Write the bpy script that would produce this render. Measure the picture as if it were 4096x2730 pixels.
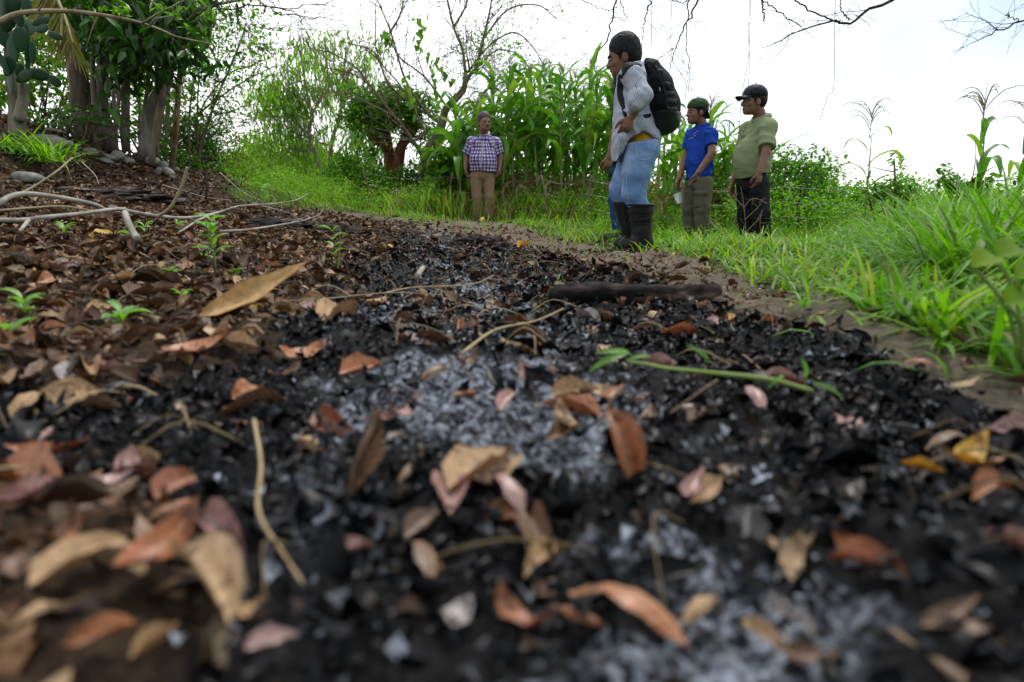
import bpy, math, random
import numpy as np
from mathutils import Vector, Matrix

scene = bpy.context.scene
for o in list(bpy.data.objects):
    bpy.data.objects.remove(o)
R = math.radians

# ------------------------------------------------------------ camera, sky, sun, exposure
CAM_H, FPX, HORIZON = 0.38, 683.0, 195.0
PITCH = math.atan((341 - HORIZON) / FPX)
cd = bpy.data.cameras.new('camera')
cd.sensor_width = 36.0
cd.lens = 36.0 * FPX / 1024
cd.clip_start, cd.clip_end = 0.02, 3000
cd.dof.use_dof = True
cd.dof.focus_distance = 4.4
cd.dof.aperture_fstop = 3.0
cam = bpy.data.objects.new('camera', cd)
cam.location = (0, 0, CAM_H)
cam.rotation_euler = (math.pi / 2 - PITCH, 0, 0)
scene.collection.objects.link(cam)
scene.camera = cam

SUN_EL, SUN_AZ = 62.0, 25.0      # degrees; azimuth from +Y towards +X
world = bpy.data.worlds.new('World')
scene.world = world
world.use_nodes = True
nt = world.node_tree
bgn = nt.nodes['Background']
sky = nt.nodes.new('ShaderNodeTexSky')
sky.sky_type = 'NISHITA'
sky.sun_disc = False
sky.sun_elevation = R(SUN_EL)
sky.sun_rotation = R(SUN_AZ)
sky.dust_density = 0.4
sky.air_density = 1.2
tc = nt.nodes.new('ShaderNodeTexCoord')
mp = nt.nodes.new('ShaderNodeMapping')
mp.inputs['Scale'].default_value = (1.0, 1.0, 2.2)
mp.inputs['Location'].default_value = (3.1, 1.2, 0.7)
nz = nt.nodes.new('ShaderNodeTexNoise')
nz.inputs['Scale'].default_value = 2.4
nz.inputs['Detail'].default_value = 6
nz.inputs['Roughness'].default_value = 0.5
rp = nt.nodes.new('ShaderNodeValToRGB')
rp.color_ramp.elements[0].position, rp.color_ramp.elements[0].color = 0.40, (0.75, 0.75, 0.75, 1)
rp.color_ramp.elements[1].position, rp.color_ramp.elements[1].color = 0.56, (1, 1, 1, 1)
mx = nt.nodes.new('ShaderNodeMix')
mx.data_type = 'RGBA'
nz2 = nt.nodes.new('ShaderNodeTexNoise')
nz2.inputs['Scale'].default_value = 1.5
nz2.inputs['Detail'].default_value = 3
mp2 = nt.nodes.new('ShaderNodeMapping')
mp2.inputs['Location'].default_value = (7.2, 4.05, 1.65)
rp2 = nt.nodes.new('ShaderNodeValToRGB')
rp2.color_ramp.elements[0].position, rp2.color_ramp.elements[0].color = 0.36, (3.5, 4.1, 4.8, 1)
rp2.color_ramp.elements[1].position, rp2.color_ramp.elements[1].color = 0.54, (8.0, 8.1, 8.2, 1)
nt.links.new(tc.outputs['Generated'], mp2.inputs['Vector'])
nt.links.new(mp2.outputs['Vector'], nz2.inputs['Vector'])
nt.links.new(nz2.outputs['Fac'], rp2.inputs['Fac'])
nt.links.new(rp2.outputs['Color'], mx.inputs['B'])
nt.links.new(tc.outputs['Generated'], mp.inputs['Vector'])
nt.links.new(mp.outputs['Vector'], nz.inputs['Vector'])
nt.links.new(nz.outputs['Fac'], rp.inputs['Fac'])
nt.links.new(rp.outputs['Color'], mx.inputs['Factor'])
nt.links.new(sky.outputs['Color'], mx.inputs['A'])
nt.links.new(mx.outputs['Result'], bgn.inputs['Color'])
bgn.inputs['Strength'].default_value = 0.1

sl = bpy.data.lights.new('sun', 'SUN')
sl.energy, sl.angle, sl.color = 1.5, R(14), (1.0, 0.96, 0.9)
sun = bpy.data.objects.new('sun', sl)
sd = Vector((math.sin(R(SUN_AZ)) * math.cos(R(SUN_EL)), math.cos(R(SUN_AZ)) * math.cos(R(SUN_EL)), math.sin(R(SUN_EL))))
sun.rotation_euler = sd.to_track_quat('Z', 'Y').to_euler()
sun.location = (0, 0, 12)
scene.collection.objects.link(sun)

vs = scene.view_settings
vs.view_transform, vs.look, vs.exposure, vs.gamma, vs.use_curve_mapping = 'Standard', 'None', 1.15, 1.0, False
scene.render.engine = 'CYCLES'
scene.cycles.max_bounces = 6
scene.cycles.diffuse_bounces = 3
scene.cycles.glossy_bounces = 2
scene.cycles.transmission_bounces = 3
scene.cycles.transparent_max_bounces = 6
scene.cycles.caustics_reflective = scene.cycles.caustics_refractive = False
scene.cycles.use_denoising = True
# ------------------------------------------------------------ helpers
rng = np.random.default_rng(7)
COL = scene.collection
CP, SP = math.cos(PITCH), math.sin(PITCH)

def A(*v):
    return np.array(v, float)

def at(px, py, D):
    """point seen at pixel (1024 wide) whose distance along world Y is D"""
    cx, cy = (px - 512.0) / FPX, -(py - 341.0) / FPX
    d = A(cx, CP + cy * SP, -SP + cy * CP)
    return A(0, 0, CAM_H) + d * (D / d[1])

def fp(fx, fy, D):
    return at(fx / 4.0, fy / 4.0, D)

def proj(p):
    """pixel of world points (N,3)"""
    p = np.asarray(p, float)
    x, y, z = p[..., 0], p[..., 1], p[..., 2] - CAM_H
    dep = y * CP - z * SP
    up = y * SP + z * CP
    dep = np.where(np.abs(dep) < 1e-6, 1e-6, dep)
    return 512 + FPX * x / dep, 341 - FPX * up / dep, dep

def unit(v):
    v = np.asarray(v, float)
    return v / (np.linalg.norm(v, axis=-1, keepdims=True) + 1e-12)

def smooth(a, b, x):
    t = np.clip((x - a) / (b - a), 0, 1)
    return t * t * (3 - 2 * t)

def _h(ix, iy, iz, seed):
    n = (ix.astype(np.int64) * 374761393 + iy.astype(np.int64) * 668265263 + iz.astype(np.int64) * 2147483647 + seed * 144665) & 0x7fffffff
    n = ((n ^ (n >> 13)) * 1274126177) & 0x7fffffff
    n = ((n ^ (n >> 16)) * 1911520717) & 0x7fffffff
    return ((n ^ (n >> 15)) & 0xffff) / 65535.0

def vnoise(p, seed=0):
    """value noise -1..1 of (N,3)"""
    p = np.asarray(p, float)
    i = np.floor(p).astype(np.int64)
    f = p - i
    f = f * f * (3 - 2 * f)
    r = 0
    for a in (0, 1):
        wx = f[..., 0] if a else 1 - f[..., 0]
        for b in (0, 1):
            wy = f[..., 1] if b else 1 - f[..., 1]
            for c in (0, 1):
                wz = f[..., 2] if c else 1 - f[..., 2]
                r = r + wx * wy * wz * _h(i[..., 0] + a, i[..., 1] + b, i[..., 2] + c, seed)
    return r * 2 - 1

def fbm(p, oct=3, seed=0):
    r, a = 0, 0.5
    p = np.asarray(p, float)
    for k in range(oct):
        r = r + a * vnoise(p * (2.03 ** k), seed + k)
        a *= 0.5
    return r

# ---- meshes
def make_mesh(name, V, faces, mats=(), col=None, smooth_shade=True, attrs=None):
    V = np.asarray(V, np.float32)
    if not isinstance(faces, (list, tuple)):
        faces = [faces]
    faces = [np.asarray(f, np.int32) for f in faces if len(f)]
    me = bpy.data.meshes.new(name)
    me.vertices.add(len(V))
    me.vertices.foreach_set('co', V.ravel())
    loops = np.concatenate([f.ravel() for f in faces])
    cnt = np.concatenate([np.full(len(f), f.shape[1], np.int32) for f in faces])
    me.loops.add(len(loops))
    me.loops.foreach_set('vertex_index', loops)
    me.polygons.add(len(cnt))
    st = np.zeros(len(cnt), np.int32)
    st[1:] = np.cumsum(cnt)[:-1]
    me.polygons.foreach_set('loop_start', st)
    me.polygons.foreach_set('loop_total', cnt)
    if smooth_shade:
        me.polygons.foreach_set('use_smooth', np.ones(len(cnt), bool))
    me.update(calc_edges=True)
    me.validate()
    if col is not None:
        at_ = me.attributes.new('Col', 'FLOAT_COLOR', 'POINT')
        c = np.ones((len(V), 4), np.float32)
        c[:, :3] = col
        at_.data.foreach_set('color', c.ravel())
    for k, v in (attrs or {}).items():
        v = np.asarray(v, np.float32)
        if v.ndim == 1:
            me.attributes.new(k, 'FLOAT', 'POINT').data.foreach_set('value', v)
        else:
            me.attributes.new(k, 'FLOAT_VECTOR', 'POINT').data.foreach_set('vector', v.ravel())
    for m in (mats if isinstance(mats, (list, tuple)) else [mats]):
        me.materials.append(m)
    return me

def link(name, me, parent=None, loc=None):
    o = bpy.data.objects.new(name, me)
    COL.objects.link(o)
    if parent is not None:
        o.parent = parent
    if loc is not None:
        o.location = loc
    return o

def tag(o, label=None, cat=None, group=None, kind=None):
    for k, v in (('label', label), ('category', cat), ('group', group), ('kind', kind)):
        if v:
            o[k] = v
    return o

def empty(name, loc, label=None, cat=None, group=None):
    o = bpy.data.objects.new(name, None)
    COL.objects.link(o)
    o.empty_display_size = 0.05
    o.location = loc
    return tag(o, label, cat, group)

def add(name, V, F, mat, parent=None, col=None, sm=True, attrs=None):
    """mesh object from world-space vertices, origin kept at the parent's place"""
    V = np.asarray(V, float)
    if parent is not None:
        V = V - np.array(parent.location)[None, :]
        return link(name, make_mesh(name, V, F, mat, col, sm, attrs), parent)
    c = V.mean(0)
    c[2] = V[:, 2].min()
    return link(name, make_mesh(name, V - c, F, mat, col, sm, attrs), None, c)

def merge(parts):
    """parts: list of (V, [faces...]) or (V, [faces], col) -> one set"""
    Vs, Fs, Cs, n = [], {}, [], 0
    for p in parts:
        V, F = np.asarray(p[0]), p[1]
        if not isinstance(F, (list, tuple)):
            F = [F]
        for f in F:
            f = np.asarray(f)
            if len(f):
                Fs.setdefault(f.shape[1], []).append(f + n)
        Vs.append(V)
        if len(p) > 2:
            c = np.asarray(p[2], float)
            Cs.append(np.broadcast_to(c, (len(V), 3)))
        n += len(V)
    return np.concatenate(Vs), [np.concatenate(v) for v in Fs.values()], (np.concatenate(Cs) if Cs else None)

def inst(TV, TF, M, T):
    """copies of a template by matrices (N,3,3) and offsets (N,3)"""
    N, v = len(T), len(TV)
    V = np.einsum('nij,vj->nvi', M, TV) + T[:, None, :]
    F = [(np.asarray(f)[None] + (np.arange(N) * v)[:, None, None]).reshape(-1, f.shape[1]) for f in (TF if isinstance(TF, list) else [TF])]
    return V.reshape(-1, 3), F

def frames(d, up=None, roll=None):
    """matrices whose columns are side, along d, normal"""
    d = unit(d)
    if up is None:
        up = np.tile(A(0, 0, 1), (len(d), 1))
    s = np.cross(d, up)
    bad = np.linalg.norm(s, axis=1) < 1e-3
    s[bad] = A(1, 0, 0)
    s = unit(s)
    n = np.cross(s, d)
    if roll is not None:
        c, q = np.cos(roll)[:, None], np.sin(roll)[:, None]
        s, n = s * c + n * q, n * c - s * q
    return np.stack([s, d, n], axis=2)

def spl(pts, n=24):
    """Catmull-Rom through pts (k,d)"""
    P = np.asarray(pts, float)
    if len(P) < 3:
        t = np.linspace(0, 1, n)[:, None]
        return P[0] * (1 - t) + P[-1] * t
    Q = np.vstack([2 * P[0] - P[1], P, 2 * P[-1] - P[-2]])
    u = np.linspace(0, len(P) - 1 - 1e-9, n)
    i = u.astype(int)
    t = (u - i)[:, None]
    a, b, c, d = Q[i], Q[i + 1], Q[i + 2], Q[i + 3]
    return 0.5 * (2 * b + (c - a) * t + (2 * a - 5 * b + 4 * c - d) * t ** 2 + (3 * b - a - 3 * c + d) * t ** 3)

def tube(pts, rad, sides=6, cap=True, bump=0.0, seed=0, flat=None):
    """swept tube; flat=(fa,fb) squashes; returns V, [quads, tris]"""
    P = np.asarray(pts, float)
    n = len(P)
    rad = np.broadcast_to(np.asarray(rad, float), (n,))
    T = unit(np.gradient(P, axis=0))
    ref = A(0, 0, 1) if abs(T[0, 2]) < 0.9 else A(1, 0, 0)
    s = unit(np.cross(T[0], ref))
    S = np.empty((n, 3)); S[0] = s
    for i in range(1, n):
        s = s - T[i] * np.dot(s, T[i])
        s = s / (np.linalg.norm(s) + 1e-9)
        S[i] = s
    B = np.cross(T, S)
    a = np.arange(sides) * 2 * np.pi / sides
    ca, sa = np.cos(a), np.sin(a)
    if flat:
        ca, sa = ca * flat[0], sa * flat[1]
    V = P[:, None] + rad[:, None, None] * (S[:, None] * ca[None, :, None] + B[:, None] * sa[None, :, None])
    if bump:
        L = np.linalg.norm(np.diff(P, axis=0), axis=1).sum() + 1e-6
        q = V / (rad.max() * 1.2)
        off = fbm(q.reshape(-1, 3) * A(1, 1, 0.5), 3, seed).reshape(n, sides)
        V = P[:, None] + (V - P[:, None]) * (1 + bump * off)[:, :, None]
    V = V.reshape(-1, 3)
    i = np.arange(n - 1)[:, None] * sides
    j = np.arange(sides)[None]
    k = (j + 1) % sides
    Q = np.stack([i + j, i + k, i + sides + k, i + sides + j], -1).reshape(-1, 4)
    if cap:
        V = np.vstack([V, P[:1], P[-1:]])
        c0, c1 = n * sides, n * sides + 1
        jj = np.arange(sides); kk = (jj + 1) % sides
        b0 = (n - 1) * sides
        Tt = np.vstack([np.stack([np.full(sides, c0), kk, jj], -1), np.stack([np.full(sides, c1), b0 + jj, b0 + kk], -1)])
        return V, [Q, Tt]
    return V, [Q]

# ---- node materials
def mat_new(name):
    m = bpy.data.materials.new(name)
    m.use_nodes = True
    return m, m.node_tree, m.node_tree.nodes['Principled BSDF']

def N(nt, t, **kw):
    n = nt.nodes.new('ShaderNode' + t)
    for k, v in kw.items():
        if k in n.inputs.keys():
            n.inputs[k].default_value = v
        else:
            setattr(n, k, v)
    return n

def ramp(nt, fac, stops):
    r = N(nt, 'ValToRGB')
    el = r.color_ramp.elements
    while len(el) < len(stops):
        el.new(0.5)
    for e, (p, c) in zip(el, stops):
        e.position = p
        e.color = (*c, 1) if len(c) == 3 else c
    nt.links.new(fac, r.inputs['Fac'])
    return r.outputs['Color']

def mixc(nt, fac, a, b, mode='MIX'):
    m = N(nt, 'Mix', data_type='RGBA', blend_type=mode)
    for s, v in (('Factor', fac), ('A', a), ('B', b)):
        sock = [i for i in m.inputs if i.name == s and (i.type == 'RGBA' if s != 'Factor' else i.type == 'VALUE')][0]
        if isinstance(v, (int, float)):
            sock.default_value = v
        elif isinstance(v, tuple):
            sock.default_value = (*v, 1) if len(v) == 3 else v
        else:
            nt.links.new(v, sock)
    return [o for o in m.outputs if o.type == 'RGBA'][0]

def noise_fac(nt, scale, detail=4, rough=0.55, coord='Object', vec=None):
    n = N(nt, 'TexNoise', Scale=scale, Detail=detail, Roughness=rough)
    if vec is None:
        vec = N(nt, 'TexCoord').outputs[coord]
    nt.links.new(vec, n.inputs['Vector'])
    return n.outputs['Fac']

def bump(nt, bsdf, fac, strength=0.3, dist=0.01):
    b = N(nt, 'Bump', Strength=strength, Distance=dist)
    nt.links.new(fac, b.inputs['Height'])
    nt.links.new(b.outputs['Normal'], bsdf.inputs['Normal'])

def leaf_mat(name, base=None, rnd=None, rough=0.45, trans=0.35, tcol=None, spec=0.5, var=0.35, nscale=18):
    """thin-sheet material. base: fixed colour; rnd: stops picked by object random; neither: the mesh's Col attribute"""
    m, nt, b = mat_new(name)
    if rnd:
        c = ramp(nt, N(nt, 'ObjectInfo').outputs['Random'], rnd)
    elif base:
        rg = N(nt, 'RGB'); rg.outputs[0].default_value = (*base, 1); c = rg.outputs[0]
    else:
        c = N(nt, 'Attribute', attribute_name='Col').outputs['Color']
    nf = noise_fac(nt, nscale, 5, 0.6)
    dark = mixc(nt, 1.0, c, ramp(nt, nf, [(0.3, (1 - var,) * 3), (0.7, (1 + var * 0.6,) * 3)]), 'MULTIPLY')
    nt.links.new(dark, b.inputs['Base Color'])
    b.inputs['Roughness'].default_value = rough
    b.inputs['Specular IOR Level'].default_value = spec
    bump(nt, b, nf, 0.25, 0.004)
    if trans:
        t = N(nt, 'BsdfTranslucent')
        tc_ = mixc(nt, 1.0, dark, tcol or (1.3, 1.35, 0.7), 'MULTIPLY')
        nt.links.new(tc_, t.inputs['Color'])
        ms = N(nt, 'MixShader', Fac=trans)
        nt.links.new(b.outputs[0], ms.inputs[1])
        nt.links.new(t.outputs[0], ms.inputs[2])
        nt.links.new(ms.outputs[0], nt.nodes['Material Output'].inputs['Surface'])
    return m

def solid_mat(name, stops, scale=8, rough=0.8, bstr=0.4, bdist=0.01, detail=6, spec=0.3, stretch=None, metallic=0):
    m, nt, b = mat_new(name)
    vec = N(nt, 'TexCoord').outputs['Object']
    if stretch:
        mpn = N(nt, 'Mapping'); mpn.inputs['Scale'].default_value = stretch
        nt.links.new(vec, mpn.inputs['Vector']); vec = mpn.outputs['Vector']
    nf = noise_fac(nt, scale, detail, 0.6, vec=vec)
    nt.links.new(ramp(nt, nf, stops), b.inputs['Base Color'])
    b.inputs['Roughness'].default_value = rough
    b.inputs['Specular IOR Level'].default_value = spec
    b.inputs['Metallic'].default_value = metallic
    if bstr:
        bump(nt, b, nf, bstr, bdist)
    return m
# ------------------------------------------------------------ the ground
K = 1024 / 2353.0
_gc = [(0, 0.2, .10), (-.7, .5, .10), (.8, .5, .10), (0, 1.0, .10), (-.9, 1.2, .12), (1.0, 1.2, .10), (0, 1.8, .08), (-1.4, 2.0, .17), (1.6, 2.0, .10),
       (0, 2.8, .06), (-1.6, 3.2, .18), (1.6, 3.0, .05), (0, 4, .03), (-2.6, 4, .34), (2.4, 3.6, .09), (0, 5.2, .01), (1.2, 5.15, -.02), (-1.4, 5.2, .10),
       (2.8, 2.6, .18), (4, 3.6, .2), (3.4, 4.8, .06), (2.1, 7.0, -.13), (2.5, 7.0, -.12), (2.1, 7.8, -.16), (1.75, 6.3, -.11), (2.2, 6.1, -.13), (1.5, 5.8, -.06), (2.6, 6.4, -.12), (0.8, 7, -.02), (0, 7.5, .0), (-1.2, 7.5, .06),
       (-.42, 9.8, .0), (1, 10.5, .0), (-1.5, 10, .08), (-3.1, 14, .18), (0, 14, .05), (3, 13, -.2), (-3.5, 9.5, .33),
       (4.5, 7, -.1), (6, 5, .15), (-3.8, 3.2, .6), (-4.4, 5.5, .84), (-3.2, 5.5, .42), (-2.3, 6.5, .2),
       (-4.0, 8.2, .62), (-5.0, 8.2, .95), (-6, 8, 1.3), (-5.2, 6.8, 1.1), (-7.5, 7, 1.3), (-4.0, 10.5, .4), (-6, 11, .9), (-1, -1, .1), (1, -1, .1), (-3, 0, .3), (3, 0, .2), (0, -4, .1)]
_gc = np.array(_gc)

def G0(x, y):
    x = np.asarray(x, float); y = np.asarray(y, float)
    d2 = (x[..., None] - _gc[:, 0]) ** 2 + (y[..., None] - _gc[:, 1]) ** 2
    w = 1.0 / (d2 + 0.12) ** 1.7
    z = (w * _gc[:, 2]).sum(-1) / w.sum(-1)
    r = np.hypot(x, y)
    far = smooth(15, 45, r)
    return z * (1 - far) - (2.5 * smooth(14, 60, r) * smooth(-20, 8, x)) + far * 0.1 + 0.25 * far * np.sin(x * .05) * np.cos(y * .04)

def G(x, y):
    x = np.asarray(x, float); y = np.asarray(y, float)
    p = np.stack([x, y, np.zeros_like(x)], -1)
    return G0(x, y) + 0.035 * vnoise(p * 2.3, 3) + 0.016 * vnoise(p * 6.1, 4)

def Gs(x, y):
    return float(G(np.array([x]), np.array([y]))[0])

_rs = 0.3 * 1.012 ** np.arange(420)
def gp(px, py):
    """where the view ray through a pixel meets the ground"""
    cx, cy = (px - 512.0) / FPX, -(py - 341.0) / FPX
    d = A(cx, CP + cy * SP, -SP + cy * CP)
    t = _rs / d[1]
    P = A(0, 0, CAM_H) + d * t[:, None]
    dz = P[:, 2] - G(P[:, 0], P[:, 1])
    k = np.argmax(dz < 0)
    if k == 0:
        return A(P[-1, 0], P[-1, 1], Gs(P[-1, 0], P[-1, 1]))
    f = dz[k - 1] / (dz[k - 1] - dz[k])
    return P[k - 1] * (1 - f) + P[k] * f

def gd(dx, dy):
    return gp(dx * K, dy * K)

_gb = np.array([(-2000, 420), (0, 380), (430, 430), (560, 462), (700, 474), (850, 492), (960, 508), (1040, 509), (1110, 510), (1180, 515), (1300, 552), (1440, 570), (1560, 588), (1700, 628), (1800, 648), (1900, 684), (2050, 770), (2200, 830), (2353, 880), (3200, 1200), (6000, 2400)]) * K
_lb = np.array([(-2000, 420), (0, 380), (430, 430), (560, 466), (700, 485), (800, 503), (1000, 534), (1150, 560), (1300, 600), (1450, 636), (1650, 692), (1800, 728), (1950, 785), (2100, 860), (2353, 960), (3200, 1350), (6000, 2700)]) * K
_cl = np.array([(430, 700), (520, 1000), (560, 850), (650, 800), (750, 730), (830, 560), (890, 150), (940, -300), (1040, -300), (1100, 200), (1160, 480), (1300, 520), (1600, 480), (3000, 400)])  # v(disp), left edge u
_cr = np.array([(430, 900), (520, 1150), (560, 1330), (620, 1480), (690, 1900), (760, 2050), (900, 2300), (1100, 2600), (3000, 4500)])

def regions(x, y, z=None):
    """grass, path, char, litter weights 0..1 at ground points"""
    x = np.asarray(x, float); y = np.asarray(y, float)
    if z is None:
        z = G0(x, y)
    p = np.stack([x, y, np.zeros_like(x)], -1)
    nz_ = vnoise(p * 1.1, 11) * .6 + vnoise(p * 3.7, 12) * .4
    yy = np.maximum(y, .45)
    u, v, dep = proj(np.stack([x, yy, z], -1))
    j = 1.0 / np.maximum(dep, .3)
    gbv = np.interp(u, _gb[:, 0], _gb[:, 1])
    lbv = np.interp(u, _lb[:, 0], _lb[:, 1])
    grass = smooth(-6, 6, (gbv - v) + nz_ * 10 * j)
    beyond = smooth(-7, 7, (lbv - v) + nz_ * 10 * j)
    path = np.clip(beyond - grass, 0, 1)
    vd = v / K
    le = np.interp(vd, _cl[:, 0], _cl[:, 1]) * K
    re = np.interp(vd, _cr[:, 0], _cr[:, 1]) * K
    wd = 26 + 18 * j
    char = smooth(-1, 1, (u - le) / wd + nz_ * 1.2) * smooth(-1, 1, (re - u) / wd + nz_ * 1.0) * (1 - beyond)
    patch = smooth(.25, .5, vnoise(p * 1.6, 21)) * smooth(-.2, .4, vnoise(p * 4.5, 22)) * (1 - beyond) * .85
    char = np.maximum(char, patch)
    bank = smooth(250, 205, u) * smooth(3.0, 4.5, y)
    green = grass * (1 - bank)
    path = path * (1 - bank)
    return green, path, char, np.clip(1 - green - path, 0, 1)

_sheen_pts = np.array([(540, 1050, 80), (600, 1050, 120), (680, 1050, 180), (760, 1020, 300), (850, 1080, 340), (1000, 1230, 300), (1200, 1400, 360), (1450, 1350, 430), (1600, 1300, 480), (3000, 1250, 900)])
def sheen_mask(x, y):
    """pale sky sheen painted as colour down the middle of the burnt patch"""
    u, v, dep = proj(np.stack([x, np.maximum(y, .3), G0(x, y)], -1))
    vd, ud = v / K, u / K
    c = np.interp(vd, _sheen_pts[:, 0], _sheen_pts[:, 1]); w = np.interp(vd, _sheen_pts[:, 0], _sheen_pts[:, 2])
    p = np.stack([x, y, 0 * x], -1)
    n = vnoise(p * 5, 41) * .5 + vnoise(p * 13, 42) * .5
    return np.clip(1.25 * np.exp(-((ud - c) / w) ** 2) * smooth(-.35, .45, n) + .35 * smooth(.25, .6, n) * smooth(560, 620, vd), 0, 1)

# polar sheet: dense in front of the camera, reaching the horizon
th = np.concatenate([np.linspace(-52, 52, 330), np.linspace(52, 308, 60)[1:-1]])
rr = np.concatenate([[0.0, .12, .2, .27], 0.32 * 1.0145 ** np.arange(270)])
rr = rr[rr < 16]
rr = np.concatenate([rr, 16 * 1.13 ** np.arange(1, 42)])
TH, RRr = np.meshgrid(R(1) * th, rr)
gx, gy = (RRr * np.sin(TH)).ravel(), (RRr * np.cos(TH)).ravel()
gz = G(gx, gy)
_p = np.stack([gx, gy, np.zeros_like(gx)], -1)
green, path, char, lit = regions(gx, gy)
rad_ = np.hypot(gx, gy)
near = 1 - smooth(4, 9, rad_)
gz = gz + near * (1 - path * .7) * (1 - green) * (0.012 * vnoise(_p * 16, 31) + 0.010 * vnoise(_p * 37, 32) + 0.007 * vnoise(_p * 80, 33) * (1 - smooth(1, 3, rad_)))
gz = gz + near * path * .006 * vnoise(_p * 20, 34)
m_, n_ = len(rr), len(th)
i = np.arange(m_ - 1)[:, None] * n_
j = np.arange(n_)[None]
k = (j + 1) % n_
gq = np.stack([i + j, i + n_ + j, i + n_ + k, i + k], -1).reshape(-1, 4)

def ground_mat():
    m, nt, b = mat_new('ground_soil')
    L = nt.links.new
    co = N(nt, 'TexCoord').outputs['Object']
    n1 = noise_fac(nt, 9, 8, 0.65, vec=co)
    n2 = noise_fac(nt, 70, 6, 0.7, vec=co)
    n3 = noise_fac(nt, 2.2, 4, 0.5, vec=co)
    litc = mixc(nt, 0.6, ramp(nt, n1, [(.3, (.010, .007, .005)), (.5, (.028, .019, .012)), (.7, (.075, .05, .03))]),
                ramp(nt, n2, [(.35, (.008, .006, .005)), (.65, (.075, .05, .032))]))
    pathc = mixc(nt, 0.55, ramp(nt, n1, [(.3, (.055, .045, .034)), (.7, (.16, .135, .10))]), ramp(nt, n2, [(.35, (.04, .033, .025)), (.65, (.2, .165, .125))]))
    grc = ramp(nt, n1, [(.3, (.02, .03, .008)), (.7, (.06, .07, .02))])
    chc = mixc(nt, 0.5, ramp(nt, n1, [(.3, (.003, .003, .003)), (.7, (.012, .011, .012))]), ramp(nt, n2, [(.3, (.003, .003, .003)), (.62, (.012, .012, .013)), (.78, (.055, .055, .06))]))
    at_ = lambda k: N(nt, 'Attribute', attribute_name=k).outputs['Fac']
    def sharp(k, s):
        # break the painted edge up with noise
        ma = N(nt, 'Math', operation='ADD'); L(at_(k), ma.inputs[0])
        mb = N(nt, 'Math', operation='MULTIPLY_ADD'); L(n1, mb.inputs[0]); mb.inputs[1].default_value = s; mb.inputs[2].default_value = -s / 2
        L(mb.outputs[0], ma.inputs[1])
        return ramp(nt, ma.outputs[0], [(.35, (0, 0, 0)), (.65, (1, 1, 1))])
    c = mixc(nt, sharp('path', .8), litc, pathc)
    c = mixc(nt, sharp('green', .5), c, grc)
    fc = sharp('char', .9)
    c = mixc(nt, fc, c, chc)
    fa = N(nt, 'Math', operation='MULTIPLY'); L(sharp('sheen', .9), fa.inputs[0]); L(ramp(nt, n2, [(.44, (0, 0, 0)), (.60, (1, 1, 1))]), fa.inputs[1])
    c = mixc(nt, fa.outputs[0], c, (.25, .28, .335))  # blue-grey sky sheen painted into the ground colour
    L(c, b.inputs['Base Color'])
    rgh = mixc(nt, fc, (.9, .9, .9), ramp(nt, n2, [(.35, (.28,) * 3), (.7, (.5,) * 3)]))
    L(rgh, b.inputs['Roughness'])
    b.inputs['Specular IOR Level'].default_value = 0.06
    n4 = noise_fac(nt, 160, 5, 0.7, vec=co)
    b1 = N(nt, 'Bump', Strength=0.7, Distance=0.012); L(n2, b1.inputs['Height'])
    b2 = N(nt, 'Bump', Strength=0.6, Distance=0.005); L(n4, b2.inputs['Height']); L(b1.outputs['Normal'], b2.inputs['Normal'])
    L(b2.outputs['Normal'], b.inputs['Normal'])
    return m

M_GROUND = ground_mat()
me = make_mesh('ground', np.stack([gx, gy, gz], -1), gq, M_GROUND, attrs={'green': green, 'path': path, 'char': char, 'sheen': sheen_mask(gx, gy) * near})
tag(link('ground', me), 'bare soil with charred patch, dirt path and grassy verge', 'ground', kind='structure')
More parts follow.
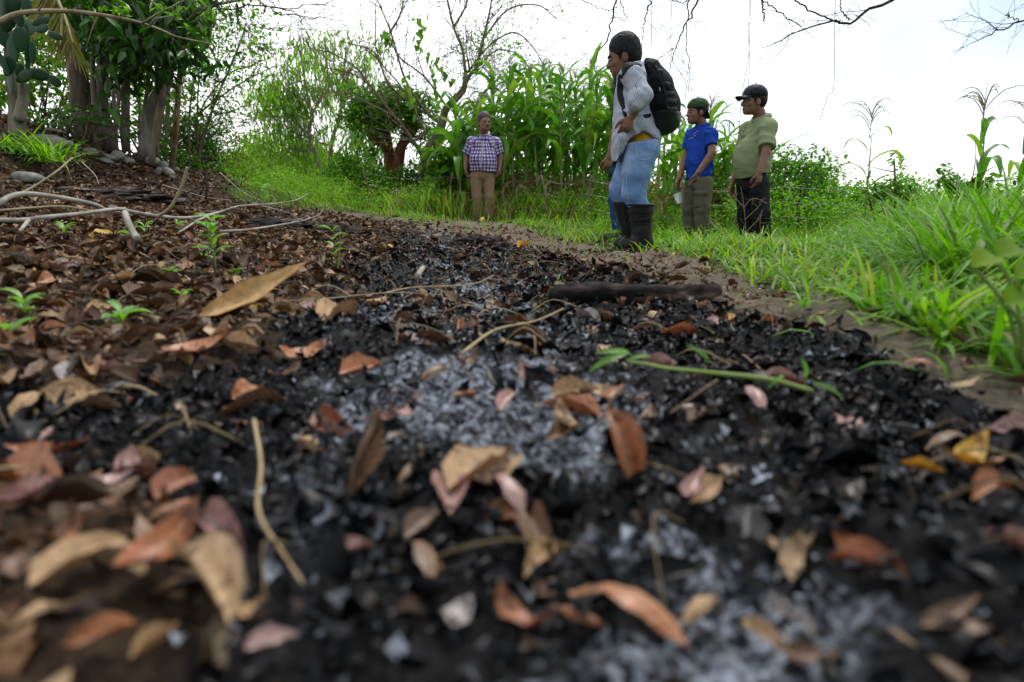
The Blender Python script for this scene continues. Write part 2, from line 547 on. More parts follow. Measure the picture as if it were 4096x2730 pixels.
# ------------------------------------------------------------ blended volumes -> one continuous mesh
class Vol:
    def __init__(s, lo, hi, h):
        s.h = h
        s.lo = np.asarray(lo, float)
        s.n = np.ceil((np.asarray(hi, float) - s.lo) / h).astype(int) + 1
        s.F = np.full(s.n, 0.2, np.float32)
        s.ax = [s.lo[k] + h * np.arange(s.n[k]) for k in range(3)]

    def _box(s, lo, hi):
        a = np.clip(np.floor((np.asarray(lo) - s.lo) / s.h).astype(int), 0, s.n)
        b = np.clip(np.ceil((np.asarray(hi) - s.lo) / s.h).astype(int) + 1, 0, s.n)
        sl = tuple(slice(a[k], b[k]) for k in range(3))
        if np.any(b <= a):
            return sl, None
        X, Y, Z = np.meshgrid(*[s.ax[k][sl[k]] for k in range(3)], indexing='ij', sparse=True)
        return sl, (X, Y, Z)

    def _join(s, sl, d, k, op):
        f = s.F[sl]
        if op == 'sub':
            d = -d
            h = np.clip(.5 - .5 * (f - d) / k, 0, 1)
            s.F[sl] = f * (1 - h) + d * h + k * h * (1 - h)
        else:
            h = np.clip(.5 + .5 * (f - d) / k, 0, 1)
            s.F[sl] = f * (1 - h) + d * h - k * h * (1 - h)

    def cone(s, a, b, ra, rb, k=.02, sq=None, R_=None, op='add'):
        """tapered capsule; sq: squash along the columns of R_ (default world axes)"""
        a = np.asarray(a, float); b = np.asarray(b, float)
        mr = max(ra, rb) * (max(sq) if sq is not None else 1) + k + 3 * s.h
        sl, g = s._box(np.minimum(a, b) - mr, np.maximum(a, b) + mr)
        if g is None:
            return s
        q = [g[0] - a[0], g[1] - a[1], g[2] - a[2]]
        ab = b - a
        if sq is not None:
            Rm = np.eye(3) if R_ is None else np.asarray(R_)
            q = [(q[0] * Rm[0, c] + q[1] * Rm[1, c] + q[2] * Rm[2, c]) / sq[c] for c in range(3)]
            ab = (ab @ Rm) / np.asarray(sq)
        L = max(ab @ ab, 1e-9)
        t = np.clip((q[0] * ab[0] + q[1] * ab[1] + q[2] * ab[2]) / L, 0, 1)
        d = np.sqrt((q[0] - t * ab[0]) ** 2 + (q[1] - t * ab[1]) ** 2 + (q[2] - t * ab[2]) ** 2) - (ra + t * (rb - ra))
        if sq is not None:
            d = d * min(sq)
        s._join(sl, d.astype(np.float32), k, op)
        return s

    def ell(s, c, r, k=.02, R_=None, op='add'):
        c = np.asarray(c, float); r = np.asarray(r, float)
        mr = r.max() + k + 3 * s.h
        sl, g = s._box(c - mr, c + mr)
        if g is None:
            return s
        q = [g[0] - c[0], g[1] - c[1], g[2] - c[2]]
        Rm = np.eye(3) if R_ is None else np.asarray(R_)
        q = [(q[0] * Rm[0, m] + q[1] * Rm[1, m] + q[2] * Rm[2, m]) for m in range(3)]
        k0 = np.sqrt((q[0] / r[0]) ** 2 + (q[1] / r[1]) ** 2 + (q[2] / r[2]) ** 2)
        k1 = np.sqrt((q[0] / r[0] ** 2) ** 2 + (q[1] / r[1] ** 2) ** 2 + (q[2] / r[2] ** 2) ** 2) + 1e-6
        s._join(sl, (k0 * (k0 - 1) / k1).astype(np.float32), k, op)
        return s

    def box(s, c, hf, rd=.01, k=.01, R_=None, op='add'):
        c = np.asarray(c, float); hf = np.asarray(hf, float)
        mr = np.linalg.norm(hf) + k + 3 * s.h
        sl, g = s._box(c - mr, c + mr)
        if g is None:
            return s
        q = [g[0] - c[0], g[1] - c[1], g[2] - c[2]]
        Rm = np.eye(3) if R_ is None else np.asarray(R_)
        q = [np.abs(q[0] * Rm[0, m] + q[1] * Rm[1, m] + q[2] * Rm[2, m]) - (hf[m] - rd) for m in range(3)]
        q = np.broadcast_arrays(*q)
        d = np.sqrt(sum(np.maximum(v, 0) ** 2 for v in q)) + np.minimum(np.maximum(np.maximum(q[0], q[1]), q[2]), 0) - rd
        s._join(sl, d.astype(np.float32), k, op)
        return s

    def cut(s, fn, k=.004):
        """keep where fn(X,Y,Z) < 0"""
        X, Y, Z = np.meshgrid(*s.ax, indexing='ij', sparse=True)
        d = np.broadcast_to(fn(X, Y, Z), s.F.shape).astype(np.float32)
        s.F = np.maximum(s.F, d)
        return s

    def folds(s, amp=.006, scale=(9, 9, 5), seed=0, amp2=.0, scale2=30, fn=None):
        m = np.argwhere(np.abs(s.F) < .035)
        p = s.lo + m * s.h
        pw = p + .05 * np.stack([vnoise(p * 5, seed + 5), vnoise(p * 5, seed + 6), 1.6 * vnoise(p * 4, seed + 7)], 1)
        pw[:, 2] += .45 * p[:, 0] + .3 * p[:, 1]
        p = pw
        n = 1 - 2 * np.abs(vnoise(p * np.asarray(scale), seed))
        n = n * .6 + .4 * vnoise(p * np.asarray(scale) * 2.1 + 7, seed + 1)
        d = amp * n
        if amp2:
            d = d + amp2 * vnoise(p * scale2, seed + 2)
        if fn is not None:
            d = d * fn(p)
        s.F[m[:, 0], m[:, 1], m[:, 2]] -= d.astype(np.float32)
        return s

    def val(s, p):
        i = np.clip(np.round((np.asarray(p) - s.lo) / s.h).astype(int), 0, s.n - 1)
        return s.F[i[..., 0], i[..., 1], i[..., 2]]

    def hit(s, fx, fy, off=.004):
        """first point of the surface seen from the photograph's viewpoint at full-size pixel (fx, fy)"""
        d = fp(fx, fy, 1.0) - A(0, 0, CAM_H)
        ys = np.arange(s.lo[1], s.ax[1][-1], .002)
        P = A(0, 0, CAM_H) + d * ys[:, None]
        v = s.val(P)
        k = np.argmax(v < 0)
        if v[k] >= 0:
            return P[np.argmin(v)]
        return P[k] - unit(d) * off

    def mesh(s):
        F = s.F
        ins = F < 0
        c = np.zeros(np.array(F.shape) - 1, np.int8)
        for a in (0, 1):
            for b in (0, 1):
                for e in (0, 1):
                    c += ins[a:F.shape[0] - 1 + a, b:F.shape[1] - 1 + b, e:F.shape[2] - 1 + e]
        idx = np.argwhere((c > 0) & (c < 8))
        cor = [(a, b, e) for a in (0, 1) for b in (0, 1) for e in (0, 1)]
        vals = np.stack([F[idx[:, 0] + a, idx[:, 1] + b, idx[:, 2] + e] for a, b, e in cor], 1)
        acc = np.zeros((len(idx), 3)); cnt = np.zeros(len(idx))
        for p in range(8):
            for q in range(p + 1, 8):
                if sum(abs(cor[p][m] - cor[q][m]) for m in range(3)) != 1:
                    continue
                fa, fb = vals[:, p], vals[:, q]
                mk = (fa < 0) != (fb < 0)
                t = np.where(mk, fa / np.where(mk, fa - fb, 1), 0)
                pos = np.array(cor[p]) + t[:, None] * (np.array(cor[q]) - np.array(cor[p]))
                acc += pos * mk[:, None]; cnt += mk
        V = s.lo + (idx + acc / cnt[:, None]) * s.h
        vid = np.full(c.shape, -1, np.int32)
        vid[idx[:, 0], idx[:, 1], idx[:, 2]] = np.arange(len(idx))
        Q = []
        for ax in range(3):
            sa = [slice(None)] * 3; sb = [slice(None)] * 3
            sa[ax] = slice(0, -1); sb[ax] = slice(1, None)
            ch = ins[tuple(sa)] != ins[tuple(sb)]
            e = np.argwhere(ch)
            o1, o2 = [m for m in range(3) if m != ax]
            ok = (e[:, o1] > 0) & (e[:, o2] > 0) & (e[:, o1] < F.shape[o1] - 1) & (e[:, o2] < F.shape[o2] - 1)
            e = e[ok]
            quad = []
            for d1, d2 in ((-1, -1), (0, -1), (0, 0), (-1, 0)):
                w = e.copy(); w[:, o1] += d1; w[:, o2] += d2
                quad.append(vid[w[:, 0], w[:, 1], w[:, 2]])
            q = np.stack(quad, 1)
            flip = ins[e[:, 0], e[:, 1], e[:, 2]]
            if ax == 1:
                flip = ~flip
            q[~flip] = q[~flip][:, ::-1]
            Q.append(q[(q >= 0).all(1)])
        return V, np.concatenate(Q)

def rel(V, Q, it=2, w=.5):
    """soften a mesh a little (Laplacian)"""
    e = np.concatenate([Q[:, [0, 1]], Q[:, [1, 2]], Q[:, [2, 3]], Q[:, [3, 0]]])
    for _ in range(it):
        acc = np.zeros_like(V); c = np.zeros(len(V))
        for k in range(3):
            acc[:, k] = np.bincount(e[:, 0], V[e[:, 1], k], len(V)) + np.bincount(e[:, 1], V[e[:, 0], k], len(V))
        c = np.bincount(e[:, 0], minlength=len(V)) + np.bincount(e[:, 1], minlength=len(V))
        V = V * (1 - w) + w * acc / np.maximum(c, 1)[:, None]
    return V
# ------------------------------------------------------------ people
def skin_mat(name, a, b):
    m, nt, bs = mat_new(name)
    nf = noise_fac(nt, 14, 5, .6)
    nt.links.new(ramp(nt, nf, [(.3, a), (.7, b)]), bs.inputs['Base Color'])
    bs.inputs['Roughness'].default_value = .5
    bs.inputs['Specular IOR Level'].default_value = .35
    n2 = noise_fac(nt, 160, 3, .6)
    bump(nt, bs, n2, .12, .002)
    return m

def cloth_mat(name, a, b, rough=.85, scale=10, weave=500, wstr=.15, wear=None):
    m, nt, bs = mat_new(name)
    nf = noise_fac(nt, scale, 6, .6)
    c = ramp(nt, nf, [(.3, a), (.7, b)])
    if wear:
        n3 = noise_fac(nt, scale * .35, 4, .6)
        c = mixc(nt, ramp(nt, n3, [(.48, (0, 0, 0)), (.7, (.8, .8, .8))]), c, wear)
    nt.links.new(c, bs.inputs['Base Color'])
    bs.inputs['Roughness'].default_value = rough
    bs.inputs['Specular IOR Level'].default_value = .12
    n2 = noise_fac(nt, weave, 2, .5)
    bump(nt, bs, n2, wstr, .002)
    creases(nt, bs)
    return m

def creases(nt, bs, strength=.42):
    """fine wrinkles under the weave"""
    n = N(nt, 'TexNoise', Scale=10.0, Detail=2.0, Roughness=.4, Distortion=.7)
    mp_ = N(nt, 'Mapping'); mp_.inputs['Scale'].default_value = (1.0, 1.0, 1.5); mp_.inputs['Rotation'].default_value = (.35, .5, .2)
    nt.links.new(N(nt, 'TexCoord').outputs['Object'], mp_.inputs['Vector'])
    nt.links.new(mp_.outputs['Vector'], n.inputs['Vector'])
    b2 = N(nt, 'Bump', Strength=strength, Distance=.022)
    nt.links.new(n.outputs['Fac'], b2.inputs['Height'])
    old = bs.inputs['Normal'].links[0].from_node
    nt.links.new(b2.outputs['Normal'], old.inputs['Normal'])

def plaid_mat(name, base, stripes, period, rough=.85):
    """stripes: list of (colour, offset, width) laid over both thread directions; attribute plaid = (u, v, 0) in metres"""
    m, nt, bs = mat_new(name)
    L = nt.links.new
    at_ = N(nt, 'Attribute', attribute_name='plaid').outputs['Vector']
    sx = N(nt, 'SeparateXYZ'); L(at_, sx.inputs[0])
    rg = N(nt, 'RGB'); rg.outputs[0].default_value = (*base, 1)
    c = rg.outputs[0]
    for axis in ('X', 'Y'):
        dv = N(nt, 'Math', operation='DIVIDE'); L(sx.outputs[axis], dv.inputs[0]); dv.inputs[1].default_value = period
        fr = N(nt, 'Math', operation='FRACT'); L(dv.outputs[0], fr.inputs[0])
        for colr, off, wd, op in stripes:
            sb = N(nt, 'Math', operation='SUBTRACT'); L(fr.outputs[0], sb.inputs[0]); sb.inputs[1].default_value = off
            ab = N(nt, 'Math', operation='ABSOLUTE'); L(sb.outputs[0], ab.inputs[0])
            lt = N(nt, 'Math', operation='LESS_THAN'); L(ab.outputs[0], lt.inputs[0]); lt.inputs[1].default_value = wd / 2
            ml = N(nt, 'Math', operation='MULTIPLY'); L(lt.outputs[0], ml.inputs[0]); ml.inputs[1].default_value = op
            c = mixc(nt, ml.outputs[0], c, colr, 'MULTIPLY')
    L(c, bs.inputs['Base Color'])
    bs.inputs['Roughness'].default_value = rough
    bs.inputs['Specular IOR Level'].default_value = .12
    bump(nt, bs, noise_fac(nt, 500, 2, .5), .12, .002)
    creases(nt, bs)
    return m

M_SKIN = skin_mat('skin_brown', (.13, .058, .033), (.20, .097, .057))
M_SKIN2 = skin_mat('skin_weathered', (.13, .058, .037), (.22, .112, .07))
M_HAIR = solid_mat('hair_black', [(.3, (.002, .002, .003)), (.7, (.007, .007, .008))], 90, .55, 1.0, .01, spec=.2, stretch=(1, 1, .3))
M_HAIRG = solid_mat('hair_grey', [(.3, (.005, .005, .006)), (.7, (.07, .07, .073))], 70, .6, .6, .006, stretch=(1, 1, .4))
M_EYE = solid_mat('eye_dark', [(.3, (.012, .007, .005)), (.7, (.02, .012, .008))], 20, .15, 0)
M_EYEW = solid_mat('eye_white', [(.3, (.16, .13, .11)), (.7, (.22, .18, .16))], 20, .4, 0, spec=.2)
M_LIP = solid_mat('lip', [(.3, (.10, .035, .028)), (.7, (.13, .05, .04))], 30, .45, 0)
M_PLAID1 = plaid_mat('purple_gingham_cotton', (.62, .58, .66), [((.33, .25, .56), .35, .62, .75), ((.10, .07, .22), .5, .2, .9)], .048)
M_PLAID2 = plaid_mat('fine_white_blue_check_cotton', (.50, .53, .59), [((.10, .13, .26), .25, .26, .6), ((.45, .48, .55), .75, .16, .6)], .0125)
M_JEAN = cloth_mat('faded_blue_denim', (.085, .16, .33), (.17, .27, .45), .9, 9, 420, .2, (.33, .43, .58))
M_JEAN2 = cloth_mat('blue_denim', (.012, .035, .11), (.028, .065, .17), .9, 9, 420, .2)
M_TAN = cloth_mat('tan_twill', (.175, .115, .066), (.235, .16, .098), .85, 6, 420, .15)
M_BLUE = cloth_mat('cobalt_cotton', (.006, .032, .23), (.012, .055, .33), .85, 6)
M_OLIVE = cloth_mat('olive_cotton', (.085, .082, .052), (.135, .13, .088), .9, 7)
M_SAGE = cloth_mat('sage_pique', (.17, .205, .105), (.225, .265, .145), .9, 6)
M_BLACKT = cloth_mat('black_cotton', (.006, .006, .008), (.014, .014, .017), .9, 8)
M_DKJEAN = cloth_mat('black_denim', (.006, .007, .010), (.022, .024, .030), .85, 9)
M_YEL = cloth_mat('mustard_cotton', (.36, .19, .012), (.45, .25, .02), .9, 8)
M_RUB = solid_mat('black_rubber', [(.3, (.005, .005, .006)), (.6, (.013, .012, .012)), (.8, (.04, .035, .03))], 9, .6, .2, .004, spec=.25)
M_PACK = cloth_mat('black_nylon', (.003, .0035, .005), (.007, .008, .011), .75, 8, 320, .2)
M_PACKB = solid_mat('black_coated_fabric', [(.3, (.006, .006, .007)), (.7, (.014, .014, .015))], 12, .45, .3, .006, spec=.3)
M_WEB = solid_mat('black_webbing', [(.3, (.008, .008, .010)), (.7, (.016, .016, .018))], 30, .7, .3, .002, spec=.15)
M_CAPG = cloth_mat('army_green_twill', (.022, .042, .016), (.042, .068, .028), .9, 10)
M_CAPK = cloth_mat('black_cap_twill', (.006, .007, .011), (.018, .02, .028), .6, 10)
M_RED = solid_mat('red_stitching', [(.3, (.4, .015, .02)), (.7, (.5, .03, .03))], 40, .7, 0)
M_WHITEP = solid_mat('white_print', [(.3, (.6, .63, .7)), (.7, (.75, .78, .8))], 40, .7, 0)
M_SOLE = solid_mat('sandal_leather', [(.3, (.02, .018, .018)), (.7, (.06, .055, .055))], 20, .6, .3, .003)
M_THREAD = solid_mat('stitch_thread', [(.3, (.3, .33, .38)), (.7, (.4, .42, .48))], 40, .8, 0)
M_PHONE = solid_mat('phone_glass', [(.3, (.006, .006, .008)), (.7, (.01, .01, .012))], 20, .12, 0, spec=.6)
m_, nt_, b_ = mat_new('clear_cup_plastic')
b_.inputs['Base Color'].default_value = (.85, .88, .88, 1)
b_.inputs['Roughness'].default_value = .35
b_.inputs['Transmission Weight'].default_value = .55
nf_ = noise_fac(nt_, 60, 2, .5)
bump(nt_, b_, nf_, .1, .002)
M_CUP = m_

def sphere(c, r, R_=None, seg=10, ring=7):
    t = np.linspace(0, np.pi, ring)[:, None]; p = np.arange(seg)[None] * 2 * np.pi / seg
    V = np.stack([np.sin(t) * np.cos(p), np.sin(t) * np.sin(p), np.cos(t) + 0 * p], -1).reshape(-1, 3) * np.asarray(r)
    if R_ is not None:
        V = V @ np.asarray(R_).T
    i = np.arange(ring - 1)[:, None] * seg; j = np.arange(seg)[None]; k = (j + 1) % seg
    return V + np.asarray(c), np.stack([i + j, i + seg + j, i + seg + k, i + k], -1).reshape(-1, 4)

def frame_of(f, roll=0.0):
    f = unit(f)
    s = unit(np.cross(f, A(0, 0, 1)))
    u = np.cross(s, f)
    c, q = math.cos(roll), math.sin(roll)
    s, u = s * c + u * q, u * c - s * q
    return np.stack([f, s, u], 1)      # columns forward, side (the person's right), up

class Head:
    def __init__(h, c, f, hs, roll=0.0):
        h.c, h.R, h.k = np.asarray(c, float), frame_of(f, roll), hs

    def p(h, a, b, u):
        return h.c + h.R @ (A(a, b, u) * h.k)

    def e(h, vol, a, b, u, r, k=.015, op='add'):
        vol.ell(h.p(a, b, u), np.asarray(r) * h.k, k * h.k, h.R, op)

    def carve(h, v, neck, nr=.056, fat=0.0):
        e = lambda *a, **kw: h.e(v, *a, **kw)
        e(-.004, 0, .03, (.098, .077, .09), k=.02)
        e(.03, 0, -.035, (.066 + fat, .063 + fat, .085), k=.03)
        e(.05, 0, -.085, (.046 + fat, .05 + fat, .034), k=.03)
        e(.078, 0, -.103, (.02, .024, .018), k=.02)
        for s in (-1, 1):
            e(.066, s * .042, -.035, (.02, .02, .018), k=.02)
        e(.085, 0, .012, (.014, .048, .012), k=.02)
        v.cone(h.p(.09, 0, .002), h.p(.113, 0, -.036), .010 * h.k, .0155 * h.k, .014 * h.k)
        for s in (-1, 1):
            e(.101, s * .014, -.041, (.012, .010, .010), k=.008)
            e(.099, s * .034, -.008, (.012, .02, .011), k=.012, op='sub')
        e(.094, 0, -.066, (.013, .024, .008), k=.008)
        e(.09, 0, -.081, (.013, .021, .0085), k=.008)
        for s in (-1, 1):
            e(-.008, s * .078, -.018, (.02, .011, .033), k=.006)
            e(.0, s * .09, -.016, (.011, .007, .019), k=.006, op='sub')
        v.cone(h.p(-.025, 0, -.05), neck - A(0, 0, .02), nr * h.k, nr * h.k, .03)

    def hair(h, hgt=.0, back=-.075, seed=0, rough=.006, res=.006, vol_only=False, side=.0, hl=.0):
        v = Vol(h.c - .19 * h.k, h.c + .19 * h.k, res)
        h.e(v, -.012, 0, .042 + hgt * .4, (.104, .085 + side, .094 + hgt), k=.02)
        h.e(v, -.042, 0, -.005, (.07, .076 + side, .08), k=.03)
        h.e(v, .115, 0, -.058 + hl, (.092 + hl * .6, .12, .108), k=.01, op='sub')           # the face
        for s in (-1, 1):
            h.e(v, .004, s * .1, -.034, (.04, .036, .054), k=.008, op='sub')   # round the ears
            v.cone(h.p(.024, s * .074, .015), h.p(.026, s * .069, -.022), .010 * h.k, .005 * h.k, .008)  # sideburn
        low = h.p(-.06, 0, back)
        nrm = h.R[:, 2] + .35 * h.R[:, 0]
        v.cut(lambda X, Y, Z: -((X - low[0]) * nrm[0] + (Y - low[1]) * nrm[1] + (Z - low[2]) * nrm[2]))
        for s in (-1, 1):                                                    # brows
            v.cone(h.p(.101, s * .016, .015), h.p(.09, s * .05, .016), .0065 * h.k, .005 * h.k, .004)
        v.folds(rough * .6, (34, 34, 14), seed, rough * .5, 90)
        return v

    def eyes(h, parent):
        for s in (-1, 1):
            c = h.p(.087, s * .034, -.007)
            V, F = sphere(c, A(.0125, .0145, .0105) * h.k, h.R)
            o = add('eye', V, F, M_EYEW, parent)
            V, F = sphere(h.p(.0945, s * .034, -.007), A(.0062, .0075, .0085) * h.k, h.R)
            add('iris', V, F, M_EYE, parent)

    def mouth(h, parent, mt=False, mmat=None):
        pts = spl([h.p(.094, -.024, -.0745), h.p(.106, -.01, -.0735), h.p(.107, .01, -.0735), h.p(.094, .024, -.0745)], 9)
        V, F = tube(pts, np.array([.002, .003, .0036, .004, .004, .004, .0036, .003, .002]) * h.k, 6)
        add('lips', V, F, M_LIP, parent)
        if mt:
            pts = spl([h.p(.09, -.03, -.066), h.p(.104, -.014, -.057), h.p(.11, 0, -.054), h.p(.104, .014, -.057), h.p(.09, .03, -.066)], 11)
            V, F = tube(pts, np.array([.002, .004, .006, .007, .007, .006, .007, .007, .006, .004, .002]) * h.k, 6)
            add('moustache', V, F, mmat, parent)

def hand(v, wrist, d, across, n, s=1.0, curl=.5, spread=.12):
    """palm with four unequal bent fingers and a thumb. d: to the fingers, across: towards the thumb, n: the way fingers curl"""
    d, across, n = unit(d), unit(across), unit(n)
    Rm = np.stack([d, across, n], 1)
    v.ell(wrist + d * .046 * s, A(.05, .040, .017) * s, .012, Rm)
    for q, (o, ln) in enumerate(((.030, .95), (.0105, 1.06), (-.0095, 1.0), (-.028, .8))):
        p = wrist + d * .078 * s + across * o * s
        a = curl * (.55 + .12 * q)
        ang = 0
        dd = unit(d + across * (o * spread * 12))
        r = .0092 * s
        for seg, L in enumerate((.042, .027, .021)):
            ang += a
            nd = dd * math.cos(ang) + n * math.sin(ang)
            p2 = p + nd * L * ln * s
            v.cone(p, p2, r, r * .9, .004)
            p, r = p2, r * .9
    p = wrist + d * .022 * s + across * .028 * s
    for L, dv, r in ((.04, d * .62 + across * .62 + n * .35, .0135), (.032, d * .85 + across * .3 + n * .45, .0112), (.024, d * .9 + n * .5, .0098)):
        p2 = p + unit(dv) * L * s
        v.cone(p, p2, r * s, r * .9 * s, .006)
        p = p2

def bounds(pts, m):
    P = np.array(pts)
    return P.min(0) - m, P.max(0) + m

def plaid_uv(V, cx, cy, Rt, arms):
    """cloth coordinates: round the trunk axis, or round and along an arm"""
    u = np.arctan2(-(V[:, 0] - cx), (V[:, 1] - cy)) * Rt
    w = V[:, 2].copy()
    d0 = np.hypot(V[:, 0] - cx, V[:, 1] - cy) - Rt
    for a, b, r in arms:
        ab = b - a
        t = np.clip(((V - a) @ ab) / (ab @ ab), 0, 1.3)
        q = V - (a + t[:, None] * ab)
        dd = np.linalg.norm(q, axis=1)
        m = (dd - r < d0 + .0) & (t > .05)
        s1 = unit(np.cross(ab, A(0, 1, .1))); s2 = unit(np.cross(ab, s1))
        u = np.where(m, np.arctan2(q @ s1, q @ s2) * r, u)
        w = np.where(m, t * np.linalg.norm(ab), w)
    n = .006 * fbm(V * 6, 2, 5)
    return np.stack([u + n, w + .006 * fbm(V * 6 + 9, 2, 6), 0 * u], 1)

def vadd(name, v, mat, parent, relax=1, attr=None):
    V, Q = v.mesh()
    V = rel(V, Q, relax, .4)
    return add(name, V, Q, mat, parent, attrs={'plaid': attr(V)} if attr else None)

def person_root(v, label, foot):
    """the body mesh itself is the thing"""
    V, Q = v.mesh()
    V = rel(V, Q, 1, .35)
    c = np.asarray(foot, float)
    o = link('person', make_mesh('person', V - c, Q, v.skin), None, c)
    tag(o, label, 'person', 'men standing by the path')
    return o

def band(name, path, w, th, mat, parent, nrm=None):
    """flat strap along a path: w wide across the viewing side, th thick"""
    V, F = tube(path, 1.0, 8, flat=(w, th))
    return add(name, V, F, mat, parent)

def ribbon(name, pts, out, w, th, mat, parent):
    """strap following pts, lying with its face along out (n,3)"""
    P = np.asarray(pts); T = unit(np.gradient(P, axis=0)); O = unit(out - T * (out * T).sum(1, keepdims=True)); S = np.cross(T, O)
    w = np.broadcast_to(w, (len(P),))[:, None]
    prof = [(-.5, 0), (-.42, 1), (.42, 1), (.5, 0), (.42, -1), (-.42, -1)]
    V = np.stack([P + S * w * a + O * th * .5 * b for a, b in prof], 1).reshape(-1, 3)
    n = len(P); i = np.arange(n - 1)[:, None] * 6; j = np.arange(6)[None]; k = (j + 1) % 6
    Q = np.stack([i + j, i + k, i + 6 + k, i + 6 + j], -1).reshape(-1, 4)
    caps = np.array([[0, 5, 4, 3], [0, 3, 2, 1], [(n - 1) * 6 + q for q in (0, 1, 2, 3)], [(n - 1) * 6 + q for q in (0, 3, 4, 5)]])
    return add(name, V, np.vstack([Q, caps]), mat, parent)

def zcut(pts, D):
    """height of a hem line given as full-size pixels, as a function of x"""
    W = np.array([fp(a, b, D) for a, b in pts])
    o = np.argsort(W[:, 0])
    return lambda X: np.interp(X, W[o, 0], W[o, 2])

def rubber_boot(parent, top, ank, heel, toe, rt, ra, zg, bands=True, yaw=None):
    v = Vol(*bounds([top, ank, heel, toe], .13), .008)
    v.cone(top + A(0, 0, .01), ank, rt, ra, .03)
    v.cone(ank, heel, ra * .95, ra * .85, .03)
    v.cone(heel, toe, ra * .82, ra * .68, .03)
    zt = top[2]
    v.cut(lambda X, Y, Z: Z - zt)
    v.cut(lambda X, Y, Z: (zg - .002) - Z)
    v.folds(.004, (16, 16, 9), 3)
    o = vadd('boot', v, M_RUB, parent)
    if bands:
        ax = unit(ank - top)
        for t in (.0, .24, .29, .5, .55):
            c = top + (ank - top) * t; r = rt + (ra - rt) * t + .004
            a = np.linspace(0, 2 * np.pi, 29)
            ring = np.stack([c[0] + r * np.cos(a), c[1] + r * np.sin(a), np.full_like(a, c[2])], 1)
            if t == 0:
                ring[:, 2] -= .006
            V, F = tube(ring, .0045 if t else .007, 5, cap=False)
            V = V - np.array(parent.location)
            link('boot_band', make_mesh('boot_band', V, F, M_RUB), o)
        for t in (.1, .38, .64):
            c = top + (ank - top) * t; r = rt + (ra - rt) * t + .003
            a = np.linspace(-2.0, -1.3, 7)
            V, F = tube(np.stack([c[0] + r * np.cos(a), c[1] + r * np.sin(a), np.full_like(a, c[2])], 1), .003, 5)
            link('boot_rib', make_mesh('boot_rib', V - np.array(parent.location), F, M_RUB), o)
    # sole
    sv = Vol(*bounds([heel, toe], .12), .008)
    sv.cone(A(heel[0], heel[1], zg + .012), A(toe[0], toe[1], zg + .012), ra * .95, ra * .82, .01, (1, 1, .28))
    sv.cut(lambda X, Y, Z: zg - Z)
    so = vadd('boot_sole', sv, M_RUB, parent)
    so.parent = o
    return o

